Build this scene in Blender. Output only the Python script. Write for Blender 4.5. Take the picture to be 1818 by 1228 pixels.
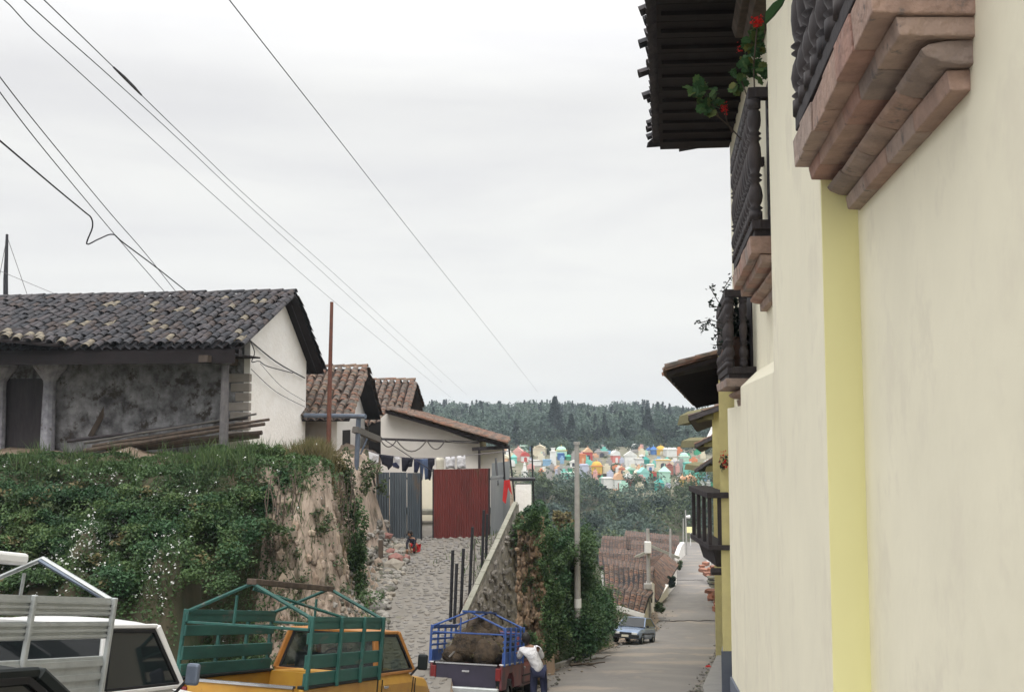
import bpy, bmesh, math, random
import numpy as np
from mathutils import Vector, Matrix, noise
for o in list(bpy.data.objects): bpy.data.objects.remove(o)
SC = bpy.context.scene
COL = SC.collection
R = math.radians
random.seed(7); RNG = np.random.default_rng(7)
# ------------------------------------------------------------------ camera
F = 1700.0; PITCH = math.atan(131.0/F)
cam_d = bpy.data.cameras.new('camera'); cam = bpy.data.objects.new('camera', cam_d); COL.objects.link(cam)
cam_d.sensor_width = 36; cam_d.lens = F/1818*36; cam_d.clip_start = .05; cam_d.clip_end = 5000
cam.location = (0, 0, 0); cam.rotation_euler = (R(90)+PITCH, 0, 0); SC.camera = cam
# ------------------------------------------------------------------ sky: overcast
w = bpy.data.worlds.new('World'); SC.world = w; w.use_nodes = True
nt = w.node_tree; N = nt.nodes; L = nt.links; N.clear()
SUN_EL, SUN_AZ = R(58), R(205)
def nd(t, tree=None, **k):
    n = (tree or nt).nodes.new(t)
    for a, b in k.items(): setattr(n, a, b)
    return n
out = nd('ShaderNodeOutputWorld'); bg = nd('ShaderNodeBackground'); bg.inputs[1].default_value = .1
sky = nd('ShaderNodeTexSky', sky_type='NISHITA'); sky.sun_disc = False; sky.sun_elevation = SUN_EL; sky.sun_rotation = SUN_AZ
tc = nd('ShaderNodeTexCoord'); mp = nd('ShaderNodeMapping'); mp.inputs['Scale'].default_value = (1.3, 1.3, 6.5); mp.inputs['Location'].default_value = (.7, .2, 1.1)
nz = nd('ShaderNodeTexNoise'); nz.inputs['Scale'].default_value = 1.5; nz.inputs['Detail'].default_value = 6; nz.inputs['Roughness'].default_value = .55
nz.inputs['Distortion'].default_value = .3
cr = nd('ShaderNodeValToRGB'); cr.color_ramp.elements[0].position = .36; cr.color_ramp.elements[1].position = .62
cr.color_ramp.elements[0].color = (6.3, 6.27, 6.3, 1); cr.color_ramp.elements[1].color = (7.15, 7.14, 6.95, 1)
L.new(tc.outputs['Generated'], mp.inputs[0]); L.new(mp.outputs[0], nz.inputs[0]); L.new(nz.outputs[0], cr.inputs[0])
# overcast luminance raised towards the zenith, mostly out of view, to brighten the walls
sep = nd('ShaderNodeSeparateXYZ'); L.new(tc.outputs['Generated'], sep.inputs[0])
zr = nd('ShaderNodeMapRange'); zr.inputs['From Min'].default_value = .32; zr.inputs['From Max'].default_value = 1; zr.inputs['To Min'].default_value = 1; zr.inputs['To Max'].default_value = 3.7
L.new(sep.outputs[2], zr.inputs[0])
mul = nd('ShaderNodeVectorMath', operation='SCALE'); L.new(cr.outputs[0], mul.inputs[0]); L.new(zr.outputs[0], mul.inputs['Scale'])
mx = nd('ShaderNodeMix', data_type='RGBA'); mx.inputs[0].default_value = .95
L.new(sky.outputs[0], mx.inputs[6]); L.new(mul.outputs[0], mx.inputs[7])
L.new(mx.outputs[2], bg.inputs[0]); L.new(bg.outputs[0], out.inputs[0])
sd = bpy.data.lights.new('sun', 'SUN'); sd.energy = 1.5; sd.angle = R(35); sd.color = (1, .965, .9)
sun = bpy.data.objects.new('sun', sd); COL.objects.link(sun)
dirv = Vector((-.02, -.6, 1.0)).normalized()
sun.rotation_euler = dirv.to_track_quat('Z', 'Y').to_euler(); sun.location = (0, 0, 60)
sky.sun_elevation = math.asin(dirv.z); sky.sun_rotation = math.atan2(dirv.x, dirv.y)
SC.view_settings.view_transform = 'Standard'; SC.view_settings.look = 'None'; SC.view_settings.exposure = .40; SC.view_settings.gamma = 1
SC.view_settings.use_curve_mapping = False
SC.cycles.max_bounces = 6; SC.cycles.transparent_max_bounces = 12; SC.cycles.volume_bounces = 0
# ------------------------------------------------------------------ maths
cp, sp = math.cos(PITCH), math.sin(PITCH)
def ray(px, py):
    u = (px-909)/F; v = (614-py)/F
    y = cp - v*sp; z = sp + v*cp
    return u/y, z/y
def at(px, py, Y):
    a, b = ray(px, py); return Vector((a*Y, Y, b*Y))
def interp(t, pts):
    if t <= pts[0][0]: return pts[0][1]
    for (a, x), (b, y) in zip(pts, pts[1:]):
        if t <= b: return x + (y-x)*(t-a)/(b-a)
    return pts[-1][1]
GP = [(-12, .8), (0, -1.6), (11, -4.0), (17, -5.25), (23, -6.5), (52, -11.8), (100, -16.2), (160, -21.6), (172, -21.6), (200, -14.5), (262, -7.5), (320, -5), (420, 1), (600, 4), (900, 5)]
def G(Y): return interp(Y, GP)
def ground_at(px, py, lo, hi):
    b = ray(px, py)[1]
    for _ in range(50):
        m = (lo+hi)/2
        if b*lo - G(lo) > 0:
            if b*m - G(m) > 0: lo = m
            else: hi = m
        else:
            if b*m - G(m) < 0: lo = m
            else: hi = m
    return at(px, py, lo)
def sm(t): t = max(0., min(1., t)); return t*t*(3-2*t)
def nse(x, y, z=0): return noise.noise(Vector((x, y, z)))
# ------------------------------------------------------------------ materials
def rgbmul(c, k): return (min(1, c[0]*k), min(1, c[1]*k), min(1, c[2]*k), 1)
def mat(name, c, c2=None, rough=.85, scale=3., bump=.2, bscale=None, rnd=None, metal=0., stain=None, stain_at=.6, stain_scale=1.5, stretch=(1, 1, 1), spec=.3, attr=False, dist=.01):
    m = bpy.data.materials.new(name); m.use_nodes = True; t = m.node_tree; t.nodes.clear()
    n = lambda ty, **k: nd(ty, t, **k); k = t.links.new
    o = n('ShaderNodeOutputMaterial'); p = n('ShaderNodeBsdfPrincipled'); k(p.outputs[0], o.inputs[0])
    p.inputs['Roughness'].default_value = rough; p.inputs['Metallic'].default_value = metal; p.inputs['Specular IOR Level'].default_value = spec
    c2 = c2 or tuple(x*.7 for x in c)
    tcn = n('ShaderNodeTexCoord'); mpn = n('ShaderNodeMapping'); mpn.inputs['Scale'].default_value = stretch; k(tcn.outputs['Object'], mpn.inputs[0])
    a = n('ShaderNodeTexNoise'); a.inputs['Scale'].default_value = scale; a.inputs['Detail'].default_value = 7; a.inputs['Roughness'].default_value = .62; k(mpn.outputs[0], a.inputs[0])
    r = n('ShaderNodeMapRange'); r.inputs['From Min'].default_value = .33; r.inputs['From Max'].default_value = .67; k(a.outputs[0], r.inputs[0])
    mxn = n('ShaderNodeMix', data_type='RGBA'); k(r.outputs[0], mxn.inputs[0]); mxn.inputs[6].default_value = (*c, 1); mxn.inputs[7].default_value = (*c2, 1)
    col = mxn.outputs[2]
    if rnd:
        if attr: s = n('ShaderNodeAttribute', attribute_name='rnd').outputs['Fac']
        else: s = n('ShaderNodeObjectInfo').outputs['Random']
        rp = n('ShaderNodeValToRGB'); rp.color_ramp.interpolation = 'CONSTANT' if len(rnd) > 2 else 'LINEAR'
        e = rp.color_ramp.elements
        while len(e) < len(rnd): e.new(.5)
        for i, cc in enumerate(rnd): e[i].position = i/(len(rnd) if len(rnd) > 2 else 1); e[i].color = (*cc, 1)
        k(s, rp.inputs[0]); m2 = n('ShaderNodeMix', data_type='RGBA', blend_type='MULTIPLY'); m2.inputs[0].default_value = 1; k(col, m2.inputs[6]); k(rp.outputs[0], m2.inputs[7]); col = m2.outputs[2]
    if stain:
        b = n('ShaderNodeTexNoise'); b.inputs['Scale'].default_value = stain_scale; b.inputs['Detail'].default_value = 9; b.inputs['Roughness'].default_value = .7; k(mpn.outputs[0], b.inputs[0])
        r2 = n('ShaderNodeMapRange'); r2.inputs['From Min'].default_value = stain_at; r2.inputs['From Max'].default_value = stain_at+.09; k(b.outputs[0], r2.inputs[0])
        m3 = n('ShaderNodeMix', data_type='RGBA'); k(r2.outputs[0], m3.inputs[0]); k(col, m3.inputs[6]); m3.inputs[7].default_value = (*stain, 1); col = m3.outputs[2]
    k(col, p.inputs['Base Color'])
    if bump:
        b = n('ShaderNodeTexNoise'); b.inputs['Scale'].default_value = bscale or scale*6; b.inputs['Detail'].default_value = 6; k(mpn.outputs[0], b.inputs[0])
        bm = n('ShaderNodeBump'); bm.inputs['Strength'].default_value = bump; bm.inputs['Distance'].default_value = dist; k(b.outputs[0], bm.inputs['Height']); k(bm.outputs[0], p.inputs['Normal'])
    return m
def leafmat(name, cols, rough=.6, transl=.25):
    m = bpy.data.materials.new(name); m.use_nodes = True; t = m.node_tree; t.nodes.clear()
    n = lambda ty, **k: nd(ty, t, **k); k = t.links.new
    o = n('ShaderNodeOutputMaterial'); p = n('ShaderNodeBsdfPrincipled'); p.inputs['Roughness'].default_value = rough; p.inputs['Specular IOR Level'].default_value = .25
    s = n('ShaderNodeAttribute', attribute_name='rnd'); rp = n('ShaderNodeValToRGB'); e = rp.color_ramp.elements
    while len(e) < len(cols): e.new(.5)
    for i, c in enumerate(cols): e[i].position = i/(len(cols)-1); e[i].color = (*c, 1)
    k(s.outputs['Fac'], rp.inputs[0]); k(rp.outputs[0], p.inputs['Base Color'])
    tr = n('ShaderNodeBsdfTranslucent'); k(rp.outputs[0], tr.inputs[0]); mx_ = n('ShaderNodeMixShader'); mx_.inputs[0].default_value = transl
    k(p.outputs[0], mx_.inputs[1]); k(tr.outputs[0], mx_.inputs[2]); k(mx_.outputs[0], o.inputs[0]); return m
def glassmat(name, tint, tr=.5, rough=.05):
    m = bpy.data.materials.new(name); m.use_nodes = True; t = m.node_tree; t.nodes.clear()
    n = lambda ty, **k: nd(ty, t, **k); k = t.links.new
    o = n('ShaderNodeOutputMaterial'); a = n('ShaderNodeBsdfTransparent'); a.inputs[0].default_value = (*tint, 1)
    p = n('ShaderNodeBsdfPrincipled'); p.inputs['Base Color'].default_value = (.015, .018, .02, 1); p.inputs['Roughness'].default_value = rough
    x = n('ShaderNodeMixShader'); x.inputs[0].default_value = 1-tr; k(a.outputs[0], x.inputs[1]); k(p.outputs[0], x.inputs[2]); k(x.outputs[0], o.inputs[0]); return m
M = {}
def MM(k, *a, **kw): M[k] = mat(k, *a, **kw)
MM('plaster_cream', (.86, .81, .65), (.79, .745, .60), rough=.9, scale=.9, bump=.35, bscale=3.5, dist=.03, stain=(.77, .72, .585), stain_at=.52, stain_scale=1.4, stretch=(1, 1, .75))
MM('plaster_yellow', (.93, .90, .50), (.88, .84, .46), rough=.9, scale=1.2, bump=.12, bscale=14, stain=(.66, .56, .3), stain_at=.68, stain_scale=1.2, stretch=(1, 1, .4))
MM('plaster_ochre', (.66, .60, .30), (.56, .50, .26), bump=.15)
MM('plinth_blue', (.15, .17, .21), (.12, .135, .17), bump=.2, scale=2)
MM('moulding', (.44, .335, .285), (.29, .225, .20), rough=.9, scale=5, bump=.8, bscale=16, dist=.035, rnd=[(1, 1, 1), (1.0, .9, .86), (.78, .80, .82), (1.0, .96, .93), (1.0, .80, .76)], stain=(.17, .145, .14), stain_at=.58, stain_scale=6)
MM('dark_wood', (.05, .042, .045), (.028, .024, .028), rough=.75, scale=8, bump=.6, stretch=(1, 1, .25))
MM('turned_wood', (.062, .05, .05), (.024, .022, .027), rough=.6, scale=6, bump=.5, stretch=(1, 1, .3), stain=(.2, .15, .12), stain_at=.62, stain_scale=5)
MM('old_wood', (.11, .082, .062), (.05, .038, .032), scale=6, bump=.5, stretch=(1, 1, .3))
MM('post_grey', (.15, .14, .14), (.09, .085, .09), scale=6, bump=.4)
MM('grey_wood', (.13, .118, .105), (.09, .085, .08), scale=6, bump=.5, stretch=(1, .3, 1))
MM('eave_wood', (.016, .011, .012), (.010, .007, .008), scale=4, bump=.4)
MM('tile_dark', (.075, .068, .07), (.035, .034, .04), rough=.85, scale=7, bump=.5, rnd=[(1, 1, 1), (.75, .78, .8), (1, .95, .95), (.6, .65, .7), (1, .85, .75)], stain=(.2, .17, .12), stain_at=.67, stain_scale=4)
MM('tile_light', (.22, .185, .135), (.10, .09, .075), rough=.85, scale=8, bump=.5)
MM('tile_dark_many', (.075, .068, .07), (.035, .034, .04), rough=.85, scale=7, bump=.5, rnd=[(1, 1, 1), (.75, .78, .8), (1, .95, .95), (.6, .65, .7), (1, .85, .75)], attr=True)
MM('tile_red', (.22, .14, .105), (.10, .075, .065), rough=.85, scale=6, bump=.5, rnd=[(1, 1, 1), (.7, .74, .76), (1, .8, .7), (.85, .95, 1), (1, 1, .9)], stain=(.06, .058, .05), stain_at=.52, stain_scale=4)
MM('tile_red_many', (.25, .145, .105), (.12, .08, .068), rough=.85, scale=3, bump=.5, rnd=[(1, 1, 1), (.62, .68, .7), (1, .8, .7), (.8, .9, .95), (1, 1, .9), (.5, .5, .5)], attr=True, stain=(.06, .055, .05), stain_at=.6, stain_scale=1.5)
MM('tile_far', (.17, .105, .08), (.085, .06, .05), rough=.9, scale=1, bump=.5, rnd=[(1, 1, 1), (.5, .56, .6), (1, .82, .7), (.7, .8, .85), (1, 1, .9), (.6, .55, .5), (1, .9, .8)], attr=True, stain=(.045, .042, .04), stain_at=.55, stain_scale=.9)
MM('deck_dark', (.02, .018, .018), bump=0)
MM('whitewash', (.90, .88, .85), (.84, .81, .77), rough=.92, scale=2.2, bump=.7, bscale=9, dist=.03, stain=(.36, .30, .25), stain_at=.685, stain_scale=2.6)
MM('whitewash_clean', (.78, .75, .72), (.70, .67, .63), rough=.92, scale=1.2, bump=.3, bscale=9, stain=(.45, .40, .34), stain_at=.7, stain_scale=1.6)
MM('whitewash_dirty_shade', (.33, .33, .34), (.06, .056, .06), rough=.92, scale=2.4, bump=.9, bscale=8, dist=.04, stain=(.055, .046, .04), stain_at=.53, stain_scale=2.3)  # dirty whitewash, its colour darkened further to stand in for porch shade
MM('adobe_grey', (.33, .30, .27), (.26, .23, .20), scale=2, bump=.4)
MM('stone_column', (.38, .38, .42), (.20, .20, .23), scale=5, bump=.7, stain=(.10, .085, .075), stain_at=.6, stain_scale=3)
MM('asphalt', (.215, .20, .185), (.16, .15, .145), rough=.95, scale=.5, bump=.6, bscale=40, stain=(.27, .235, .20), stain_at=.52, stain_scale=.25)
MM('road_patch', (.15, .14, .135), (.12, .115, .11), rough=.95, scale=2, bump=.5, bscale=30)
MM('sidewalk', (.28, .27, .25), (.22, .21, .2), scale=2, bump=.3)
MM('dirt', (.24, .185, .14), (.17, .125, .09), scale=1.5, bump=.6, stain=(.07, .085, .035), stain_at=.58, stain_scale=.8)
MM('hill_earth', (.085, .07, .045), (.045, .048, .028), rough=1, scale=.9, bump=.8, stain=(.035, .05, .022), stain_at=.5, stain_scale=.5)
MM('cliff', (.44, .355, .29), (.26, .20, .16), rough=.97, scale=2.2, bump=1.0, bscale=5, dist=.15, stain=(.10, .085, .06), stain_at=.54, stain_scale=1.5, stretch=(1.3, 1.3, .3))
MM('cliff_orange', (.27, .185, .12), (.15, .11, .08), rough=.97, scale=1.5, bump=1.0, bscale=4, dist=.1, stain=(.09, .07, .05), stain_at=.56, stain_scale=1.0, stretch=(1, 1, .3))
MM('clod_many', (.42, .34, .275), (.24, .185, .15), scale=4, bump=.8, rnd=[(1, 1, 1), (.7, .7, .68), (.9, .85, .8), (.5, .5, .48), (1, 1, .95)], attr=True)
MM('clod_orange_many', (.27, .19, .125), (.16, .115, .08), scale=4, bump=.8, rnd=[(1, 1, 1), (.7, .7, .68), (.9, .85, .8), (.45, .48, .42), (1, .95, .9)], attr=True)
MM('cobble', (.22, .205, .185), (.17, .158, .145), scale=5, bump=.5, rnd=[(1, 1, 1), (.88, .88, .89), (1, .97, .93), (.95, .96, 1), (.82, .82, .82)])
MM('cobble_many', (.22, .205, .185), (.17, .158, .145), scale=5, bump=.5, rnd=[(1, 1, 1), (.88, .88, .89), (1, .97, .93), (.95, .96, 1), (.82, .82, .82)], attr=True)
MM('lane_dirt', (.19, .175, .155), (.145, .132, .115), scale=3, bump=.6, stain=(.13, .13, .08), stain_at=.62, stain_scale=1.5)
MM('rubble', (.28, .265, .24), (.2, .185, .165), scale=5, bump=.7, rnd=[(1, 1, 1), (.7, .7, .7), (1, .95, .88), (1.0, 1.0, 1.0), (.55, .55, .56)])
MM('rubble_many', (.28, .265, .24), (.2, .185, .165), scale=5, bump=.7, rnd=[(1, 1, 1), (.55, .55, .55), (1, .95, .88), (.4, .42, .36), (.8, .8, .8)], attr=True)
MM('red_stone', (.27, .13, .11), (.17, .09, .08), scale=4, bump=.6)
MM('stone_wall', (.33, .30, .265), (.19, .175, .155), rough=.95, scale=3.2, bump=1, bscale=7, dist=.08, stain=(.10, .095, .085), stain_at=.58, stain_scale=4)
MM('wall_cap', (.27, .26, .22), (.18, .18, .14), scale=3, bump=.5)
MM('zinc', (.13, .15, .17), (.08, .10, .12), rough=.5, metal=.35, scale=1.6, bump=.15, stretch=(1, 1, .3), stain=(.16, .13, .11), stain_at=.56, stain_scale=2.2)
MM('zinc_bright', (.34, .36, .38), (.26, .28, .30), rough=.5, metal=.3, scale=1.6, bump=.15, stretch=(1, 1, .3), stain=(.4, .41, .41), stain_at=.62, stain_scale=2)
MM('red_sheet', (.18, .045, .04), (.11, .032, .03), rough=.65, scale=2, bump=.25, stretch=(1, 1, .3), stain=(.10, .05, .035), stain_at=.56, stain_scale=2.5)
MM('steel_dark', (.03, .03, .035), rough=.5, scale=8, bump=.1)
MM('steel_rust', (.16, .06, .04), (.09, .04, .03), rough=.8, scale=8, bump=.3)
MM('pipe_blue', (.14, .17, .22), (.10, .12, .16), rough=.5, metal=.3, scale=6, bump=.1)
MM('concrete_pole', (.36, .35, .33), (.28, .27, .26), scale=5, bump=.2)
MM('wire', (.025, .022, .03), bump=0, rough=.5)
MM('wire_grey', (.16, .14, .15), bump=0, rough=.5)
MM('paint_white', (.74, .74, .73), (.66, .66, .66), rough=.32, scale=2, bump=.03, spec=.5, stain=(.42, .39, .35), stain_at=.64, stain_scale=3)
MM('paint_yellow', (.44, .245, .035), (.34, .16, .025), rough=.42, scale=2.5, bump=.05, spec=.5, stain=(.26, .13, .05), stain_at=.59, stain_scale=3.5)
MM('paint_orange', (.40, .17, .03), (.30, .115, .02), rough=.45, scale=2.5, bump=.05, spec=.5, stain=(.2, .09, .04), stain_at=.59, stain_scale=3.5)
MM('paint_red', (.17, .045, .045), (.08, .032, .04), rough=.5, scale=2, bump=.1, stain=(.05, .04, .045), stain_at=.56, stain_scale=2)
MM('paint_tailgate', (.035, .03, .05), (.022, .02, .03), rough=.45, scale=2, bump=.1, stain=(.1, .05, .05), stain_at=.66, stain_scale=3)
MM('paint_silver', (.20, .26, .37), (.17, .22, .32), rough=.25, metal=.3, bump=0)
MM('paint_dark', (.008, .012, .013), (.006, .009, .01), rough=.6, bump=0, spec=.25)
MM('rack_green', (.028, .105, .088), (.016, .06, .053), rough=.6, scale=4, bump=.3, stretch=(.3, 1, 1), stain=(.085, .095, .085), stain_at=.58, stain_scale=6)
MM('rack_blue', (.04, .09, .28), (.025, .055, .18), rough=.55, scale=4, bump=.2, stain=(.13, .14, .2), stain_at=.66, stain_scale=4)
MM('rack_alu', (.42, .44, .44), (.32, .34, .34), rough=.4, metal=.4, scale=5, bump=.2, stain=(.2, .17, .15), stain_at=.64, stain_scale=4)
MM('rubber', (.018, .018, .02), rough=.8, bump=.1)
MM('chrome', (.6, .6, .62), rough=.25, metal=.9, bump=0)
MM('lamp_red', (.16, .02, .02), rough=.2, bump=0)
MM('lamp_clear', (.7, .7, .68), rough=.15, bump=0)
MM('seat_cloth', (.03, .03, .035), bump=.1)
MM('sack', (.085, .06, .038), (.035, .026, .02), rough=.95, scale=6, bump=1, bscale=20, dist=.03, stain=(.025, .02, .016), stain_at=.52, stain_scale=4)
MM('bark', (.09, .07, .055), (.05, .04, .03), scale=6, bump=.6)
MM('skin', (.24, .13, .08), rough=.6, bump=0)
MM('hair', (.012, .01, .01), rough=.6, bump=0)
MM('cloth_white', (.64, .63, .64), (.50, .50, .53), rough=.9, scale=7, bump=1, bscale=8, dist=.07)
MM('cloth_black', (.018, .018, .028), rough=.9, bump=.3)
MM('cloth_denim', (.07, .10, .17), (.05, .07, .13), rough=.9, bump=.3)
MM('cloth_navy', (.03, .035, .075), rough=.9, bump=.3)
MM('cloth_red', (.50, .035, .035), (.40, .03, .03), rough=.9, bump=.3)
MM('cloth_cream', (.6, .57, .48), rough=.9, bump=.3)
MM('clay', (.20, .12, .095), (.13, .085, .07), bump=.3)
MM('brick_loose', (.33, .15, .10), (.24, .12, .085), bump=.4, rnd=[(1, 1, 1), (.7, .7, .7), (1, .9, .8)])
M['glass_dark'] = glassmat('glass_dark', (.25, .27, .3), .25)
M['glass_clear'] = glassmat('glass_clear', (.8, .85, .83), .72)
MM('eave_plaster', (.15, .135, .06), bump=.2)
MM('grave_ground', (.22, .19, .15), (.10, .11, .06), scale=.6, bump=.6)
M['leaf_bank'] = leafmat('leaf_bank', [(0.0228, 0.0437, 0.0188), (0.0451, 0.0869, 0.0335), (0.0705, 0.128, 0.0473), (0.1111, 0.1685, 0.0624)])
M['leaf_top'] = leafmat('leaf_top', [(0.0418, 0.0786, 0.0281), (0.08, 0.1352, 0.0453), (0.1275, 0.178, 0.0663)])
M['leaf_deep'] = leafmat('leaf_deep', [(0.021, 0.049, 0.0224), (0.0386, 0.0916, 0.04), (0.0647, 0.1348, 0.0556)])
M['leaf_dark'] = leafmat('leaf_dark', [(0.011, 0.0242, 0.0198), (0.022, 0.0418, 0.0308), (0.0352, 0.0605, 0.0385)])
M['leaf_pine'] = leafmat('leaf_pine', [(.005, .012, .012), (.010, .021, .020), (.018, .034, .028)])
M['leaf_wood'] = leafmat('leaf_wood', [(.035, .062, .055), (.055, .09, .072), (.08, .12, .088), (.11, .15, .10)])
M['leaf_mid'] = leafmat('leaf_mid', [(0.0311, 0.052, 0.0232), (0.0595, 0.0888, 0.0369), (0.0975, 0.1266, 0.0516)])
M['leaf_dry'] = leafmat('leaf_dry', [(.09, .085, .035), (.15, .13, .055), (.20, .16, .09)])
M['leaf_geranium'] = leafmat('leaf_geranium', [(.03, .075, .03), (.06, .14, .05), (.16, .17, .05)])
M['petal_white'] = leafmat('petal_white', [(.6, .62, .6), (.75, .75, .72)])
M['petal_red'] = leafmat('petal_red', [(.6, .02, .02), (.75, .05, .04)])
# ------------------------------------------------------------------ mesh helpers
WM = {}
class MB:
    def __init__(s): s.v = []; s.f = []; s.r = []
    def quadpts(s, *p):
        b = len(s.v); s.v += [tuple(q) for q in p]; s.f.append(tuple(range(b, b+len(p)))); return s
    def hexa(s, p, rv=None):      # p: bottom 4 (ccw), top 4
        b = len(s.v); s.v += [tuple(q) for q in p]
        for q in ((3, 2, 1, 0), (4, 5, 6, 7), (0, 1, 5, 4), (1, 2, 6, 5), (2, 3, 7, 6), (3, 0, 4, 7)): s.f.append(tuple(b+i for i in q))
        if rv is not None: s.r += [rv]*6
        return s
    def box(s, c, d, rot=None, rv=None):
        c = Vector(c); h = Vector(d)/2; pts = []
        for z in (-1, 1):
            for x, y in ((-1, -1), (1, -1), (1, 1), (-1, 1)):
                q = Vector((x*h.x, y*h.y, z*h.z)); pts.append(c + (rot @ q if rot is not None else q))
        return s.hexa(pts, rv)
    def bar(s, a, b, w_, h_=None, up=(0, 0, 1)):
        a = Vector(a); b = Vector(b); d = (b-a).normalized(); u = Vector(up)
        if abs(d.dot(u)) > .98: u = Vector((1, 0, 0))
        x = d.cross(u).normalized()*(w_/2); y = x.cross(d).normalized()*((h_ or w_)/2)
        return s.hexa([a-x-y, a+x-y, b+x-y, b-x-y, a-x+y, a+x+y, b+x+y, b-x+y])
    def tube(s, pts, r, n=6, cap=True):
        pts = [Vector(p) for p in pts]; base = len(s.v); rs = r if isinstance(r, (list, tuple)) else [r]*len(pts)
        pv = None
        for i, p in enumerate(pts):
            d = (pts[min(i+1, len(pts)-1)] - pts[max(i-1, 0)]).normalized()
            if pv is None:
                u = Vector((0, 0, 1)) if abs(d.z) < .9 else Vector((1, 0, 0)); pv = d.cross(u).normalized()
            pv = (pv - d*pv.dot(d)).normalized(); q = d.cross(pv)
            for k in range(n):
                a = 2*math.pi*k/n; s.v.append(tuple(p + (pv*math.cos(a)+q*math.sin(a))*rs[i]))
        for i in range(len(pts)-1):
            for k in range(n):
                a = base+i*n+k; b = base+i*n+(k+1) % n; s.f.append((a, b, b+n, a+n))
        if cap: s.f.append(tuple(base+k for k in reversed(range(n)))); s.f.append(tuple(base+(len(pts)-1)*n+k for k in range(n)))
        return s
    def lathe(s, prof, c=(0, 0, 0), n=10):
        b = len(s.v); c = Vector(c)
        for r_, z in prof:
            for k in range(n):
                a = 2*math.pi*k/n; s.v.append((c.x+r_*math.cos(a), c.y+r_*math.sin(a), c.z+z))
        for i in range(len(prof)-1):
            for k in range(n):
                p = b+i*n+k; q = b+i*n+(k+1) % n; s.f.append((p, q, q+n, p+n))
        s.f.append(tuple(b+k for k in reversed(range(n)))); s.f.append(tuple(b+(len(prof)-1)*n+k for k in range(n))); return s
    def prism(s, poly, dvec):     # poly ccw seen against dvec
        b = len(s.v); d = Vector(dvec); n = len(poly)
        s.v += [tuple(p) for p in poly]; s.v += [tuple(Vector(p)+d) for p in poly]
        s.f.append(tuple(reversed(range(b, b+n)))); s.f.append(tuple(range(b+n, b+2*n)))
        for i in range(n):
            j = (i+1) % n; s.f.append((b+i, b+j, b+n+j, b+n+i))
        return s
    def mesh(s, name, m, smooth=False):
        me = bpy.data.meshes.new(name); me.from_pydata(s.v, [], s.f)
        if s.r:
            at_ = me.attributes.new('rnd', 'FLOAT', 'FACE'); at_.data.foreach_set('value', s.r)
        if m is not None: me.materials.append(M[m] if isinstance(m, str) else m)
        bm = bmesh.new(); bm.from_mesh(me); bmesh.ops.recalc_face_normals(bm, faces=bm.faces); bm.to_mesh(me); bm.free()
        if smooth: me.shade_smooth()
        return me
def link(o, parent=None, world=None, local=None):
    COL.objects.link(o)
    if parent is not None:
        o.parent = parent
        if local is not None: o.matrix_parent_inverse = Matrix(); o.matrix_basis = local; WM[o.name] = WM[parent.name] @ local
        else:
            wm = world if world is not None else Matrix(); o.matrix_parent_inverse = WM[parent.name].inverted(); o.matrix_basis = wm; WM[o.name] = wm
    else:
        wm = world if world is not None else Matrix(); o.matrix_basis = wm; WM[o.name] = wm
    return o
def tag(o, label=None, cat=None, group=None, kind=None):
    if label: o['label'] = label
    if cat: o['category'] = cat
    if group: o['group'] = group
    if kind: o['kind'] = kind
    return o
def thing(name, label, cat, loc, rot=None, group=None):
    o = bpy.data.objects.new(name, None); o.empty_display_size = .2
    wm = Matrix.Translation(Vector(loc))
    if rot is not None: wm = wm @ rot.to_4x4()
    link(o, world=wm); return tag(o, label, cat, group)
def obj(name, mb, m, parent=None, rel=False, smooth=False, bevel=0, kind=None, label=None, seg=2):
    me = mb.mesh(name, m, smooth) if isinstance(mb, MB) else mb
    o = bpy.data.objects.new(name, me)
    if rel: link(o, parent, local=Matrix())
    else: link(o, parent)
    if bevel:
        b = o.modifiers.new('bevel', 'BEVEL'); b.width = bevel; b.segments = seg; b.limit_method = 'ANGLE'; b.angle_limit = R(35)
    if kind: o['kind'] = kind
    if label: o['label'] = label
    return o
def top(o, label, cat, group=None):
    """a thing that is one mesh built in world coordinates: move its origin to its base"""
    me = o.data; co = np.empty(len(me.vertices)*3, np.float32); me.vertices.foreach_get('co', co); co = co.reshape(-1, 3)
    b = np.array([(co[:, 0].min()+co[:, 0].max())/2, (co[:, 1].min()+co[:, 1].max())/2, co[:, 2].min()], np.float32)
    me.vertices.foreach_set('co', (co-b).ravel()); me.update(); o.matrix_basis = Matrix.Translation(Vector(b.tolist())); WM[o.name] = o.matrix_basis.copy()
    return tag(o, label, cat, group)
def inst(name, me, parent, world=None, local=None):
    o = bpy.data.objects.new(name, me); return link(o, parent, world=world, local=local)
def polymesh(name, P, nv, rnd, m, smooth=False):
    """P: (n*nv,3) array, consecutive nv verts make a face"""
    n = len(P)//nv; me = bpy.data.meshes.new(name)
    me.vertices.add(len(P)); me.vertices.foreach_set('co', np.asarray(P, np.float32).ravel())
    me.loops.add(len(P)); me.loops.foreach_set('vertex_index', np.arange(len(P), dtype=np.int32))
    me.polygons.add(n); me.polygons.foreach_set('loop_start', np.arange(0, n*nv, nv, dtype=np.int32)); me.polygons.foreach_set('loop_total', np.full(n, nv, np.int32))
    a = me.attributes.new('rnd', 'FLOAT', 'FACE'); a.data.foreach_set('value', np.asarray(rnd, np.float32))
    me.materials.append(M[m]); me.update(calc_edges=True); return me
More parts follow.
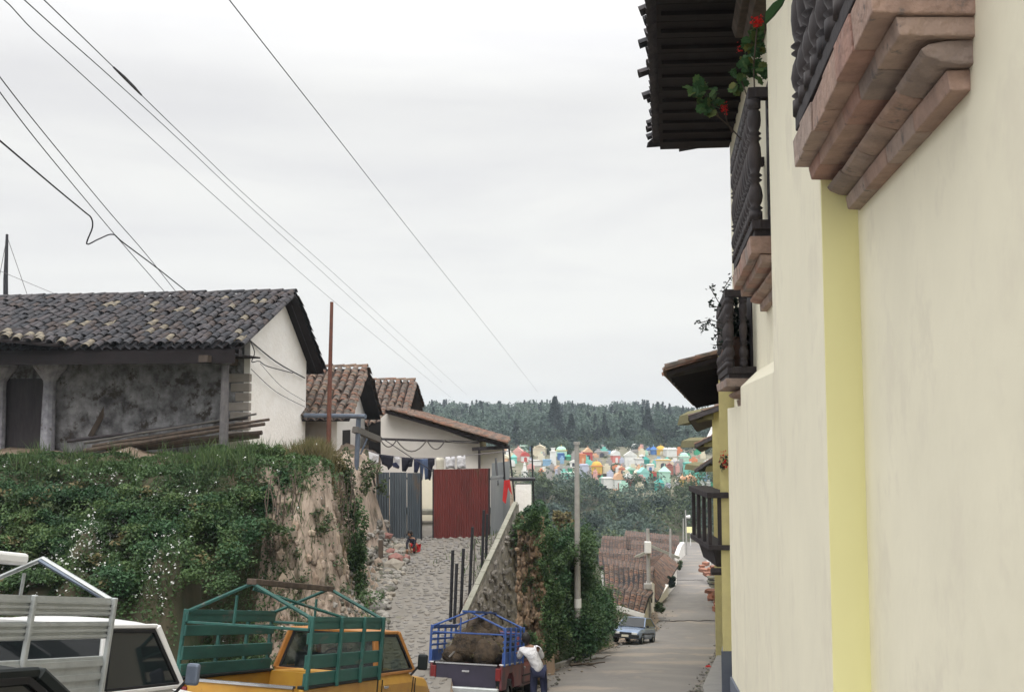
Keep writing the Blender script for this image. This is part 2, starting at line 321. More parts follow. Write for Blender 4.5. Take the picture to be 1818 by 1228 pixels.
def leaves(P, size, up=.5, asp=.55, N0=None):
    """P (n,3) centres -> diamond leaves, four verts each"""
    n = len(P); nrm = RNG.normal(size=(n, 3)); nrm[:, 2] = np.abs(nrm[:, 2]) + up
    if N0 is not None: nrm += N0
    nrm /= np.linalg.norm(nrm, axis=1)[:, None]
    t = RNG.normal(size=(n, 3)); t -= (t*nrm).sum(1)[:, None]*nrm; t /= np.linalg.norm(t, axis=1)[:, None]
    b = np.cross(nrm, t); s = (size*RNG.uniform(.55, 1.35, n))[:, None]
    out_ = np.empty((n, 4, 3)); out_[:, 0] = P-t*s/2; out_[:, 1] = P-t*s*.05+b*s*asp/2; out_[:, 2] = P+t*s/2; out_[:, 3] = P-t*s*.05-b*s*asp/2
    return out_.reshape(-1, 3)
def clumps(c, rad, n, k=14, spread=.42, shell=.65):
    """n points in k lumps over an ellipsoid"""
    c = np.array(c, float); rad = np.array(rad, float)
    d = RNG.normal(size=(k, 3)); d /= np.linalg.norm(d, axis=1)[:, None]; rr = RNG.uniform(shell*.5, 1.0, k)[:, None]
    ck = d*rr*.75; i = RNG.integers(0, k, n); off = RNG.normal(size=(n, 3)); off /= np.linalg.norm(off, axis=1)[:, None]
    off *= (RNG.uniform(.45, 1, n)**.5)[:, None]*spread*RNG.uniform(.7, 1.2, k)[i][:, None]
    return c + (ck[i]+off)*rad, RNG.uniform(0, 1, k)[i]
def foliage(name, P, r, size, m, parent=None, kind=None, up=.5, asp=.55, jitter=.35):
    r = np.clip(r*(1-jitter)+RNG.uniform(0, 1, len(P))*jitter, 0, 1)
    me = polymesh(name, leaves(P, size, up, asp), 4, r, m); o = bpy.data.objects.new(name, me)
    link(o, parent)
    if kind: o['kind'] = kind
    return o
def grid(name, xs, ys, fn, m, kind='structure', label=None, smooth=True):
    v = [(x, y, fn(x, y)) for y in ys for x in xs]; nx = len(xs)
    f = [(j*nx+i, j*nx+i+1, (j+1)*nx+i+1, (j+1)*nx+i) for j in range(len(ys)-1) for i in range(nx-1)]
    me = bpy.data.meshes.new(name); me.from_pydata(v, [], f); me.materials.append(M[m]); 
    if smooth: me.shade_smooth()
    o = bpy.data.objects.new(name, me); link(o)
    if kind: o['kind'] = kind
    return o
# ================================================================== SETTING
DW = .1619
def W(o, Y, z=0.): return Vector((o+DW*Y, Y, z))
ys = sorted(set([p[0] for p in GP] + [y for y in range(-12, 160, 4)] + [y for y in range(172, 430, 6)] + [450, 500, 550, 700, 800]))
xs = [-400, -250, -160, -100] + list(range(-60, 150, 6)) + [180, 230, 300, 450]
def gz(x, Y):
    z = G(Y) - .12
    if Y > 172: z += 1.1*nse(x*.03, Y*.03)*sm((Y-172)/30)
    if x < -20 or x > 60: z += .0*Y
    return z
ground = grid('ground', xs, ys, gz, 'hill_earth')
# road: edges read off the photograph, projected on to the profile of the street
lp = [ground_at(*p, 20, 170) for p in ((968, 1192), (1022, 1170), (1100, 1143), (1162, 1118), (1166, 1085), (1172, 1062), (1192, 1036), (1204, 1003), (1209, 978))]
rp = [ground_at(*p, 20, 170) for p in ((1272, 1130), (1267, 1060), (1264, 1000), (1262, 977))]
LE = [(-12, -11), (21, -9), (23.5, -9.), (24.2, .2)] + [(p.y, p.x) for p in lp]
RE = [(-12, -1.6), (18.7, .72+DW*18.7), (24, .80+DW*24)] + [(p.y, p.x+.5) for p in rp]
LE[-1] = (172, LE[-1][1]); RE[-1] = (172, RE[-1][1])
ry = sorted(set([y for y in range(-12, 173, 2)] + [11, 17, 23, 24.2]))
v = []; f = []
for i, Y in enumerate(ry):
    a, b = interp(Y, LE), interp(Y, RE)
    for t in (0, .33, .66, 1): v.append((a+(b-a)*t, Y, G(Y) + .06*math.sin(t*math.pi)-.02))
for i in range(len(ry)-1):
    for k in range(3): a = i*4+k; f.append((a, a+1, a+5, a+4))
me = bpy.data.meshes.new('road'); me.from_pydata(v, [], f); me.materials.append(M['asphalt']); me.shade_smooth()
road = bpy.data.objects.new('road', me); link(road); road['kind'] = 'structure'
# road joints: low ridges of worn tar
for i, (y0, x0, x1) in enumerate(((ground_at(1200, 1103, 30, 90).y, .05, 1.0), (ground_at(1215, 1030, 40, 150).y, .0, .7))):
    a, b = interp(y0, LE), interp(y0, RE); mb = MB(); n = 18
    pts = [Vector((a+(b-a)*(x0+(x1-x0)*k/n), y0+.5*nse(k*.4, i*9)+(.3*k/n), 0)) for k in range(n+1)]
    for p, q in zip(pts, pts[1:]):
        for s_ in (p, q): s_.z = G(s_.y)+.055
        mb.bar(p, q, .16+.08*nse(p.x, p.y), .012)
    o = obj('road_joint', mb, 'deck_dark', kind='structure')
# dirt shoulder on the valley side of the street
mb = MB(); v = []; f = []
for Y in range(24, 160, 2):
    a = interp(Y, LE); wd = 1.5 + .5*nse(Y*.2, 3)
    v += [(a-wd-1.5, Y, G(Y)+.10), (a-wd*.6, Y, G(Y)+.05), (a+.25*abs(nse(Y*.3, 5))*2, Y, G(Y)+.012)]
for i in range(len(v)//3-1):
    for k in range(2): a = i*3+k; f.append((a, a+1, a+4, a+3))
me = bpy.data.meshes.new('dirt_shoulder'); me.from_pydata(v, [], f); me.materials.append(M['dirt']); me.shade_smooth()
o = bpy.data.objects.new('dirt_shoulder', me); link(o); o['kind'] = 'structure'
# sidewalk on the house side
v = []; f = []; sy = [-6, 0, 4, 8, 11, 14, 17, 18.7, 21, 24, 28, 34, 42, 52]
for Y in sy:
    b = interp(Y, RE); h = G(Y)+.2; v += [(b-.02, Y, h-.22), (b-.02, Y, h), (b+.14, Y, h+.004), (b+2.6, Y, h)]
for i in range(len(sy)-1):
    for k in range(3): a = i*4+k; f.append((a, a+1, a+5, a+4))
me = bpy.data.meshes.new('sidewalk'); me.from_pydata(v, [], f); me.materials.append(M['sidewalk'])
o = bpy.data.objects.new('sidewalk', me); link(o); o['kind'] = 'structure'
# short kerb on the valley side, below the bank
kp = [ground_at(*p, 20, 60) for p in ((940, 1206), (968, 1193), (1000, 1182), (1024, 1172))]
mb = MB()
for i, (p, q) in enumerate(zip(kp, kp[1:])):
    d = (q-p); n = max(1, int(d.length/.9))
    for k in range(n):
        a = p+d*(k/n); b = p+d*((k+.96)/n); mb.bar(a+Vector((0, 0, .05)), b+Vector((0, 0, .05)), .16, .24)
obj('kerb', mb, 'sidewalk', kind='structure', bevel=.02)
# ------------------------------------------------------------------ the left hill: house terrace, cobbled lane, mound beside the street
def P(Y): return interp(Y, [(18, -6.0), (20, -5.85), (24.5, -4.85), (30, -3.7), (36, -3.2), (46, -2.9), (70, -2.9)])
def pxx0(x, Y): return 909+F*x/Y
def wallx(Y): return interp(Y, [(23.8, -1.12), (30.2, .14)])
def H(x, Y):
    base = G(Y)-.15
    lane = sm((Y-19.2)/1.2)
    zl = P(Y)
    # left bank
    topz = -.95 - .34*sm((x+12.2)/.9)*sm((-7.4-x)/.9)*sm((25.3-Y)/.3) - .25*sm((x+7)/4) + .12*nse(x*.5, Y*.5)
    fy = sm((Y-(19.0-.06*(x+8)+.7*nse(x*.7, 4)))/5.6) if x < -8.5 else sm((Y-(21.3+.12*(x+8.5)))/(2.6))
    if x < -7.2:
        t_ = (Y-(19.0-.06*(x+8)+.7*nse(x*.7, 4)))/5.6; fy = .52*sm(t_/.42)+.48*sm((t_-.60)/.38)
    nz_ = 1.1*nse(x*.9, Y*.25, 4)+.8*nse(x*2.4, Y*1.3, 8)+.4*nse(x*5.5, Y*4, 2)
    fx = sm((-3.75+.5*nse(Y*.6, 2) - x + nz_*.35)/1.3)
    fy = sm(fy + nz_*.12*(1-abs(2*fy-1)))
    if x < -3.0:
        b = max(base, base + (zl-base)*lane) if x > -9 else base
        z = b + (topz-b)*fy*fx + (.22*nse(x*1.1, Y*1.1, 9)+.1*nse(x*3, Y*3, 9))*(1 if x < -5 else .5)
    elif x < wallx(Y)-.1 or Y < 23.8:
        z = base + (zl-base)*lane*(1 if x < wallx(max(Y, 23.8))-.1 else 0)
    else:
        # mound between the lane wall and the street
        road_l = interp(Y, LE)
        mt = interp(Y, [(24, -3.0), (30, -2.85), (38, -4.75), (46, -7.2), (52, -9.6), (60, -13)])
        sx = wallx(min(Y, 30.2))
        fr = sm((Y-25.6-1.1*nse(x*1.1, 0, 7))/1.6)*sm((x-.26-.06*nse(Y*2, 1))/.22)
        w_ = max(.6, (road_l-.7)-(sx+.2))
        fx2 = sm(((road_l-.5) - x + .4*nse(x, Y*.7, 3))/min(1.6, w_*.8))
        back = sm((70-Y)/20)
        z = base + (max(mt, base)-base)*sm(fr+.3*nse(x*4, Y*2.2, 5)*(1-abs(2*fr-1)))*fx2*back + .15*nse(x*1.5, Y*1.5)
        if Y > 30.2 and x < 1.2: z = max(z, base+(min(zl, mt+.6)-base)*sm((70-Y)/25))
    if Y > 46: z = base + (z-base)*sm((72-Y)/22)
    return z
hx = [-60, -45, -34, -28, -24] + [ -21+.5*i for i in range(24)] + [-9+.22*i for i in range(60)] + [4.4, 5, 5.6, 6.2, 7, 8, 9, 10, 12]
hy = [18.4] + [18.8+.22*i for i in range(64)] + [33.2, 34, 35, 36, 38, 40, 42, 44, 46, 48, 50, 52, 54, 56, 60, 66, 73]
hill = grid('hillside', sorted(set(hx)), hy, H, 'hill_earth')
hill.data.materials.append(M['cliff']); hill.data.materials.append(M['cliff_orange']); hill.data.materials.append(M['dirt'])
for p in hill.data.polygons:
    c = p.center; st = p.normal.z
    px_ = 909 + F*c.x/c.y
    if st < .8 and 470+20*nse(c.z*1.5, c.y) < px_ < 700 and c.x < -3.0: p.material_index = 1
    elif st < .8 and c.x > wallx(min(c.y, 30)) and px_ < 990: p.material_index = 2
    elif c.x > -4.8 and c.x < wallx(min(c.y, 30.2)) and c.y > 19: p.material_index = 3
    elif c.y > 25.2 and c.x < -5 and c.z > -1.4: p.material_index = 3
# ------------------------------------------------------------------ retaining wall along the lane
def wz(Y): return interp(Y, [(23.8, -4.62), (30.2, -2.52)])
t = thing('retaining_wall', 'rough grey stone retaining wall climbing beside the cobbled lane, capped with pale mortar', 'wall', (wallx(23.8), 23.8, G(23.8)))
n = 30; mb = MB(); v = []; f = []
for i in range(n+1):
    Y = 23.8+(30.2-23.8)*i/n; x = wallx(Y); zt = wz(Y)-.08
    for j in range(9):
        q = j/8; zb = min(G(Y)-.4, -7.4); z = zt+(zb-zt)*q; v.append((x+.05+.14*q+.05*nse(Y*3, z*3)+.08*nse(Y*.8, z*.9), Y, z))
for i in range(n):
    for j in range(8): a = i*9+j; f.append((a, a+1, a+10, a+9))
mb.v = v; mb.f = f
mb.hexa([(wallx(23.8)-.14, 23.8, -7.6), (wallx(23.8)+.2, 23.8, -7.6), (wallx(30.2)+.2, 30.2, -7.6), (wallx(30.2)-.14, 30.2, -7.6),
         (wallx(23.8)-.14, 23.8, wz(23.8)-.08), (wallx(23.8)+.03, 23.8, wz(23.8)-.08), (wallx(30.2)+.03, 30.2, wz(30.2)-.08), (wallx(30.2)-.14, 30.2, wz(30.2)-.08)])
obj('masonry', mb, 'stone_wall', t)
mb = MB()
for i in range(10):
    a = 23.8+6.4*i/10; b = 23.8+6.4*(i+.98)/10; d = .02*nse(i*1.7, 1)
    mb.bar((wallx(a)-.03, a, wz(a)-.04+d), (wallx(b)-.03, b, wz(b)-.04+d), .14, .08)
obj('coping', mb, 'wall_cap', t, bevel=.015)
# individual stones proud of the wall face
stone_me = []
for k in range(5):
    bm = bmesh.new(); bmesh.ops.create_icosphere(bm, subdivisions=1, radius=.5); me = bpy.data.meshes.new('stone')
    for vv in bm.verts: vv.co *= 1+.28*nse(vv.co.x*2+k*7, vv.co.y*2, vv.co.z*2)
    bm.to_mesh(me); bm.free(); stone_me.append(me)
def stones_copy(m):
    r_ = []
    for me in stone_me: c = me.copy(); c.materials.append(M[m]); r_.append(c)
    return r_
def stone_points(me): 
    a = np.empty(len(me.vertices)*3, np.float32); me.vertices.foreach_get('co', a); a = a.reshape(-1, 3)
    fi = np.empty(len(me.polygons)*3, np.int32); me.loops.foreach_get('vertex_index', fi); return a[fi].reshape(-1, 3)
SP = [stone_points(m_) for m_ in stone_me]
def stone_heap(name, pos, dims, m, parent=None, kind='stuff'):
    out_ = []; rv = []
    for p, d in zip(pos, dims):
        s = SP[random.randrange(5)]*np.array(d); a = random.uniform(0, 6.3); ca, sa = math.cos(a), math.sin(a)
        s = s @ np.array([[ca, sa, 0], [-sa, ca, 0], [0, 0, 1]]); out_.append(s+np.array(p)); rv += [random.random()]*(len(s)//3)
    me = polymesh(name, np.concatenate(out_), 3, rv, m); o = bpy.data.objects.new(name, me); link(o, parent)
    if kind: o['kind'] = kind
    return o
wst = stones_copy('stone_wall')
cnt = 0
for i in range(900):
    Y = random.uniform(23.9, 30); q = random.random()**1.0; zt = wz(Y)-.25; z = zt+(-7.0-zt)*q
    if z < G(Y): continue
    mtx = Matrix.Translation((wallx(Y)+.08+.14*q, Y, z)) @ Matrix.Rotation(random.uniform(-.4, .4), 4, 'X') @ Matrix.Diagonal((.12, random.uniform(.16, .34), random.uniform(.12, .2), 1))
    inst('stone', random.choice(wst), t, world=mtx); cnt += 1
    if cnt >= 260: break
# ------------------------------------------------------------------ cobbled lane
v = []; f = []; ly = [19.0+.4*i for i in range(30)] + [32, 34, 36, 40]
for Y in ly:
    a = -3.75 if Y < 29 else -4.3; b = wallx(min(Y, 30.2))-.38 if Y > 23.8 else -1.3
    for t_ in (0, .25, .5, .75, 1): v.append((a+(b-a)*t_, Y, P(Y)+.03+.03*nse(t_*4, Y)))
for i in range(len(ly)-1):
    for k in range(4): a = i*5+k; f.append((a, a+1, a+6, a+5))
me = bpy.data.meshes.new('cobbled_lane'); me.from_pydata(v, [], f); me.materials.append(M['sidewalk']); me.shade_smooth()
me.materials[0] = M['lane_dirt']; lane = bpy.data.objects.new('cobbled_lane', me); link(lane); lane['kind'] = 'structure'
cme = []
for k in range(4):
    mb = MB(); n = 7; r0 = [random.uniform(.38, .52) for _ in range(n)]
    lo = [(r0[i]*math.cos(6.283*i/n), r0[i]*math.sin(6.283*i/n), -.4) for i in range(n)]; hi = [(p[0]*.8, p[1]*.8, .35+.1*random.random()) for p in lo]
    b = 0; mb.v = lo+hi; mb.f = [tuple(n+i for i in range(n))]+[(i, (i+1) % n, n+(i+1) % n, n+i) for i in range(n)]
    cme.append(mb.mesh('cobble', 'cobble'))
cob = []
Y = 20.2
while Y < 30.4:
    x = interp(Y, [(20, -2.9), (24.5, -3.15), (28, -3.0), (30, -3.9)])+random.uniform(0, .15)
    while x < wallx(max(23.8, min(Y, 30.2)))-.45:
        d = random.uniform(.12, .32)
        if random.random() < .93: cob.append((x+d/2, Y+random.uniform(-.06, .06), d))
        x += d+.02
    Y += .155
cob.sort(key=lambda c: c[1]+.2*random.random())
for x, Y, d in cob[:290]:
    inst('cobble', random.choice(cme), lane, world=Matrix.Translation((x, Y, P(Y)+.018+random.uniform(-.01, .01))) @ Matrix.Rotation(random.uniform(0, 6), 4, 'Z') @ Matrix.Diagonal((d*1.05, random.uniform(.12, .2), .06, 1)))
stone_heap('cobble_field', [(x, Y, P(Y)+.02) for x, Y, d in cob[290:]], [(d, .16, .12) for x, Y, d in cob[290:]], 'cobble_many', lane)
# ================================================================== TILES
def tile_mesh(name, m, n=5, r0=.115, r1=.095, ln=.42, th=.014):
    """curved clay tile lying along +y (up the slope), wide end at y=0"""
    mb = MB(); 
    for (y, r_) in ((0, r0), (ln, r1)):
        for rr in (r_, r_-th):
            for k in range(n+1):
                a = math.pi*k/n; mb.v.append((rr*math.cos(a), y, rr*math.sin(a)*.8))
    q = n+1
    for k in range(n):
        mb.f.append((k, k+1, 2*q+k+1, 2*q+k)); mb.f.append((q+k+1, q+k, 3*q+k, 3*q+k+1)); mb.f.append((k+1, k, q+k, q+k+1))
    me = bpy.data.meshes.new(name); me.from_pydata(mb.v, [], mb.f); me.materials.append(M[m]); 
    return me
TM = {k: tile_mesh('tile', k) for k in ('tile_dark', 'tile_light', 'tile_red')}
def tile_pts(): 
    me = TM['tile_dark']; a = np.empty(len(me.vertices)*3, np.float32); me.vertices.foreach_get('co', a); a = a.reshape(-1, 3)
    fi = np.empty(len(me.polygons)*4, np.int32); me.loops.foreach_get('vertex_index', fi); return a[fi].reshape(-1, 3)
TP = tile_pts()
def tile_roof(roof, P0, U, V, lu, lv, kind, du=.28, dv=.33, n_parts=290, score=None, jit=1., light=0., deck=True):
    """P0 eave corner, U unit along the eave, V unit up the slope; cover tiles one by one, channel tiles as one sheet"""
    U = Vector(U).normalized(); V = Vector(V).normalized(); Nn = U.cross(V).normalized()
    if Nn.z < 0: Nn = -Nn
    P0 = Vector(P0); nu = int(lu/du); nv = int(lv/dv)
    X = U if U.cross(V).dot(Nn) > 0 else -U
    base = Matrix((X, V, Nn)).transposed().to_4x4()
    places = []
    for i in range(nu+1):
        off = random.uniform(-.06, .06)*jit
        for j in range(nv):
            p = P0 + U*(i*du+random.uniform(-.012, .012)*jit) + V*(j*dv+off+random.uniform(-.03, .03)*jit) + Nn*(.03+random.uniform(0, .018)*jit)
            rz = random.gauss(0, .05)*jit
            places.append((p, base @ Matrix.Rotation(rz, 4, 'Z') @ Matrix.Rotation(-.035, 4, 'X'), i, j))
    if score: places.sort(key=lambda q: score(q[0]))
    for p, m_, i, j in places[:n_parts]:
        kk = 'tile_light' if light and random.random() < light else kind
        inst('tile', TM[kk], roof, world=Matrix.Translation(p) @ m_)
    rest = places[n_parts:]
    if rest:
        pts = []; rv = []
        for p, m_, i, j in rest:
            A = np.array(m_.to_3x3()); pts.append(TP @ A.T + np.array(p)); rv += [random.random()]*(len(TP)//4)
        me = polymesh('tile_field', np.concatenate(pts), 4, rv, kind+'_many'); o = bpy.data.objects.new('tile_field', me); link(o, roof); o['kind'] = 'stuff'
    if deck:  # channel tiles: one wavy sheet between the cover tiles
        v = []; f = []; m_ = nu*4+1
        for j in (0, 1):
            for i in range(m_):
                v.append(tuple(P0 + U*(i*du/4) + V*(j*(nv*dv)-.02) + Nn*(-.045+.05*math.cos(i*math.pi/2))))
        for i in range(m_-1): f.append((i, i+1, m_+i+1, m_+i))
        me = bpy.data.meshes.new('channel_tiles'); me.from_pydata(v, [], f); me.materials.append(M[kind]); o = bpy.data.objects.new('channel_tiles', me); link(o, roof)
def far_tile_sheet(name, c0, c1, c2, c3, m, parent, du=.45, rows=.5, th=.16):
    """c0,c1 eave, c2,c3 ridge; ribs of tiles as geometry, joined (too small to pick apart)"""
    c0, c1, c2, c3 = map(Vector, (c0, c1, c2, c3)); U = (c1-c0); n = max(2, int(U.length/du)); Vv = c3-c0; r_ = max(1, int(Vv.length/rows)); Nn = U.cross(Vv).normalized()
    if Nn.z < 0: Nn = -Nn
    pts = []; rv = []
    for i in range(n):
        for j in range(r_):
            a = (i+.08)/n; b = (i+.92)/n; mm = (a+b)/2; t0 = j/r_; t1 = (j+1.04)/r_
            def Q(u, w_, h): return (c0+(c1-c0)*u)*(1-w_)+(c3+(c2-c3)*u)*w_+Nn*h
            h = .05+random.uniform(0, .03)
            A, B, C = Q(a, t0, .04), Q(mm, t0, .04+h), Q(b, t0, .04); D, E, G_ = Q(a, t1, .02), Q(mm, t1, h-.01), Q(b, t1, .02)
            pts += [A, B, E, D, B, C, G_, E]; k = random.random(); rv += [k, k]
            pts += [A, C, B, B]; rv.append(k*.3)
    P_ = np.array([tuple(p) for p in pts]); me = polymesh(name, P_, 4, rv, m); o = bpy.data.objects.new(name, me); link(o, parent); o['kind'] = 'stuff'
    mb = MB(); dn = Nn*th; mb.hexa([c0-dn, c1-dn, c2-dn, c3-dn, c0, c1, c2, c3]); obj('roof_deck', mb, 'tile_dark', parent)
# ================================================================== RIGHT: the cream building with balconies
A_, B_, C_ = 1.30, 1.05, .87
EAVE = 5.32
cb = thing('balcony_house', 'long cream plastered house with yellow pilaster edge, wooden balconies and deep dark tiled eave', 'house', W(1.3, 3, G(3)))
def wallbox(mb, o0, y0, y1, z0, z1, o1=4.2, zz=None):
    """z0/z1 may be pairs for the two ends"""
    a0, a1 = (z0, z0) if not isinstance(z0, tuple) else z0; b0, b1 = (z1, z1) if not isinstance(z1, tuple) else z1
    mb.hexa([W(o0, y0, a0), W(o1, y0, a0), W(o1, y1, a1), W(o0, y1, a1), W(o0, y0, b0), W(o1, y0, b0), W(o1, y1, b1), W(o0, y1, b1)])
mb = MB(); wallbox(mb, A_, -4, 18.6, -8, EAVE+.25); obj('wall', mb, 'plaster_cream', cb)
mb = MB(); wallbox(mb, B_, 6.37, 9.4, -7, EAVE-.02, A_+.05); obj('pilaster', mb, 'plaster_cream', cb, bevel=.012)
mb = MB(); wallbox(mb, B_+.006, 6.362, 6.45, -7, EAVE-.03, A_+.02); obj('painted_edge', mb, 'plaster_yellow', cb, label='yellow painted edge face of the pilaster')
mb = MB(); y0, y1 = 9.42, 13.7
mb.hexa([W(B_, y0, -7), W(A_+.1, y0, -7), W(A_+.1, y1, -7), W(B_, y1, -7), W(B_, y0, .47), W(A_+.1, y0, .80), W(A_+.1, y1, .80), W(B_, y1, .47)])
wallbox(mb, B_, 13.702, 16.75, -8, .20, A_+.1); obj('buttress', mb, 'plaster_cream', cb, bevel=.01)
mb = MB()
for a, b, o0 in ((-4, 6.36, A_), (6.33, 9.42, B_), (9.42, 16.78, B_), (16.78, 18.62, A_)):
    wallbox(mb, o0-.035, a, b, -8, (-3.98-.142*(a-14), -3.98-.142*(b-14)), o0+.15)
obj('plinth', mb, 'plinth_blue', cb, bevel=.008)
# roof: soffit, rafters, tiles
mb = MB()
for i in range(30):
    y = 2+i*.56; mb.hexa([W(-.08, y, EAVE+.06), W(A_, y, EAVE+.10), W(A_, y+.54, EAVE+.10), W(-.08, y+.54, EAVE+.06), W(-.08, y, EAVE+.1), W(A_, y, EAVE+.14), W(A_, y+.54, EAVE+.14), W(-.08, y+.54, EAVE+.1)])
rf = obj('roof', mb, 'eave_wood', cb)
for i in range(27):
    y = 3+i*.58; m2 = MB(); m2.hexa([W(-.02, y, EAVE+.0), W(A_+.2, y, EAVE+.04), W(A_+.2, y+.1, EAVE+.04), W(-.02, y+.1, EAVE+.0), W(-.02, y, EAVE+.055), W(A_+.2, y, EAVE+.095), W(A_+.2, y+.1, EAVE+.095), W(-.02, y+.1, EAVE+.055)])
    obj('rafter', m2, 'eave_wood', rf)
tile_roof(rf, W(-.22, 3.2, EAVE+.14), W(0, 1)-W(0, 0), (1, -.16, .38), 15.6, 4.5, 'tile_dark', n_parts=290, score=lambda p: abs(p.x-DW*p.y+.2)*8-p.y*.3, jit=2.2)
for (px, py, Y, rz) in ((1163, 262, 18.75, .9), (1215, 268, 18.8, .4), (1262, 262, 18.8, .5)):
    inst('tile', TM['tile_dark'], rf, world=Matrix.Translation(at(px, py, Y)+Vector((0, 0, .03))) @ Matrix.Rotation(rz-1.57, 4, 'Z') @ Matrix.Rotation(.25, 4, 'X') @ Matrix.Scale(1.7, 4))
# balconies
BPROF = [(.052, 0), (.052, .10), (.034, .11), (.056, .135), (.034, .16), (.050, .20), (.058, .26), (.048, .34), (.030, .40), (.054, .425), (.030, .45), (.056, .475), (.034, .50), (.046, .56), (.052, .66), (.048, .76), (.034, .83), (.056, .86), (.032, .885), (.054, .91), (.034, .935), (.05, .99), (.054, 1.05), (.05, 1.14), (.034, 1.16), (.054, 1.18), (.054, 1.27)]
bal_me = MB().lathe(BPROF, n=14).mesh('baluster', 'turned_wood', smooth=True)
BRK = None
def moulding(b, y0, y1, oo, oi, z0, z1, rnd_, step, nb):
    """one course of brick moulding, brick by brick"""
    L_ = (y1-y0)/nb
    for k in range(nb):
        a = y0+k*L_+.004; c = y0+(k+1)*L_-.004; mb = MB(); j = random.uniform(-.007, .007)
        if rnd_:
            prof = []
            for q in range(7):
                an = math.pi*.5*q/6*1.35-.35; prof.append((oi-(oi-oo)*max(0, math.cos(an)), z0+(z1-z0)*(1-math.sin(max(0, an))) if an > 0 else z1))
            prof = [(oi+.05, z1)] + [(oo+(oi-oo)*(1-math.cos(t_)), (z0+z1)/2+(z1-z0)/2*math.sin(t_)) for t_ in [1.57, 1.1, .6, .1, -.4, -.9, -1.3, -1.57]] + [(oi+.05, z0)]
            mb.prism([W(o_+j, a, z_) for o_, z_ in prof], W(0, c, 0)-W(0, a, 0))
        else:
            mb.hexa([W(oo+j, a, z0), W(oi+.05, a, z0), W(oi+.05, c, z0), W(oo+j, c, z0), W(oo+j-.012, a, z1), W(oi+.05, a, z1), W(oi+.05, c, z1), W(oo+j-.012, c, z1)])
        mb.v = [(x+.012*nse(x*9, y*9, z*9), y+.008*nse(x*7, y*7, z*7+3), z+.012*nse(x*8+5, y*8, z*8)) for x, y, z in mb.v]
        obj('moulding_brick', mb, 'moulding', b, bevel=.008, seg=2)
def balcony(y0, y1, zs, oa=A_, oc=C_, k=1., full=True, h=1.27):
    b = obj('balcony', MB().hexa([W(oc+.04, y0+.04, zs), W(oa, y0+.04, zs), W(oa, y1-.04, zs), W(oc+.04, y1-.04, zs), W(oc+.04, y0+.04, zs+.07), W(oa, y0+.04, zs+.07), W(oa, y1-.04, zs+.07), W(oc+.04, y1-.04, zs+.07)]), 'dark_wood', cb)
    d = oa-oc; nb = max(3, int((y1-y0)/.36))
    if full:
        moulding(b, y0, y1, oc, oa, zs-.18, zs, False, 0, nb)
        moulding(b, y0+.02, y1-.0, oc+d*.25, oa, zs-.268, zs-.183, False, 0, nb)
        moulding(b, y0+.05, y1+.0, oc+d*.5, oa, zs-.375, zs-.271, True, 0, nb-1)
        moulding(b, y0+.10, y1+.0, oc+d*.80, oa, zs-.47, zs-.378, False, 0, nb-2)
    else:
        moulding(b, y0, y1, oc, oa, zs-.12, zs, False, 0, nb); moulding(b, y0+.1, y1, oc+d*.4, oa, zs-.26, zs-.123, True, 0, nb-1); moulding(b, y0+.2, y1, oc+d*.75, oa, zs-.38, zs-.263, False, 0, nb-2)
    zb = zs+.07
    def rail(z, hh, ww):
        mb = MB(); mb.bar(W(oc+.06, y0, z), W(oc+.06, y1, z), ww, hh); obj('rail', mb, 'dark_wood', b, bevel=.008)
        for yy in (y0+.05, y1-.05): mb = MB(); mb.bar(W(oc+.06, yy, z), W(oa, yy, z), ww, hh); obj('rail', mb, 'dark_wood', b, bevel=.008)
    rail(zb+.05, .10, .09); rail(zb+.10+h*1.0+.05, .11, .12)
    n = int((y1-y0)/.245)
    for i in range(n+1):
        y = y0+.06+(y1-y0-.12)*i/n; inst('baluster', bal_me, b, world=Matrix.Translation(W(oc+.06, y, zb+.09)) @ Matrix.Diagonal((1.3, 1.3, h/1.27, 1)) @ Matrix.Rotation(i, 4, 'Z'))
    for yy in (y0+.05, y1-.05):
        for o_ in (oc+d*.52,): inst('baluster', bal_me, b, world=Matrix.Translation(W(o_+.03, yy, zb+.09)) @ Matrix.Diagonal((1.15, 1.15, h/1.27, 1)))
    mb = MB(); mb.hexa([W(oa-.015, y0+.5, zs+.05), W(oa+.02, y0+.5, zs+.05), W(oa+.02, y1-.5, zs+.05), W(oa-.015, y1-.5, zs+.05), W(oa-.015, y0+.5, zs+2.3), W(oa+.02, y0+.5, zs+2.3), W(oa+.02, y1-.5, zs+2.3), W(oa-.015, y1-.5, zs+2.3)])
    obj('door', mb, 'dark_wood', cb)
    return b
bal1 = balcony(3.85, 6.30, 1.86)
bal2 = balcony(9.60, 12.32, 1.86)
bal3 = balcony(13.85, 16.3, .60, full=False, h=1.02, oc=.86)
mb = MB(); mb.hexa([W(.95, 9.5, 4.98), W(A_, 9.5, 4.98), W(A_, 12.2, 4.98), W(.95, 12.2, 4.98), W(.90, 9.5, 5.12), W(A_, 9.5, 5.12), W(A_, 12.2, 5.12), W(.90, 12.2, 5.12)])
mb.hexa([W(1.08, 9.5, 4.85), W(A_, 9.5, 4.85), W(A_, 12.1, 4.85), W(1.08, 12.1, 4.85), W(1.04, 9.5, 4.977), W(A_, 9.5, 4.977), W(A_, 12.1, 4.977), W(1.04, 12.1, 4.977)])
obj('door_cornice', mb, 'old_wood', cb, bevel=.01)
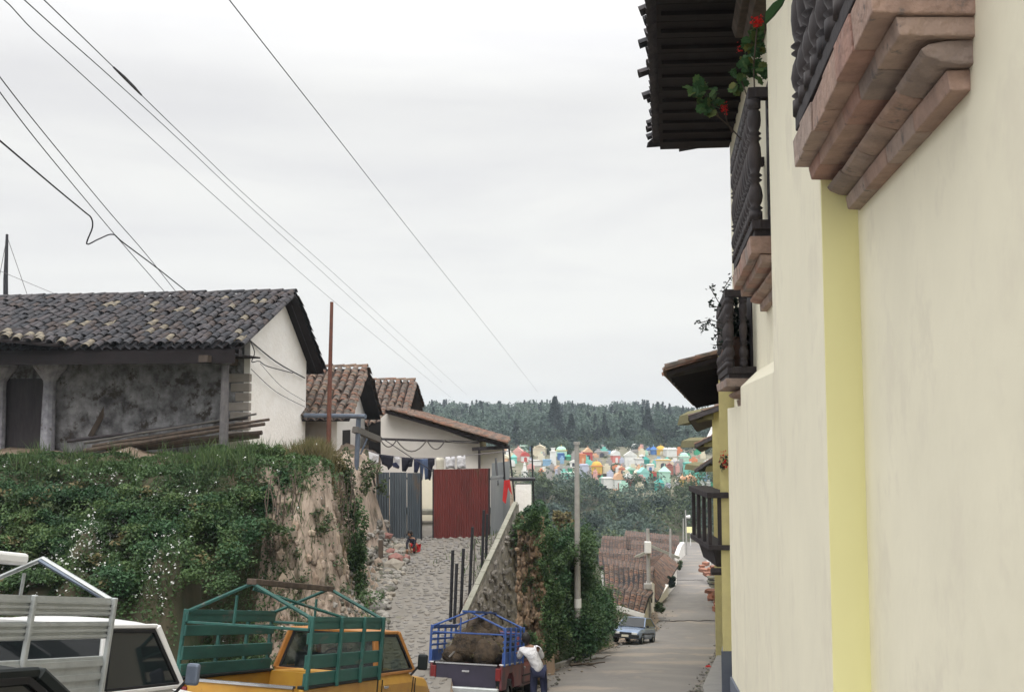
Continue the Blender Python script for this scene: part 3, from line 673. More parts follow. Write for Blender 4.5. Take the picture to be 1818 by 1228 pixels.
# ------------------------------------------------------------------ the ochre house behind it
oh = thing('ochre_house', 'ochre yellow house with dark blue plinth, just downhill of the cream balcony house', 'house', (4.4, 18.7, G(18.7)))
def O(dx, Y, z): return Vector((4.03+.225*(Y-18.7)+dx, Y, z))
mb = MB(); mb.hexa([O(0, 18.72, -9), O(5, 18.72, -9), O(5, 36, -11), O(0, 36, -11), O(0, 18.72, 1.25), O(5, 18.72, 1.6), O(5, 36, .9), O(0, 36, .7)]); obj('wall', mb, 'plaster_ochre', oh)
mb = MB(); mb.hexa([O(-.03, 18.69, -9), O(5, 18.69, -9), O(5, 36, -11), O(-.03, 36, -11), O(-.03, 18.69, -4.4), O(5, 18.69, -4.4), O(5, 36, -7.8), O(-.03, 36, -7.8)]); obj('plinth', mb, 'plinth_blue', oh)
A = at(1180, 659, 18.8); Bp = at(1231, 716, 35)
mb = MB(); up = Vector((4.6, 0, 1.35)); mb.hexa([A+Vector((.04, 0, -.09)), A+up+Vector((0, 0, -.12)), Bp+up+Vector((0, 0, -.12)), Bp+Vector((.04, 0, -.09)), A+Vector((.04, 0, -.02)), A+up, Bp+up, Bp+Vector((.04, 0, -.02))])
rf2 = obj('roof', mb, 'eave_wood', oh)
tile_roof(rf2, A+Vector((0, .1, 0)), (Bp-A), up, (Bp-A).length, 3.6, 'tile_red', n_parts=120, score=lambda p: p.y, jit=1.5)
for i in range(14):
    q = (i+.5)/14; a = A+(Bp-A)*q; m2 = MB(); m2.bar(a+Vector((.1, 0, -.14)), a+Vector((1.6, 0, .33-.16)), .09, .11); obj('rafter', m2, 'eave_wood', rf2)
b4 = obj('balcony', MB().box((3.99, 19.6, -2.45), (.42, 1.9, .09)), 'dark_wood', oh)
for (x, y) in ((3.83, 18.75), (3.83, 20.4), (3.83, 19.3), (3.83, 19.85), (4.02, 18.75)): obj('post', MB().box((x, y, -1.95), (.07, .07, 1.0)), 'dark_wood', b4, bevel=.01)
obj('rail', MB().box((3.97, 19.6, -1.45), (.42, 1.95, .11)), 'dark_wood', b4, bevel=.01)
obj('bracket', MB().hexa([(3.98, 18.9, -2.85), (4.12, 18.9, -2.85), (4.12, 20.2, -2.85), (3.98, 20.2, -2.85), (3.9, 18.8, -2.5), (4.14, 18.8, -2.5), (4.14, 20.4, -2.5), (3.9, 20.4, -2.5)]), 'dark_wood', b4, bevel=.02)
obj('beam', MB().tube([(3.86, 18.85, -2.93), (4.2, 18.85, -2.93)], .07, 8), 'dark_wood', b4)
# ------------------------------------------------------------------ lower houses of the same row, eaves stepping downhill
for i, (Y, tip, up_, lab, wm, ln) in enumerate(((36.5, (1222, 742), (1296, 716), 'small ochre house with short dark eave, below the tiled roof of the ochre house', 'plaster_ochre', 11),
        (50, (1233, 791), (1296, 760), 'ochre house with thin drooping eave, midway down the row of stepped eaves', 'plaster_ochre', 14),
        (66, (1233, 836), (1300, 790), 'lowest visible house of the row of stepped eaves, mossy tiles over ochre wall', 'plaster_ochre', 16))):
    a = at(*tip, Y); b = at(*up_, Y); d = Vector((.22*ln, ln, -.05*ln)); t = thing('row_house', lab, 'house', (b.x+1, Y, G(Y)), group='houses with stepped eaves down the street')
    wx = at(1268+2*i, 745, Y).x
    mb = MB(); mb.hexa([(wx, Y+.4, -16), (wx+7, Y+.4, -16), (wx+7+d.x, Y+ln, -20), (wx+d.x, Y+ln, -20), (wx, Y+.4, a.z+.35), (wx+7, Y+.4, a.z+1), (wx+7+d.x, Y+ln, a.z+.3), (wx+d.x, Y+ln, a.z-.3)]); obj('wall', mb, wm, t)
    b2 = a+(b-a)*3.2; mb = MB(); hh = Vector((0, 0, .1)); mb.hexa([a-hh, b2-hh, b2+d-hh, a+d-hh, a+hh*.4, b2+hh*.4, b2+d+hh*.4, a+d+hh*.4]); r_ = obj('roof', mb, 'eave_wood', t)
    far_tile_sheet('tile_field', a+hh*.5, a+d+hh*.5, b2+d+hh*.5, b2+hh*.5, 'tile_far', r_, du=.35, rows=.5)
    m2 = MB(); m2.hexa([(at(1246+2*i, 700, Y).x, Y+.1, a.z-.05), (wx, Y+.1, a.z-.05), (wx, Y+ln*.5, a.z-.3), (at(1246+2*i, 700, Y).x, Y+ln*.5, a.z-.3), (at(1246+2*i, 700, Y).x+.1, Y+.1, a.z+.3), (wx, Y+.1, a.z+.45), (wx, Y+ln*.5, a.z+.3), (at(1246+2*i, 700, Y).x+.1, Y+ln*.5, a.z+.1)]); obj('gable_board', m2, 'eave_plaster', t)
ground.data.materials.append(M['grave_ground'])
for p in ground.data.polygons:
    if 196 < p.center.y < 262: p.material_index = 1

gp = []; gd = []
for _ in range(1500):
    Y = 24+random.random()**1.6*60; s_ = random.random() < .7
    x = interp(Y, LE)+random.gauss(-.3, .45) if s_ else interp(Y, RE)-abs(random.gauss(0, .15)); d_ = random.uniform(.03, .11)
    gp.append((x, Y, G(Y)+.05+.01*(not s_))); gd.append((d_*1.3, d_, d_*.7))
stone_heap('gravel', gp, gd, 'rubble_many')

ground.data.materials.append(M['grave_ground'])
for p in ground.data.polygons:
    if 196 < p.center.y < 250: p.material_index = 1
# crumbling clods that roughen the two earth faces
cp_ = []; cd_ = []; k = 0
while k < 900:
    x = random.uniform(-7.0, -3.6); Y = random.uniform(20.5, 27.5); z = H(x, Y)
    if not (478 < pxx0(x, Y) < 690) or z > -1.6 or z < P(Y)-.1 and z < G(Y)+.2: k += .2; continue
    s_ = random.uniform(.06, .26); cp_.append((x, Y, z)); cd_.append((s_*random.uniform(.7, 1.4), s_*.6, s_*random.uniform(.8, 2.6))); k += 1
stone_heap('crumbling_earth', cp_, cd_, 'clod_many')
cp_ = []; cd_ = []
for _ in range(1500):
    x = random.uniform(.2, 1.6); Y = random.uniform(25.2, 31); z = H(x, Y)
    if z < G(Y)+.1 or z > -2.9: continue
    s_ = random.uniform(.06, .24); cp_.append((x, Y, z)); cd_.append((s_*random.uniform(.7, 1.2), s_*.7, s_*random.uniform(.8, 3)))
stone_heap('crumbling_earth', cp_, cd_, 'clod_orange_many')

# the raw earth face between lane wall and street, as a rough sheet with flutes and ledges
v = []; f = []; nx_, nz2 = 34, 70
for j in range(nz2+1):
    z = -2.75-5.2*j/nz2
    for i in range(nx_+1):
        q = j/nz2; x = .14+(.78+.16*nse(z*.9, 4)-.12*q)*i/nx_
        y = 26.55 - .9*q + .9*max(0, x-.55) + .34*nse(x*2.6, z*.35, 1) + .16*nse(x*6, z*1.6, 2) + .09*nse(x*13, z*7, 3) - .12*math.floor((z+.3*nse(x*2, 5))*1.3 % 2)
        v.append((x+.05*nse(z*2, x*3), y, z))
for j in range(nz2):
    for i in range(nx_): a_ = j*(nx_+1)+i; f.append((a_, a_+1, a_+nx_+2, a_+nx_+1))
me = bpy.data.meshes.new('earth_bank'); me.from_pydata(v, [], f); me.materials.append(M['cliff_orange']); o = bpy.data.objects.new('earth_bank', me); link(o); o['kind'] = 'structure'
cp_ = []; cd_ = []
for _ in range(420):
    p = random.choice(v); s_ = random.uniform(.05, .17); cp_.append((p[0], p[1]-.02, p[2])); cd_.append((s_*random.uniform(.7, 1.3), s_*.7, s_*random.uniform(.7, 2.2)))
stone_heap('crumbling_earth', cp_, cd_, 'clod_orange_many'); BANKV = v
# ================================================================== LEFT: old houses on the bank
class Fr:
    def __init__(s, o, ang):
        s.o = Vector((o[0], o[1], 0)); s.u = Vector((-math.cos(ang), math.sin(ang), 0)); s.v = Vector((math.sin(ang), math.cos(ang), 0))
    def __call__(s, u, v, z): return s.o + s.u*u + s.v*v + Vector((0, 0, z))
def hx8(f, u0, u1, v0, v1, z0, z1, mb=None):
    mb = mb or MB(); return mb.hexa([f(u0, v0, z0), f(u1, v0, z0), f(u1, v1, z0), f(u0, v1, z0), f(u0, v0, z1), f(u1, v0, z1), f(u1, v1, z1), f(u0, v1, z1)])
def gable_house(name, label, f, ulen, vlen, zb, ze, zr, ze2, vr, ovu, ovf, ovb, kind, wall_m, side_m, n_parts, du, light=0., thick=.06, score=None):
    """ridge along u at v=vr; front eave (v=-ovf) at ze, back eave (v=vlen+ovb) at ze2"""
    t = thing(name, label, 'house', f(0, 0, zb))
    sf = (zr-ze)/(vr+ovf); sb = (zr-ze2)/(vlen+ovb-vr)
    zf0 = zr-sf*vr-.1; zb0 = zr-sb*(vlen-vr)-.1
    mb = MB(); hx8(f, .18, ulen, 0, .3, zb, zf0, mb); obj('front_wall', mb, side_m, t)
    mb = MB(); poly = [f(0, 0, zb), f(0, vlen, zb), f(0, vlen, zb0), f(0, vr, zr-.12), f(0, 0, zf0)]; mb.prism(poly, f.u*.18); obj('gable_wall', mb, wall_m, t)
    mb = MB(); hx8(f, .18, ulen, vlen-.3, vlen, zb, zb0, mb); obj('back_wall', mb, wall_m, t)
    mb = MB()
    for (va, za, vb, zb_) in ((-ovf, ze, vr, zr), (vlen+ovb, ze2, vr, zr)):
        mb.hexa([f(-ovu, va, za-.05-thick), f(ulen, va, za-.05-thick), f(ulen, vb, zb_-.05-thick), f(-ovu, vb, zb_-.05-thick), f(-ovu, va, za-.05), f(ulen, va, za-.05), f(ulen, vb, zb_-.05), f(-ovu, vb, zb_-.05)])
    rf = obj('roof', mb, 'eave_wood', t)
    Vv = (f(0, vr, zr)-f(0, -ovf, ze)); lv = Vv.length
    tile_roof(rf, f(-ovu+.1, -ovf-.06, ze), f.u, Vv, ulen+ovu-.1, lv+.05, kind, du=du, dv=.34, n_parts=n_parts, light=light, score=score, jit=1.9 if light else 1.2)
    Vb = (f(0, vr, zr)-f(0, vlen+ovb, ze2))
    tile_roof(rf, f(-ovu+.1, vlen+ovb, ze2), f.u, Vb, ulen+ovu-.1, Vb.length, kind, du=du, dv=.34, n_parts=0)
    n = int((ulen+ovu)/.42); U = -f.u; X = f.v
    for i in range(n):
        m_ = Matrix((X, -U, Vector((0, 0, 1)))).transposed().to_4x4()
        inst('ridge_tile', TM[kind], rf, world=Matrix.Translation(f(-ovu-.02+i*.42, vr, zr+.03+random.uniform(-.012, .018))) @ m_ @ Matrix.Rotation(random.gauss(0, .03)-.02, 4, 'X') @ Matrix.Diagonal((1.15, 1.15, 1.1, 1)))
    # verge tiles along the gable edge, both slopes
    for (va, za, Vd, l_) in ((-ovf, ze, Vv, lv), (vlen+ovb, ze2, Vb, Vb.length)):
        Vd = Vd.normalized(); Nn = f.u.cross(Vd).normalized(); Nn = Nn if Nn.z > 0 else -Nn; X2 = Vd.cross(Nn); m_ = Matrix((X2, Vd, Nn)).transposed().to_4x4()
        for i in range(int(l_/.36)): inst('verge_tile', TM[kind], rf, world=Matrix.Translation(f(-ovu, va, za)+Vd*(i*.36)+Nn*.0) @ m_ @ Matrix.Rotation(random.gauss(0, .06), 4, 'Z'))
    return t, rf
x0, _ = ray(443, 700); f1 = Fr((x0*27, 27), math.atan(.15))
h1, rf1 = gable_house('old_tiled_house', 'old whitewashed house with sagging blackened tile roof and deep porch on the bank', f1, 17, 4.4, -1.25, 1.98, 3.88, 1.62, 2.2, .45, 1.62, .45, 'tile_dark', 'whitewash', 'whitewash_dirty_shade', 285, .265, light=.035, score=lambda p: -p.x)
# porch posts, beam, brackets
mb = MB(); mb.bar(f1(-.3, -1.32, 1.80), f1(17, -1.32, 1.80), .2, .2); obj('porch_beam', mb, 'dark_wood', h1)
mb = MB(); hx8(f1, -.3, 17, -1.62, 0, 1.72, 1.76, mb); obj('porch_shade_panel', mb, 'eave_wood', h1)  # added panel that blocks sky light and darkens the porch wall
mb = MB(); hx8(f1, -.3, 17, -1.66, -1.62, 1.5, 1.86, mb); obj('porch_shade_fascia', mb, 'eave_wood', h1)  # added board hung below the eave to deepen the porch shade
mb = MB(); mb.hexa([f1(.35, -1.9, 1.52), f1(.35, .5, 1.52), f1(.6, .5, 1.52), f1(.6, -1.9, 1.52), f1(.35, -1.9, 1.7), f1(.35, .5, 1.7), f1(.6, .5, 1.7), f1(.6, -1.9, 1.7)]); obj('tie_beam', mb, 'old_wood', h1)
p = at(398, 740, 25.75); mb = MB(); mb.lathe([(.14, -1.25), (.13, -.8), (.105, 1.2), (.11, 1.45), (.17, 1.5), (.18, 1.72)], (p.x, p.y, 0), 10); obj('porch_post', mb, 'post_grey', h1, smooth=False)
for i, px in enumerate((86, -2)):
    p = at(px, 740, 27.6+.3*i); mb = MB(); mb.lathe([(.26, -1.5), (.26, -1.0), (.2, -.95), (.19, 0), (.165, 1.0), (.18, 1.12), (.30, 1.3), (.45, 1.5), (.48, 1.7), (.42, 1.9)], (p.x, p.y, 0), 10)
    obj('porch_column', mb, 'stone_column', h1, label='pale stone column flaring to a mossy capital')
# small lit roof patch over the column
a = at(-30, 600, 25.9); b = at(112, 612, 25.9); c = at(90, 588, 27); d = at(-30, 576, 27)
mb = MB(); hh = Vector((0, 0, .07)); mb.hexa([a-hh, b-hh, c-hh, d-hh, a, b, c, d]); pr = obj('porch_roof', mb, 'eave_wood', h1)
tile_roof(pr, a, b-a, d-a, (b-a).length, .9, 'tile_dark', du=.3, dv=.36, n_parts=60, deck=False, light=.45, jit=1.5)
# porch back: door, stone quoin, raking beam
mb = MB(); hx8(f1, 6.0, 10.2, -.04, .01, -1.2, 1.2, mb); obj('door', mb, 'dark_wood', h1)  # dark door, widened so its colour also stands in for deep porch shade
for i in range(9):
    mb = MB(); hx8(f1, -.012, .42+.14*((i*7) % 3), -.03, .12, -1.1+i*.27, -1.1+i*.27+.24, mb); obj('quoin_stone', mb, 'adobe_grey', h1, bevel=.02, seg=1)
a = at(160, 775, 27.6); b = at(216, 672, 27.9); mb = MB(); mb.bar(a, b, .16, .14); obj('raking_beam', mb, 'old_wood', h1)
mb = MB(); hx8(f1, -.4, 17, -1.75, 0, -1.3, -1.02, mb); obj('porch_floor', mb, 'adobe_grey', h1)
# long poles stacked in the porch
for i, (pa, pb, r_, k, lab) in enumerate((((150, 800), (470, 752), .07, 'old_wood', 'lowest long round pole of the stack in the old porch'), ((165, 792), (478, 744), .055, 'old_wood', 'straight pole jutting furthest beyond the porch corner post'),
        ((150, 786), (455, 735), .04, 'grey_wood', 'thin grey pole on top of the porch pole stack'), ((190, 797), (465, 768), .09, 'old_wood', 'thick dark log under the porch pole stack'), ((120, 783), (440, 741), .05, 'dark_wood', 'blackened pole against the dirty porch wall'),
        ((200, 801), (460, 775), .08, 'old_wood', 'stubby brown log at the foot of the pole stack'), ((230, 778), (449, 748), .03, 'grey_wood', 'slender pale cane among the stacked porch poles'), ((140, 806), (380, 781), .06, 'grey_wood', 'short weathered pole lying at the front edge of the porch'))):
    Yp = 25.95+.07*i; a = at(*pa, Yp+.75); b = at(*pb, Yp); mb = MB(); n = 6
    mb.tube([a+(b-a)*(j/n)+Vector((0, 0, .03*nse(j*.7, i))) for j in range(n+1)], [r_*(1-.3*j/n) for j in range(n+1)], 7)
    top(obj('wooden_pole', mb, k, smooth=False), lab, 'pole', 'poles stacked in the porch')
# cables fixed to the gable
def cable(label, pts, r_=.012, m='wire', name='cable', n=5, cat='cable', group=None, curve=True):
    P_ = [at(*p) for p in pts]
    if curve and len(P_) > 2:
        q = []
        for i in range(len(P_)-1):
            p0, p1, p2, p3 = P_[max(i-1, 0)], P_[i], P_[i+1], P_[min(i+2, len(P_)-1)]
            for k in range(5):
                t_ = k/5; q.append(.5*((2*p1)+(p2-p0)*t_+(2*p0-5*p1+4*p2-p3)*t_*t_+(3*p1-p0-3*p2+p3)*t_**3))
        P_ = q+[P_[-1]]
    return top(obj(name, MB().tube(P_, r_, n), m), label, cat, group)
cable('thick dark cable running down across the whitewashed gable', [(441, 602, 26.8), (490, 642, 28.6), (541, 671, 31)], .02)
cable('thin drooping cable, lower of the pair on the whitewashed gable', [(446, 655, 26.85), (490, 695, 28.7), (541, 722, 31)], .009)
cable('thin slack cable between the thick gable cable and the lowest one', [(462, 645, 27.0), (500, 686, 29), (541, 712, 31)], .007)
cable('frayed bundle of wires knotted at the gable corner of the old house', [(442, 600, 26.7), (452, 625, 26.7), (447, 642, 26.7), (460, 641, 26.8), (475, 650, 27.3), (520, 662, 29.8)], .014)
# ---------------------------------------------------------------- second house
x0, _ = ray(599, 700); f2 = Fr((x0*31.7, 31.7), math.atan(.03))
h2, rf2_ = gable_house('small_tiled_house', 'small cream house with reddish clay tile roof, between the old house and the lane', f2, 5, 5.0, -1.7, .06, 1.86, .12, 2.4, .55, .7, .3, 'tile_red', 'whitewash_clean', 'adobe_grey', 290, .28, score=lambda p: p.y)
mb = MB(); mb.hexa([f2(-.012, .9, -1.3), f2(-.012, 2.2, -1.3), f2(.05, 2.2, -1.3), f2(.05, .9, -1.3), f2(-.012, .9, -.35), f2(-.012, 2.2, -.35), f2(.05, 2.2, -.35), f2(.05, .9, -.35)]); obj('window', mb, 'deck_dark', h2)
# third house, behind
f3 = Fr((at(700, 700, 38.2).x, 38.2), math.atan(.02))
h3, rf3 = gable_house('rear_tiled_house', 'house half hidden behind the small tiled house, brown clay roof and white gable peak', f3, 4.6, 5.4, -2.5, -.15, 1.66, .5, 2.7, .5, .7, .3, 'tile_red', 'whitewash_clean', 'adobe_grey', 220, .29, score=lambda p: p.y)
# fourth: white house with gable facing the lane, low-pitched tiled roof
h4 = thing('white_lane_house', 'white house behind the clothesline with low sloping tiled roof edge and garland under it', 'house', at(765, 900, 34))
mb = MB(); q = [(676, 900, 34), (676, 742, 34), (692, 729, 34), (852, 786, 34), (852, 900, 34)]; mb.prism([at(*p) for p in reversed(q)], (0, 8, 0)); obj('front_wall', mb, 'whitewash_clean', h4)
mb = MB(); a, b = at(684, 727, 33.5), at(898, 789, 33.5); hh = Vector((0, 0, .12)); dd = Vector((0, 9, 0)); mb.hexa([a-hh, b-hh, b+dd-hh, a+dd-hh, a, b, b+dd, a+dd]); rf4 = obj('roof', mb, 'eave_wood', h4)
tile_roof(rf4, b+Vector((.05, 0, .02)), (0, 1, 0), a-b, 9, (a-b).length+.1, 'tile_red', du=.3, dv=.33, n_parts=280, score=lambda p: p.y)
mb = MB(); a, b = at(655, 755, 35.5), at(690, 742, 35.5); mb.hexa([a+Vector((0, 0, -4)), b+Vector((0, 0, -4)), b+Vector((0, 2, -4)), a+Vector((0, 2, -4)), a, b, b+Vector((0, 2, 0)), a+Vector((0, 2, 0))]); obj('passage_shade', mb, 'deck_dark', h4, label='dark block standing in for the shade of an open side passage')  # solid near-black block, shade of the opening put into its colour
mb = MB(); a = at(852, 798, 33.8); b = at(905, 793, 33.8)
mb.hexa([at(850, 900, 34.3), at(896, 900, 34.3), at(896, 900, 37), at(850, 900, 37), at(850, 797, 34.3), at(896, 797, 34.3), at(896, 797, 37), at(850, 797, 37)]); obj('annex_wall', mb, 'whitewash_clean', h4)
obj('post', MB().tube([at(851, 900, 33.7), at(851, 795, 33.7)], .05, 6), 'dark_wood', h4)
obj('beam', MB().bar(at(838, 797, 33.7), at(905, 793, 33.7), .09, .12), 'dark_wood', h4)
obj('rail', MB().bar(at(676, 779, 33.6), at(850, 785, 33.6), .06, .08), 'dark_wood', h4)
pts = []
for a_, b_, s_ in ((676, 704, 12), (704, 758, 20), (758, 790, 16), (790, 850, 5)):
    for k in range(9): t_ = k/8; pts.append(at(a_+(b_-a_)*t_, 781+s_*4*t_*(1-t_), 33.55))
top(obj('garland', MB().tube(pts, .022, 5), 'grey_wood'), 'dark scalloped garland hung along the white house front under the eave', 'garland')
# ---------------------------------------------------------------- pipe frame, poles
t = thing('pipe_frame', 'blue grey pipe frame with long horizontal arm in front of the small tiled house', 'frame', at(634, 885, 29))
obj('post', MB().tube([at(630, 890, 29), at(637, 738, 29)], .075, 8), 'pipe_blue', t); obj('arm', MB().tube([at(541, 737, 30), at(649, 739, 28.8)], .07, 8), 'pipe_blue', t)
obj('brace', MB().tube([at(640, 806, 29), at(652, 778, 29)], .03, 6), 'pipe_blue', t)
obj('board', MB().bar(at(630, 762, 28.9), at(672, 780, 30), .2, .18), 'grey_wood', t)
top(obj('rusty_pole', MB().tube([at(583, 800, 28.4), at(585, 700, 28.4), at(589, 536, 28.4)], [.07, .065, .05], 8), 'steel_rust'), 'tall rusty iron pole standing before the small tiled house', 'pole')
t = thing('antenna_pole', 'slim dark antenna pole with guy wires rising behind the blackened roof', 'antenna', at(10, 560, 34))
obj('mast', MB().tube([at(10, 560, 34), at(10, 495, 34), at(12.5, 416, 34)], [.09, .08, .045], 7), 'steel_dark', t)
obj('guy_wire', MB().tube([at(12.5, 420, 34), at(50, 528, 36)], .01, 4), 'wire_grey', t); obj('guy_wire', MB().tube([at(12.5, 420, 34), at(-8, 528, 36)], .01, 4), 'wire_grey', t)
# ---------------------------------------------------------------- gates of corrugated sheet
def corr(px0, px1, pyt0, pyt1, pyb0, pyb1, Y0, Y1, pitch=.075, amp=.018):
    A, B = at(px0, pyt0, Y0), at(px1, pyt1, Y1); C, D = at(px1, pyb1, Y1), at(px0, pyb0, Y0)
    n = int((B-A).length/pitch)*4; nn = (B-A).cross(Vector((0, 0, 1))).normalized(); v = []; f = []
    for i in range(n+1):
        t_ = i/n; off = nn*amp*math.sin(i*math.pi/2)
        v += [A+(B-A)*t_+off, D+(C-D)*t_+off, A+(B-A)*t_+off+nn*.006, D+(C-D)*t_+off+nn*.006]
    for i in range(n):
        a = i*4; f += [(a, a+1, a+5, a+4), (a+2, a+6, a+7, a+3), (a, a+4, a+6, a+2), (a+1, a+3, a+7, a+5)]
    mb = MB(); mb.v = [tuple(p) for p in v]; mb.f = f; return mb
def gate(name, label, segs, m, frame):
    base = at((segs[0][0]+segs[-1][1])/2, segs[0][4], segs[0][6]); t = thing(name, label, 'gate', base)
    for s_ in segs: obj('sheet', corr(*s_), m, t, smooth=False)
    for a, b in frame: obj('frame_rail', MB().bar(at(*a), at(*b), .06, .06), 'steel_dark', t)
    return t
gate('sheet_gate', 'grey corrugated metal gate standing ajar, next to the rubble heap', [(668, 691, 838, 838, 957, 961, 30.3, 30.2), (692, 722, 838, 838, 961, 964, 30.2, 30.05), (723, 747, 839, 839, 964, 962, 30.05, 29.9)], 'zinc', [((669, 848, 30.4), (746, 849, 30.0)), ((669, 945, 30.4), (746, 950, 30.0)), ((747, 839, 30.0), (748, 964, 29.95))])
gate('sheet_gate', 'red painted corrugated metal gate in the middle of the lane', [(770, 868, 833, 831, 955, 954, 30.0, 30.3)], 'red_sheet', [((770, 887, 30.05), (868, 887, 30.35)), ((769.5, 832, 30.03), (769.5, 957, 30.03)), ((868.5, 831, 30.33), (868.5, 956, 30.33))])
gate('sheet_fence', 'bright grey corrugated sheets fixed beside the red gate', [(871, 893, 845, 843, 954, 935, 30.6, 31.4), (873, 905, 822, 818, 960, 930, 31.5, 32.4)], 'zinc_bright', [((871, 850, 30.65), (893, 848, 31.45)), ((880, 813, 31.4), (884, 860, 31.0))])
top(obj('yard_wall', MB().hexa([at(745, 965, 33), at(775, 965, 33), at(775, 965, 33.2), at(745, 965, 33.2), at(745, 850, 33), at(775, 850, 33), at(775, 850, 33.2), at(745, 850, 33.2)]), 'plaster_cream'), 'low pale yard wall seen through the gap between the two gates', 'wall')
v = []; mb = MB(); mb.box(at(760, 908, 32.4), (1.2, .5, .16)); top(obj('yard_step', mb, 'wall_cap', bevel=.03), 'pale stone step in the gap between the gates', 'step')
t = thing('gate_post', 'whitish plaster gate pillar with flat dark slab, at the top end of the retaining wall', 'pillar', at(928, 905, 31))
obj('pillar', MB().box(at(929, 885, 31.2)+Vector((0, 0, -.3)), (.52, .5, 1.55)), 'whitewash', t, bevel=.03); obj('slab', MB().box(at(927, 850, 31.2), (.85, .6, .09)), 'steel_dark', t, bevel=.01)
top(obj('red_rag', MB().hexa([at(892, 888, 30.2), at(898, 894, 30.2), at(898, 894, 30.26), at(892, 888, 30.26), at(895, 852, 30.2), at(904, 852, 30.2), at(904, 852, 30.26), at(895, 852, 30.26)]).hexa([at(904, 870, 30.1), at(909, 878, 30.1), at(909, 878, 30.16), at(904, 870, 30.16), at(899, 852, 30.1), at(905, 851, 30.1), at(905, 851, 30.16), at(899, 852, 30.16)]), 'cloth_red'), 'bright red rag draped over the bright grey sheets by the retaining wall', 'cloth')
for i, (a, b, y_, lab) in enumerate((((944, 790), (948, 905), 31.5, 'thin dark pole just behind the slab topped gate pillar'), ((893, 795), (897, 868), 31.8, 'thin dark pole in front of the bright grey sheets'), ((903, 790), (916, 905), 31.6, 'thin dark leaning pole between red rag and gate pillar'))):
    top(obj('thin_pole', MB().tube([at(*b, y_), at(*a, y_)], .03, 6), 'steel_dark'), lab, 'pole')
# ---------------------------------------------------------------- washing
top(obj('clothesline', MB().tube([at(650, 796, 31.4), at(672, 806, 31.4), at(720, 812, 31.4), at(775, 813, 31.4), at(850, 806, 31.4), at(905, 800, 31.6)], .012, 4), 'wire_grey'), 'clothesline strung in front of the white house', 'line')
top(obj('prop_wire', MB().tube([at(676, 776, 31.2), at(740, 818, 31.2), at(768, 836, 31.2)], .014, 4), 'wire'), 'dark wire slanting down over the washing towards the red gate', 'wire')
def cloth(poly, Y, m, label, cat, name='hanging_cloth', legs=False):
    pts = [at(*p, Y) for p in poly]; c = sum(pts, Vector())/len(pts)
    bm = bmesh.new(); vs = [bm.verts.new(p) for p in pts]; bm.faces.new(vs)
    bmesh.ops.triangulate(bm, faces=bm.faces[:]); bmesh.ops.subdivide_edges(bm, edges=bm.edges[:], cuts=3, use_grid_fill=True)
    for v_ in bm.verts: v_.co.y += .07*math.sin(v_.co.x*17+v_.co.z*2)+.03*nse(v_.co.x*6, v_.co.z*6)
    me = bpy.data.meshes.new(name); bm.to_mesh(me); bm.free(); me.materials.append(M[m]); me.shade_smooth(); o = bpy.data.objects.new(name, me); link(o)
    s = o.modifiers.new('solid', 'SOLIDIFY'); s.thickness = .015
    return top(o, label, cat, 'washing on the clothesline')
CL = 31.35
cloth([(654, 801), (673, 807), (672, 824), (656, 822)], CL, 'cloth_white', 'white cloth at the start of the clothesline beside the small house', 'cloth')
cloth([(674, 806), (698, 809), (697, 826), (690, 834), (688, 828), (678, 824)], CL, 'cloth_black', 'black shirt, first dark garment on the clothesline', 'shirt')
cloth([(699, 810), (711, 811), (709, 832), (702, 831)], CL, 'cloth_white', 'narrow white top hanging after the first black shirt', 'top')
cloth([(696, 822), (703, 820), (710, 828), (708, 831), (698, 829)], CL-.05, 'cloth_navy', 'small dark bundle hanging low over the narrow white top', 'cloth')
cloth([(713, 812), (734, 813), (732, 828), (721, 829), (720, 837), (714, 836)], CL, 'cloth_black', 'wide black trousers folded over the middle of the clothesline', 'trousers')
cloth([(735, 814), (746, 814), (745, 828), (740, 839), (735, 838)], CL, 'cloth_navy', 'dark shorts hanging between the black trousers and the jeans', 'shorts')
cloth([(746, 814), (759, 814), (760, 850), (755, 851), (753, 828), (750, 852), (746, 851)], CL, 'cloth_denim', 'faded blue jeans hanging above the gap between the gates', 'jeans')
cloth([(759, 814), (772, 813), (772, 824), (766, 830), (763, 853), (760, 850)], CL, 'cloth_black', 'black garment with one long leg beside the blue jeans', 'trousers')
cloth([(774, 812), (788, 812), (788, 838), (775, 838)], CL, 'cloth_cream', 'cream towel hanging above the edge of the red gate', 'towel')
cloth([(791, 811), (808, 810), (808, 832), (800, 830), (792, 832)], CL, 'cloth_white', 'white shirt above the middle of the red gate', 'shirt')
cloth([(811, 809), (826, 808), (827, 831), (812, 832)], CL, 'cloth_white', 'last white shirt of the clothesline, above the far part of the red gate', 'shirt')
# ---------------------------------------------------------------- iron posts leaning along the lane wall
for i, (a, b, Y, lab) in enumerate((((804, 976), (801, 1095), 24.0, 'dark iron fence post closest to the blue rack'), ((811, 1000), (808, 1095), 23.9, 'shorter dark post right against the one closest to the blue rack'), ((823, 973), (819, 1090), 24.4, 'third iron post from the blue rack, thick and black'),
        ((839, 935), (834, 1068), 25.4, 'tall black iron post halfway along the retaining wall'), ((843, 955), (841, 1050), 25.9, 'thin pale stake next to the tall halfway post'), ((859, 905), (856, 1010), 27.3, 'black post standing in front of the red gate edge'), ((865, 912), (863, 985), 28.2, 'last dark post, at the foot of the red gate'))):
    p = at(*a, Y); q = Vector((p.x-.04, Y, P(Y)))
    q = at(b[0], 745, Y); q.z = P(Y)-.1
    top(obj('fence_post', MB().tube([q, p], .045 if 'pale' not in lab else .025, 6), 'steel_dark' if 'pale' not in lab else 'grey_wood'), lab, 'post', 'iron posts along the lane wall')
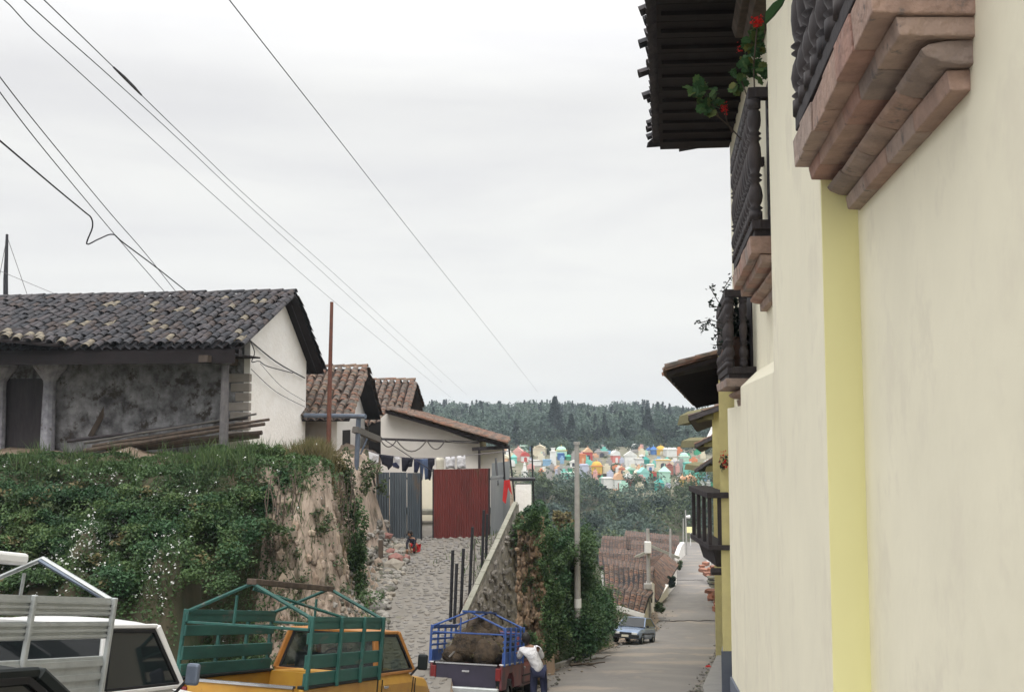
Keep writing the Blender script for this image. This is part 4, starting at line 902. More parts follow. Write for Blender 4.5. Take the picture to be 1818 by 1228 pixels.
# ---------------------------------------------------------------- rubble beside the lane
rs = stones_copy('rubble'); rr_ = stones_copy('red_stone')
def lane_z(x, Y): return max(H(x, Y), P(Y) if x > -3.9 else -99)
big = [((705, 990), .55, 'r', 'flat reddish brown boulder at the lower edge of the rubble heap'), ((695, 975), .40, 'r', 'red stone wedged above the flat boulder'), ((712, 968), .42, 'g', 'pale slab like stone near the crouching child'), ((688, 962), .36, 'r', 'reddish stone against the grey gate'),
       ((700, 1000), .62, 'g', 'large rounded grey boulder bulging into the lane'), ((668, 1048), .50, 'g', 'pale grey boulder low on the heap'), ((676, 1062), .46, 'g', 'boulder half sunk at the lane edge below the pale grey one'), ((655, 1040), .42, 'w', 'whitish block leaning on the dark cliff foot'),
       ((640, 1065), .34, 'w', 'white lump of stone at the very bottom of the rubble'), ((683, 978), .33, 'g', 'grey stone beside the wooden stake'), ((722, 985), .30, 'r', 'small red stone furthest into the lane')]
for (px, py), d, k, lab in big:
    Y = 29.3-(py-962)*.047; q = at(px, 745, Y); z = lane_z(q.x, Y)
    m_ = rr_ if k == 'r' else rs; o = inst('rubble_stone', random.choice(m_), None, world=Matrix.Translation((q.x, Y, z+d*.18)) @ Matrix.Rotation(random.uniform(0, 6), 4, 'Z') @ Matrix.Diagonal((d*1.25, d, d*.7, 1)))
    tag(o, lab, 'stone', 'big stones of the rubble heap')
pos = []; dim = []
for i in range(1500):
    py = random.uniform(965, 1095); w_ = interp(py, [(960, 50), (1030, 75), (1095, 90)]); xc = interp(py, [(960, 700), (1000, 690), (1050, 655), (1095, 640)])
    px = xc+random.uniform(-.6, .5)*w_; Y = 29.6-(py-962)*.05+random.uniform(-.4, .4); x = ray(px, 745)[0]*Y; z = lane_z(x, Y); d = random.uniform(.08, .26)
    if x > -2.4 or z > P(Y)+.75: continue
    pos.append((x, Y, z+d*.25)); dim.append((d*1.2, d, d*.75))
o = stone_heap('rubble_heap', pos, dim, 'rubble_many'); o['kind'] = 'stuff'
a = at(676, 1000, 28); top(obj('wooden_stake', MB().bar(Vector((a.x, 28, P(28)-.1)), at(676, 958, 28.1), .14, .12), 'old_wood'), 'stumpy wooden stake standing in the rubble heap', 'stake')
# dark dead trunk of shade against the cliff: eroded buttress of earth
# ---------------------------------------------------------------- wires overhead
cable('overhead wire, lowest of the three long parallel lines', [(-40, -20, 13), (7, 0, 14), (59, 54, 16), (137, 125, 19), (319, 292, 29), (456, 415, 41), (588, 531, 60), (720, 640, 95), (800, 705, 150)], .010, name='power_line', group='three parallel overhead lines')
cable('overhead wire in the middle of the three long parallel lines', [(0, -38, 13), (43, 0, 14), (114, 64, 16), (201, 141, 19), (319, 249, 26), (456, 378, 38), (600, 508, 60), (720, 618, 95), (785, 679, 150)], .010, name='power_line', group='three parallel overhead lines')
cable('uppermost of the three parallel overhead lines, carrying a thick black splice', [(40, -36, 13), (78, 0, 14), (202, 120, 18.5), (251, 169, 20.5), (347, 262, 26), (456, 365, 36), (600, 492, 58), (720, 602, 95), (828, 700, 150)], .010, name='power_line', group='three parallel overhead lines')
top(obj('cable_splice', MB().tube([at(202, 120, 18.48), at(220, 137, 19.1), at(237, 154, 19.9), at(251, 169, 20.48)], [.02, .034, .034, .02], 7), 'wire'), 'thick black splice sleeve on the uppermost parallel overhead line', 'splice')
cable('lone overhead wire crossing the open sky over the street towards the wood', [(380, -40, 16), (407, 0, 17), (600, 246, 26), (700, 374, 37), (800, 500, 58), (880, 600, 90), (955, 696, 150)], .011, name='power_line')
cable('crinkled service wire, upper of the two that end on the blackened roof', [(-25, 100, 14), (0, 137, 15), (73, 230, 17.5), (192, 374, 22.5), (260, 452, 26), (322, 530, 31)], .010, name='power_line')
cable('crinkled service wire, lower of the two that end on the blackened roof', [(-25, 125, 14), (0, 164, 15), (68, 253, 17.5), (164, 369, 22), (230, 447, 26), (303, 530, 31)], .010, name='power_line')
cable('thick service cable with a hanging loop above the blackened roof', [(-30, 225, 15), (0, 250, 16), (98, 333, 19), (150, 376, 21), (162, 387, 21.5), (164, 404, 21.6), (154, 433, 21.7), (176, 424, 22), (200, 416, 22.5), (219, 431, 23), (283, 479, 26), (342, 526, 30)], .017, name='power_line')
cable('faint wire rising from behind the antenna pole across the sky', [(-20, 473, 30), (0, 481, 30.5), (55, 504, 32), (108, 526, 34)], .008, 'wire_grey', name='power_line')
# ---------------------------------------------------------------- street poles
def street_pole(label, px, pt, pb, lo, hi, r0, r1, m='concrete_pole', name='utility_pole'):
    g = ground_at(px, pb, lo, hi); g.z = G(g.y)-.1; tp = at(px-1.5, pt, g.y); t = thing(name, label, 'pole', g)
    obj('shaft', MB().tube([g, tp], [r0, r1], 10), m, t, smooth=False); return t, g, tp

g = at(1026, 1137, 35); t = thing('utility_pole', 'tall pale concrete pole rising from the leafy bank above the parked hatchback', 'pole', g)
obj('shaft', MB().tube([g+Vector((0, 0, -1)), at(1024, 786, 35)], [.125, .085], 10), 'concrete_pole', t); obj('band', MB().tube([at(1026, 1062, 35), at(1026, 1078, 35)], .13, 10), 'paint_white', t, label='pale painted band')
obj('cap', MB().tube([at(1024, 789, 35), at(1024, 784, 35)], .12, 8), 'concrete_pole', t)
g = at(1153, 1105, 64); t = thing('utility_pole', 'grey pole with a boxy white transformer over the lower tiled roofs', 'pole', g)
obj('shaft', MB().tube([g+Vector((0, 0, -1)), at(1150, 938, 64)], [.16, .11], 8), 'concrete_pole', t); obj('transformer', MB().box(at(1150, 971, 63.8), (.42, .4, .75)), 'paint_white', t, bevel=.04); obj('clamp', MB().box(at(1150, 1040, 63.8), (.5, .3, .35)), 'concrete_pole', t, bevel=.03)
g = at(1190, 1005, 95); t = thing('utility_pole', 'thin dark pole between the transformer pole and the street lamps', 'pole', g); obj('shaft', MB().tube([g+Vector((0, 0, -2)), at(1190, 938, 95)], [.14, .1], 6), 'concrete_pole', t)
g = at(1219, 972, 140); t = thing('street_lamp', 'thin street lamp with white head at the bottom of the street', 'street lamp', g); obj('shaft', MB().tube([g+Vector((0, 0, -1)), at(1217, 905, 140)], [.13, .09], 6), 'concrete_pole', t); obj('lamp_head', MB().tube([at(1218, 917, 140), at(1225, 917, 140)], [.2, .3], 6), 'paint_white', t)
g = at(1213, 966, 145); t = thing('utility_pole', 'thin pole standing just beside the street lamp', 'pole', g); obj('shaft', MB().tube([g+Vector((0, 0, -1)), at(1213, 920, 145)], [.12, .09], 6), 'concrete_pole', t)
t = thing('road_sign', 'small yellow board on two white legs beyond the end of the street', 'sign', at(1223, 955, 150)); obj('board', MB().box(at(1223, 940, 150), (1.1, .1, .9)), 'plaster_yellow', t); obj('leg', MB().tube([at(1219, 972, 150.1), at(1219, 944, 150.1)], .07, 5), 'paint_white', t); obj('leg', MB().tube([at(1226, 968, 150.1), at(1226, 944, 150.1)], .07, 5), 'paint_white', t)
# ---------------------------------------------------------------- lower houses along the street
def low_house(label, eL, eR, rR, rL, wall='whitewash_clean', m='tile_far', fascia=False, drop=3.0, parapet=False, cat_name='lower_house', du=.3):
    a, b, c, d = (at(*p) for p in (eL, eR, rR, rL)); t = thing(cat_name, label, 'house', ((a.x+b.x)/2, (a.y+b.y)/2, min(a.z, b.z)-drop))
    back = lambda e, r_: Vector((2*r_.x-e.x, 2*r_.y-e.y, e.z))
    a2, b2 = back(a, d), back(b, c)
    rr = obj('roof', MB().hexa([a-Vector((0, 0, .2)), b-Vector((0, 0, .2)), c-Vector((0, 0, .2)), d-Vector((0, 0, .2)), a, b, c, d]), 'eave_wood', t)
    far_tile_sheet('tile_field', a, b, c, d, m, rr, du=du); far_tile_sheet('tile_field', a2, b2, c, d, m, rr, du=du)
    ins = lambda p, q: p+(q-p).normalized()*.35
    a_, b_, a2_, b2_ = ins(a, b), ins(b, a), ins(a2, b2), ins(b2, a2); dz = Vector((0, 0, -drop)); e = Vector((0, 0, -.28))
    mb = MB(); sh = (d-a)*.12; sh.z = 0
    mb.hexa([a_+sh+dz, b_+sh+dz, b2_-sh+dz, a2_-sh+dz, a_+sh+e, b_+sh+e, b2_-sh+e, a2_-sh+e])
    for (p, q, r_) in ((a_+sh+e, a2_-sh+e, d+(c-d).normalized()*.35-Vector((0, 0, .25))), (b_+sh+e, b2_-sh+e, c+(d-c).normalized()*.35-Vector((0, 0, .25)))): mb.quadpts(p, q, r_)
    obj('wall', mb, wall, t)
    if fascia:
        obj('fascia', MB().bar(a+Vector((0, -.06, -.12)), b+Vector((0, -.06, -.12)), .1, .28), 'paint_white', t)
    return t
low_house('low house with deep red tile roof and white fascia behind the parked hatchback', (1086, 1071, 57), (1143, 1089, 57), (1152, 1059, 60.5), (1088, 1041, 60.5), fascia=True, drop=2.6, du=.3)
low_house('wide lower house with patched orange brown tiles, above the red roof with white fascia', (1074, 1044, 64), (1158, 1064, 64), (1160, 1014, 71), (1072, 1000, 71), drop=3)
low_house('long lower house whose roof slopes down to the street edge behind the transformer pole', (1166, 1066, 68), (1204, 1002, 92), (1180, 982, 94), (1142, 1022, 70.5), drop=2.5)
low_house('lower house behind the wide patched roof, brown tiles with pale ridge', (1064, 1006, 82), (1146, 1014, 82), (1150, 986, 88), (1062, 980, 88), drop=3)
low_house('lower house with pale verge strip near the end of the street', (1118, 990, 98), (1186, 999, 98), (1188, 972, 105), (1120, 965, 105), drop=3)
low_house('distant lower house with long dark brown roof, beside the thin dark pole', (1105, 973, 114), (1207, 984, 114), (1206, 959, 123), (1108, 951, 123), drop=3)
low_house('distant lower house with dull roof, deepest in the bushes', (1066, 978, 108), (1112, 980, 108), (1112, 958, 115), (1068, 955, 115), drop=3)
for a, b, Y, lab in (((1150, 979), (1122, 992), 87, 'pale ridge capping on the patched roof'), ((1156, 969), (1206, 990), 96, 'pale verge strip crossing the dark roofs')):
    top(obj('ridge_capping', MB().bar(at(*a, Y), at(*b, Y), .3, .25), 'wall_cap'), lab, 'capping')
for i, (q, lab) in enumerate(((((1155, 1096, 66), (1162, 1088, 67), (1162, 1036, 67), (1157, 1032, 66)), 'curved white parapet wall below the transformer pole'), (((1164, 1078, 69), (1186, 1058, 76), (1187, 1037, 76), (1178, 1052, 73), (1164, 1068, 69)), 'stepped cream street wall under the mossy roof'), (((1205, 995, 100), (1216, 985, 112), (1215, 962, 112), (1210, 968, 106), (1204, 985, 100)), 'tall white end wall beside the top of the street'))):
    pts = [at(*p) for p in q]; top(obj('street_wall', MB().prism(pts, (-.35, .25, 0)), 'whitewash_clean'), lab, 'wall')
# right hand side of the far street: heaps and a low wall
mb = MB(); a = ground_at(1258, 1001, 90, 150); b = ground_at(1266, 978, 100, 165); a.z = G(a.y); b.z = G(b.y)
top(obj('kerb_wall', MB().bar(a+Vector((0, 0, .6)), b+Vector((0, 0, .6)), .5, 1.5), 'paint_white'), 'low white wall with blue shade on the right kerb far down the street' .replace('right ', ''), 'wall')
import re
# ================================================================== VEGETATION ON THE BANK
def scatter(n, xr, yr, keep, lift=(.02, .3), stepn=1.0):
    out_ = []; rr = []
    tries = 0
    while len(out_) < n and tries < n*6:
        tries += 1
        x = random.uniform(*xr); Y = random.uniform(*yr)
        z = H(x, Y); 
        k = keep(x, Y, z)
        if random.random() > k: continue
        s = nse(x*1.3, Y*1.3, z*1.3); h = lift[0]+(lift[1]-lift[0])*max(0, .5+s)*random.random()**.7*(.25 if z > -1.35 else 1)
        e = .12; dzx = (H(x+e, Y)-z)/e; dzy = (H(x, Y+e)-z)/e; nn = Vector((-dzx, -dzy, 1)).normalized()
        p = Vector((x, Y, z))+nn*h; out_.append((p.x, p.y, p.z)); rr.append(min(1, max(0, .45+.75*nse(x*.8, Y*.8, z*.8+5))))
    return np.array(out_), np.array(rr)
def pxx(x, Y): return 909+F*x/Y
def keep_bank(x, Y, z):
    p = pxx(x, Y)
    if p > 700: return 0
    top_ = sm((z+3.0)/1.2)
    if p > 480:
        k = 1-sm((p-480)/35)
        streak = .9 if nse(x*1.9, 3.3, z*.25) > .12 else 0
        return max(k, streak*(.35+.65*top_), top_*.8*sm((z+1.9)/.5), .04)
    return 1
# more candidate weight on steep ground
Pn, rn = scatter(95000, (-14.5, -3.3), (19.3, 25.6), keep_bank, (.02, .42))
foliage('bank_vegetation', Pn, rn, .08, 'leaf_bank', kind='stuff', up=.3)
Pn, rn = scatter(9000, (-28, -14), (19.3, 25.4), lambda x, Y, z: 1, (.02, .5))
foliage('bank_vegetation', Pn, rn, .22, 'leaf_bank', kind='stuff', up=.3)
def blob(px, py, Y, rw, rh, rd=None):
    c = at(px, py, Y); s = Y/F; return (c.x, c.y, c.z), (rw*s, (rd or rw)*s, rh*s)
def blobs(name, lst, size, m, dens=1.0, parent=None, kind='stuff', k=12, spread=.45):
    PP = []; RR = []
    for px, py, Y, rw, rh, n in lst:
        c, r_ = blob(px, py, Y, rw, rh); a, b = clumps(c, r_, int(n*dens), k=k, spread=spread); PP.append(a); RR.append(b)
    return foliage(name, np.concatenate(PP), np.concatenate(RR), size, m, parent, kind)
# lighter, grassier growth along the terrace edge
lst = []
for i in range(46):
    px = random.uniform(-60, 520) if i < 16 else random.uniform(350, 520); y_ = interp(px, [(0, 838), (150, 850), (260, 848), (380, 820), (440, 808), (520, 808)]); lst.append((px, y_+random.uniform(0, 16), 24.9, random.uniform(20, 38), random.uniform(9, 17), 420))
blobs('edge_growth', lst, .085, 'leaf_top')
lst = []
for _ in range(100):
    px = random.uniform(-40, 470); py = random.uniform(862, 1040); Yb = 24.2-(py-830)*.0155
    lst.append((px, py, Yb-random.uniform(.1, .5), random.uniform(18, 48), random.uniform(10, 26), 620))
blobs('bank_vegetation', lst[:40], .075, 'leaf_bank', k=16, spread=.6); blobs('bank_vegetation', lst[40:70], .07, 'leaf_top', k=16, spread=.6); lst = lst[70:]
blobs('trailing_growth', lst, .078, 'leaf_deep', k=16, spread=.6)
lst = [(random.uniform(608, 645), random.uniform(900, 1060), interp(0, [(0, 25.6)])+random.uniform(-.5, .3), 12, 26, 260) for _ in range(22)]
blobs('creeper', lst, .09, 'leaf_bank', spread=.6)
def bush(name, label, cat, lst, size, m, stem=True, group=None, k=12, dens=1, stem_m='bark'):
    px, py, Y, rw, rh, n = lst[0]; c = at(px, py+rh, Y); t = thing(name, label, cat, c, group=group)
    blobs('foliage', lst, size, m, dens, t, None, k)
    if stem:
        mb = MB(); 
        for j in range(3): mb.tube([c+Vector((.1*j, 0, -.15)), at(px+(j-1)*rw*.35, py+rh*.2, Y), at(px+(j-1)*rw*.6, py-rh*.4, Y)], [.035, .025, .01], 5)
        obj('stems', mb, stem_m, t)
    return t
bush('corner_shrub', 'round leafy shrub at the terrace corner just in front of the whitewashed gable', 'shrub', [(492, 826, 24.6, 38, 46, 2600), (455, 812, 24.8, 40, 28, 1700)], .085, 'leaf_top')
bush('hanging_shrub', 'dark shrub trailing down the cliff below the terrace corner', 'shrub', [(505, 880, 23.6, 24, 62, 2200), (470, 880, 23.2, 26, 40, 1500)], .09, 'leaf_deep')
bush('dry_shrub', 'dry brownish grassy shrub at the cliff edge under the rusty pole', 'shrub', [(572, 822, 26.2, 38, 40, 2400), (548, 860, 25.4, 24, 40, 1300)], .08, 'leaf_dry')
bush('cliff_shrub', 'green shrub beside the pipe frame post above the cliff', 'shrub', [(610, 838, 26.8, 26, 44, 1500), (622, 880, 26.6, 14, 40, 700)], .08, 'leaf_mid')
bush('sprawling_weed', 'thin sprawling weed with pale leaves between the pipe frame and the grey gate', 'plant', [(660, 832, 28.6, 26, 22, 420), (676, 870, 29.2, 14, 26, 200), (648, 860, 28, 12, 20, 200)], .1, 'leaf_mid', k=9)
bush('wall_creeper', 'dark creeper on the earth buttress between cliff and rubble', 'plant', [(628, 915, 27.0, 12, 30, 700), (634, 960, 26.6, 10, 22, 400)], .08, 'leaf_deep')
PW = []; 
for _ in range(60):
    px = random.uniform(475, 660); py = random.uniform(850, 1060); Y = interp(px, [(470, 22.4), (560, 23.6), (640, 25.8)])-(py-850)*.006; c = at(px, py, Y); zz = H(c.x, Y)
    q, _r = clumps((c.x, Y, zz+.05), (random.uniform(.08, .35),)*2+(random.uniform(.1, .5),), 70, k=6); PW.append(q)
for _ in range(46):
    p = random.choice(BANKV); q, _r = clumps((p[0], p[1]-.08, p[2]), (random.uniform(.08, .22), .1, random.uniform(.1, .5)), 90, k=6)
    if random.random() < .35+.6*(p[2] > -3.8)+.4*(p[2] < -6.4): PW.append(q)
PW = np.concatenate(PW); foliage('cliff_weeds', PW, RNG.uniform(0, 1, len(PW)), .08, 'leaf_mid', kind='stuff')
# trailing roots and dead stems on the cliff
mb = MB()
for i in range(46):
    px = random.uniform(470, 640); py = random.uniform(830, 900); ln = random.uniform(40, 120); Y = interp(px, [(470, 23.1), (560, 24.0), (640, 26.2)])-.3
    mb.tube([at(px+3*math.sin(k+i), py+ln*k/5, Y-.06*k) for k in range(6)], .012, 4)
o = obj('hanging_roots', mb, 'old_wood', kind='stuff')
# grass blades
def blades(name, P, h, w_, m):
    n = len(P); a_ = RNG.uniform(0, 6.283, n); lean = RNG.normal(0, .3, (n, 2)); hh = h*RNG.uniform(.5, 1.3, n)
    b_ = np.stack([np.cos(a_), np.sin(a_), np.zeros(n)], 1)*w_/2; tip = np.stack([lean[:, 0]*hh, lean[:, 1]*hh, hh], 1); Q_ = np.empty((n, 4, 3))
    Q_[:, 0] = P-b_; Q_[:, 1] = P+b_; Q_[:, 2] = P+tip*.6+b_*.6; Q_[:, 3] = P+tip
    me = polymesh(name, Q_.reshape(-1, 3), 4, RNG.uniform(0, 1, n), m); o = bpy.data.objects.new(name, me); link(o); o['kind'] = 'stuff'
gp_ = []
while len(gp_) < 6500:
    x = random.uniform(-14.5, -4.6); Y = random.uniform(20, 25.4); z = H(x, Y)
    if nse(x*1.3, Y*.9, 11) + .28*sm((z+2.5)/1.5) > .24: gp_.append((x, Y, z+.05))
blades('grass', np.array(gp_[:3000]), .40, .018, 'leaf_top'); blades('grass', np.array(gp_[3000:]), .2, .025, 'leaf_mid')
lst = [(random.uniform(-40, 500), random.uniform(835, 1010), 0, random.uniform(14, 34), random.uniform(8, 20), 150) for _ in range(34)]
lst = [(p_[0], p_[1], 24.0-(p_[1]-830)*.0158, *p_[3:]) for p_ in lst]
blobs('broadleaf_weeds', lst, .12, 'leaf_mid', k=10, spread=.6)
blobs('dead_growth', [(random.uniform(-40, 500), random.uniform(850, 1040), 0, 20, 12, 60) for _ in range(14)] and [(px_, py_, 23.9-(py_-830)*.0158, 22, 12, 80) for px_, py_ in [(random.uniform(-40, 480), random.uniform(850, 1040)) for _ in range(18)]], .11, 'leaf_dry', k=8, spread=.6)
gp_ = [(at(px, 745, Y).x, Y, H(at(px, 745, Y).x, Y)) for px, Y in [(random.gauss(565, 24), random.uniform(24.2, 26.4)) for _ in range(2600)]]
blades('dry_grass', np.array(gp_), .42, .02, 'leaf_dry')
gp_ = []
for _ in range(3500):
    Y = random.uniform(26.5, 48); x = interp(Y, LE)-abs(random.gauss(.2, .9)); gp_.append((x, Y, max(H(x, Y), G(Y)-.1)))
blades('grass', np.array(gp_), .32, .03, 'leaf_top')
# white flowers
PP = []
for (a, b, c, d, n) in ((110, 250, 905, 960, 260), (60, 200, 940, 990, 200), (180, 300, 880, 935, 150), (330, 430, 900, 925, 90), (250, 300, 990, 1035, 60), (0, 110, 905, 960, 60), (200, 470, 850, 1050, 120)):
    for _ in range(n):
        px = random.gauss((a+b)/2, (b-a)/1.9); py = random.gauss((c+d)/2, (d-c)/1.3)
        # walk along the ray until it meets the bank
        r_ = ray(px, py)
        for q in range(60):
            Y = 19.5+q*.11
            if r_[1]*Y < H(r_[0]*Y, Y)+.34: PP.append((r_[0]*Y, Y, r_[1]*Y)); break
PP = np.array(PP); k = np.concatenate([PP+RNG.normal(size=PP.shape)*.02 for _ in range(3)]) + np.array([0, -.14, .03])
foliage('white_flowers', k, RNG.uniform(0, 1, len(k)), .042, 'petal_white', kind='stuff', up=.8, asp=.9)
# ------------------------------------------------------------------ mound beside the street
lst = []
sil = [(930, 905, 30.0), (948, 920, 31), (965, 938, 32), (990, 962, 34.5), (1015, 985, 37), (1040, 1005, 40), (1065, 1035, 44), (1082, 1070, 47)]
for px, py, Y in sil:
    lst.append((px+8, py+22, Y, 30, 24, 1500)); 
for _ in range(95):
    i = random.randrange(len(sil)-1); px, py, Y = sil[i]; t_ = random.random(); lo = interp(px, [(930, 980), (965, 1120), (1000, 1160), (1082, 1135)])
    q = py+35+(lo-py-35)*t_; px2 = px+random.uniform(-8, 22)+(10*t_ if i < 5 else 0)
    if px2 < 985 and q > 955: px2 = random.uniform(990, 1050)
    if abs(px2-1024) < 30 and Y < 37: Y = 37.5
    lst.append((px2, q, Y-2.4*t_-.4, random.uniform(14, 34), random.uniform(12, 34), 520))
blobs('mound_vegetation', lst[:60], .11, 'leaf_bank', k=16, spread=.6)
blobs('mound_vegetation', lst[60:], .12, 'leaf_deep', k=16, spread=.6)
bush('overhanging_shrub', 'bright green shrub hanging over the orange earth cliff by the retaining wall top', 'shrub', [(948, 915, 29.6, 26, 26, 2200), (975, 950, 30.8, 26, 30, 2000)], .10, 'leaf_deep')
bush('street_shrub', 'big rounded green shrub spilling towards the street just before the parked hatchback', 'shrub', [(1060, 1062, 43.5, 30, 34, 2400), (1070, 1104, 43, 25, 28, 1700)], .14, 'leaf_deep')
bush('kerb_shrub', 'small round green bush at the foot of the curved white parapet wall', 'shrub', [(1169, 1078, 63, 11, 9, 500)], .22, 'leaf_mid', stem=False)
bush('kerb_shrub', 'dark bush at the street edge beyond the stepped cream wall', 'shrub', [(1192, 1030, 80, 9, 15, 400)], .3, 'leaf_dark', stem=False)
bush('kerb_shrub', 'bush below the tall white end wall at the top of the row', 'shrub', [(1205, 1002, 100, 7, 9, 300)], .35, 'leaf_mid', stem=False)
bush('dry_shrub', 'dry reddish brown shrub behind the tall concrete pole', 'shrub', [(1000, 925, 52, 22, 26, 900)], .2, 'leaf_dry')
blobs('mound_vegetation', [(968+random.uniform(-6, 16), y_, 25.6, random.uniform(9, 17), random.uniform(14, 26), 420) for y_ in range(950, 1170, 17)]+[(935+random.uniform(-8, 20), random.uniform(908, 945), 25.9, 14, 12, 380) for _ in range(6)]+[(932+random.uniform(-4, 22), random.uniform(1120, 1175), 25.2, 14, 16, 300) for _ in range(7)], .075, 'leaf_bank', k=14, spread=.6)
PP = []; 
for _ in range(5200):
    px = random.uniform(935, 1100); Y = random.uniform(27, 49); x = ray(px, 745)[0]*Y
    if x > interp(Y, LE)-.2: continue
    PP.append((x, Y, H(x, Y)+random.uniform(.02, .3)))
foliage('verge_grass', np.array(PP), RNG.uniform(0, 1, len(PP)), .14, 'leaf_bank', kind='stuff')
# debris on the street edge
for i, (a, b, r_, lab) in enumerate((((1012, 1184), (1074, 1182), .05, 'dark branch lying on the street below the mound'), ((1020, 1180), (1058, 1190), .035, 'crooked dead branch crossing the longer dark branch'), ((1040, 1176), (1085, 1170), .03, 'thin brown branch on the dirt verge'))):
    p = ground_at(*a, 24, 60); q = ground_at(*b, 24, 60); mb = MB(); n = 6; mb.tube([p+(q-p)*(k/n)+Vector((0, .15*nse(k, i), .09+.1*abs(nse(k*.9, i+4)))) for k in range(n+1)], [r_*(1-.1*k) for k in range(n+1)], 6)
    top(obj('fallen_branch', mb, 'bark'), lab, 'branch')
# ------------------------------------------------------------------ far hillside bushes
PP = []; RR = []
for _ in range(260):
    Y = random.uniform(112, 206); x = random.uniform(-10, .25*Y+6)
    road_l = interp(Y, LE)
    if Y < 172 and road_l-3 < x < road_l+10: continue
    if Y < 135 and pxx(x, Y) > 1070: continue
    z = gz(x, Y); r_ = random.uniform(1.6, 3.4)*(1.3 if Y > 170 else 1)
    if 1050 < pxx(x, Y) < 1240 and Y > 196: r_ *= .6
    a, b = clumps((x, Y, z+r_*.6), (r_*1.25, r_*1.1, r_), 330, k=12); PP.append(a); RR.append(np.clip(b*.6+random.random()*.5, 0, 1))
for _ in range(70):
    Y = random.uniform(247, 264); x = random.uniform(-.1*Y, .24*Y); r_ = random.uniform(1.8, 3.2); a, b = clumps((x, Y, gz(x, Y)+r_*.4), (r_*1.3, r_, r_), 260, k=10); PP.append(a); RR.append(np.clip(b*.35, 0, 1))
foliage('hillside_bushes', np.concatenate(PP[::2]), np.concatenate(RR[::2]), .62, 'leaf_wood', kind='stuff'); foliage('hillside_bushes', np.concatenate(PP[1::2]), np.concatenate(RR[1::2]), .55, 'leaf_mid', kind='stuff')
for i, (px, py, Y, rw, rh, m_, lab) in enumerate(((965, 868, 184, 26, 26, 'leaf_mid', 'bushy green tree below the white statue tomb of the cemetery'), (1010, 880, 186, 28, 22, 'leaf_mid', 'spreading light green tree beside the tall concrete pole, under the cemetery'), (985, 915, 176, 30, 22, 'leaf_wood', 'rounded olive tree on the slope above the dry reddish shrub'),
        (1060, 872, 196, 18, 14, 'leaf_dark', 'dark low tree under the white block tomb'), (1110, 905, 185, 40, 24, 'leaf_dark', 'wide dark tree on the middle of the far slope'), (1170, 900, 188, 34, 24, 'leaf_dark', 'dark tree on the slope under the peach tomb'),
        (1100, 945, 165, 34, 20, 'leaf_wood', 'dull green tree just behind the distant long brown roof'), (1215, 905, 190, 26, 22, 'leaf_dark', 'shadowy tree behind the street lamp'), (1050, 930, 170, 30, 24, 'leaf_dark', 'dark tree low on the slope over the deepest lower house'), (1238, 925, 182, 14, 14, 'leaf_mid', 'small green bush beyond the very end of the street'))):
    c = at(px, py+rh, Y); t = thing('hillside_tree', lab, 'tree', (c.x, c.y, gz(c.x, c.y)))
    blobs('crown', [(px, py, Y, rw, rh, 1500)], .6, m_, 1, t, None, 16); s_ = Y/F; b = Vector((c.x, c.y, gz(c.x, c.y)-.3)); tp = at(px, py, Y)
    mb = MB(); mb.tube([b, (b+tp)/2+Vector((.2, 0, 0)), tp], [.28, .2, .1], 6); obj('trunk', mb, 'bark', t)
# rocky patch
mb = MB(); 
# ------------------------------------------------------------------ the wood on the ridge
SIL_ = [(600, 716), (745, 712), (790, 708), (850, 709), (900, 713), (940, 708), (965, 706), (1010, 712), (1050, 716), (1100, 711), (1140, 709), (1175, 713), (1205, 718), (1240, 722), (1400, 735)]
PP = []; RR = []; PN = []; RN = []
def SILf(px): return interp(px, SIL_)+3.5*nse(px*.035, 3)+2*nse(px*.11, 8)
def conifer(x, Y, z0, h, rad, n):
    t_ = RNG.uniform(0, 1, n)**.75; lay = np.floor(t_*11)/11; rr = rad*(1-t_)*(.55+.45*(1-(t_*11-np.floor(t_*11))))+.08*rad; a = RNG.uniform(0, 6.283, n); q = RNG.uniform(.3, 1, n)**.5
    return np.stack([x+rr*q*np.cos(a), Y+rr*q*np.sin(a), z0+h*.12+h*.88*t_-.15*rr*q], 1)
for _ in range(640):
    Y = 262+190*random.random()**.8; x = random.uniform(-.22*Y, .30*Y); px = pxx(x, Y); z0 = gz(x, Y)
    if Y < 275 and random.random() < .4: continue
    lim = ray(px, SILf(px)+random.uniform(0, 26)*(1 if Y < 380 else .22)+(10 if Y < 330 else 0))[1]*Y
    h = min(lim-z0, random.uniform(11, 17) if Y < 400 else 99)
    if h < 3: continue
    if Y > 400: h = min(h, 22)
    if random.random() < .45:
        PN.append(conifer(x, Y, z0, h, h*.21, 190)); RN.append(np.full(190, random.random()))
    else:
        r_ = h*random.uniform(.28, .46); a, b = clumps((x, Y, z0+h*.62), (r_*1.1, r_*1.1, h*.36), 260, k=12); PP.append(a); RR.append(np.clip(b*.5+random.random()*.6, 0, 1))
for _ in range(420):
    Y = random.uniform(262, 330); x = random.uniform(-.2*Y, .28*Y); z0 = gz(x, Y); h = random.uniform(5, 9.5); r_ = h*.42
    a, b = clumps((x, Y, z0+h*.5), (r_, r_, h*.5), 170, k=9); PP.append(a); RR.append(np.clip(b*.4+random.random()*.4, 0, 1))
foliage('wood', np.concatenate(PP), np.concatenate(RR), 1.0, 'leaf_wood', kind='stuff'); foliage('pine_wood', np.concatenate(PN), np.concatenate(RN), .8, 'leaf_pine', kind='stuff', up=.1)
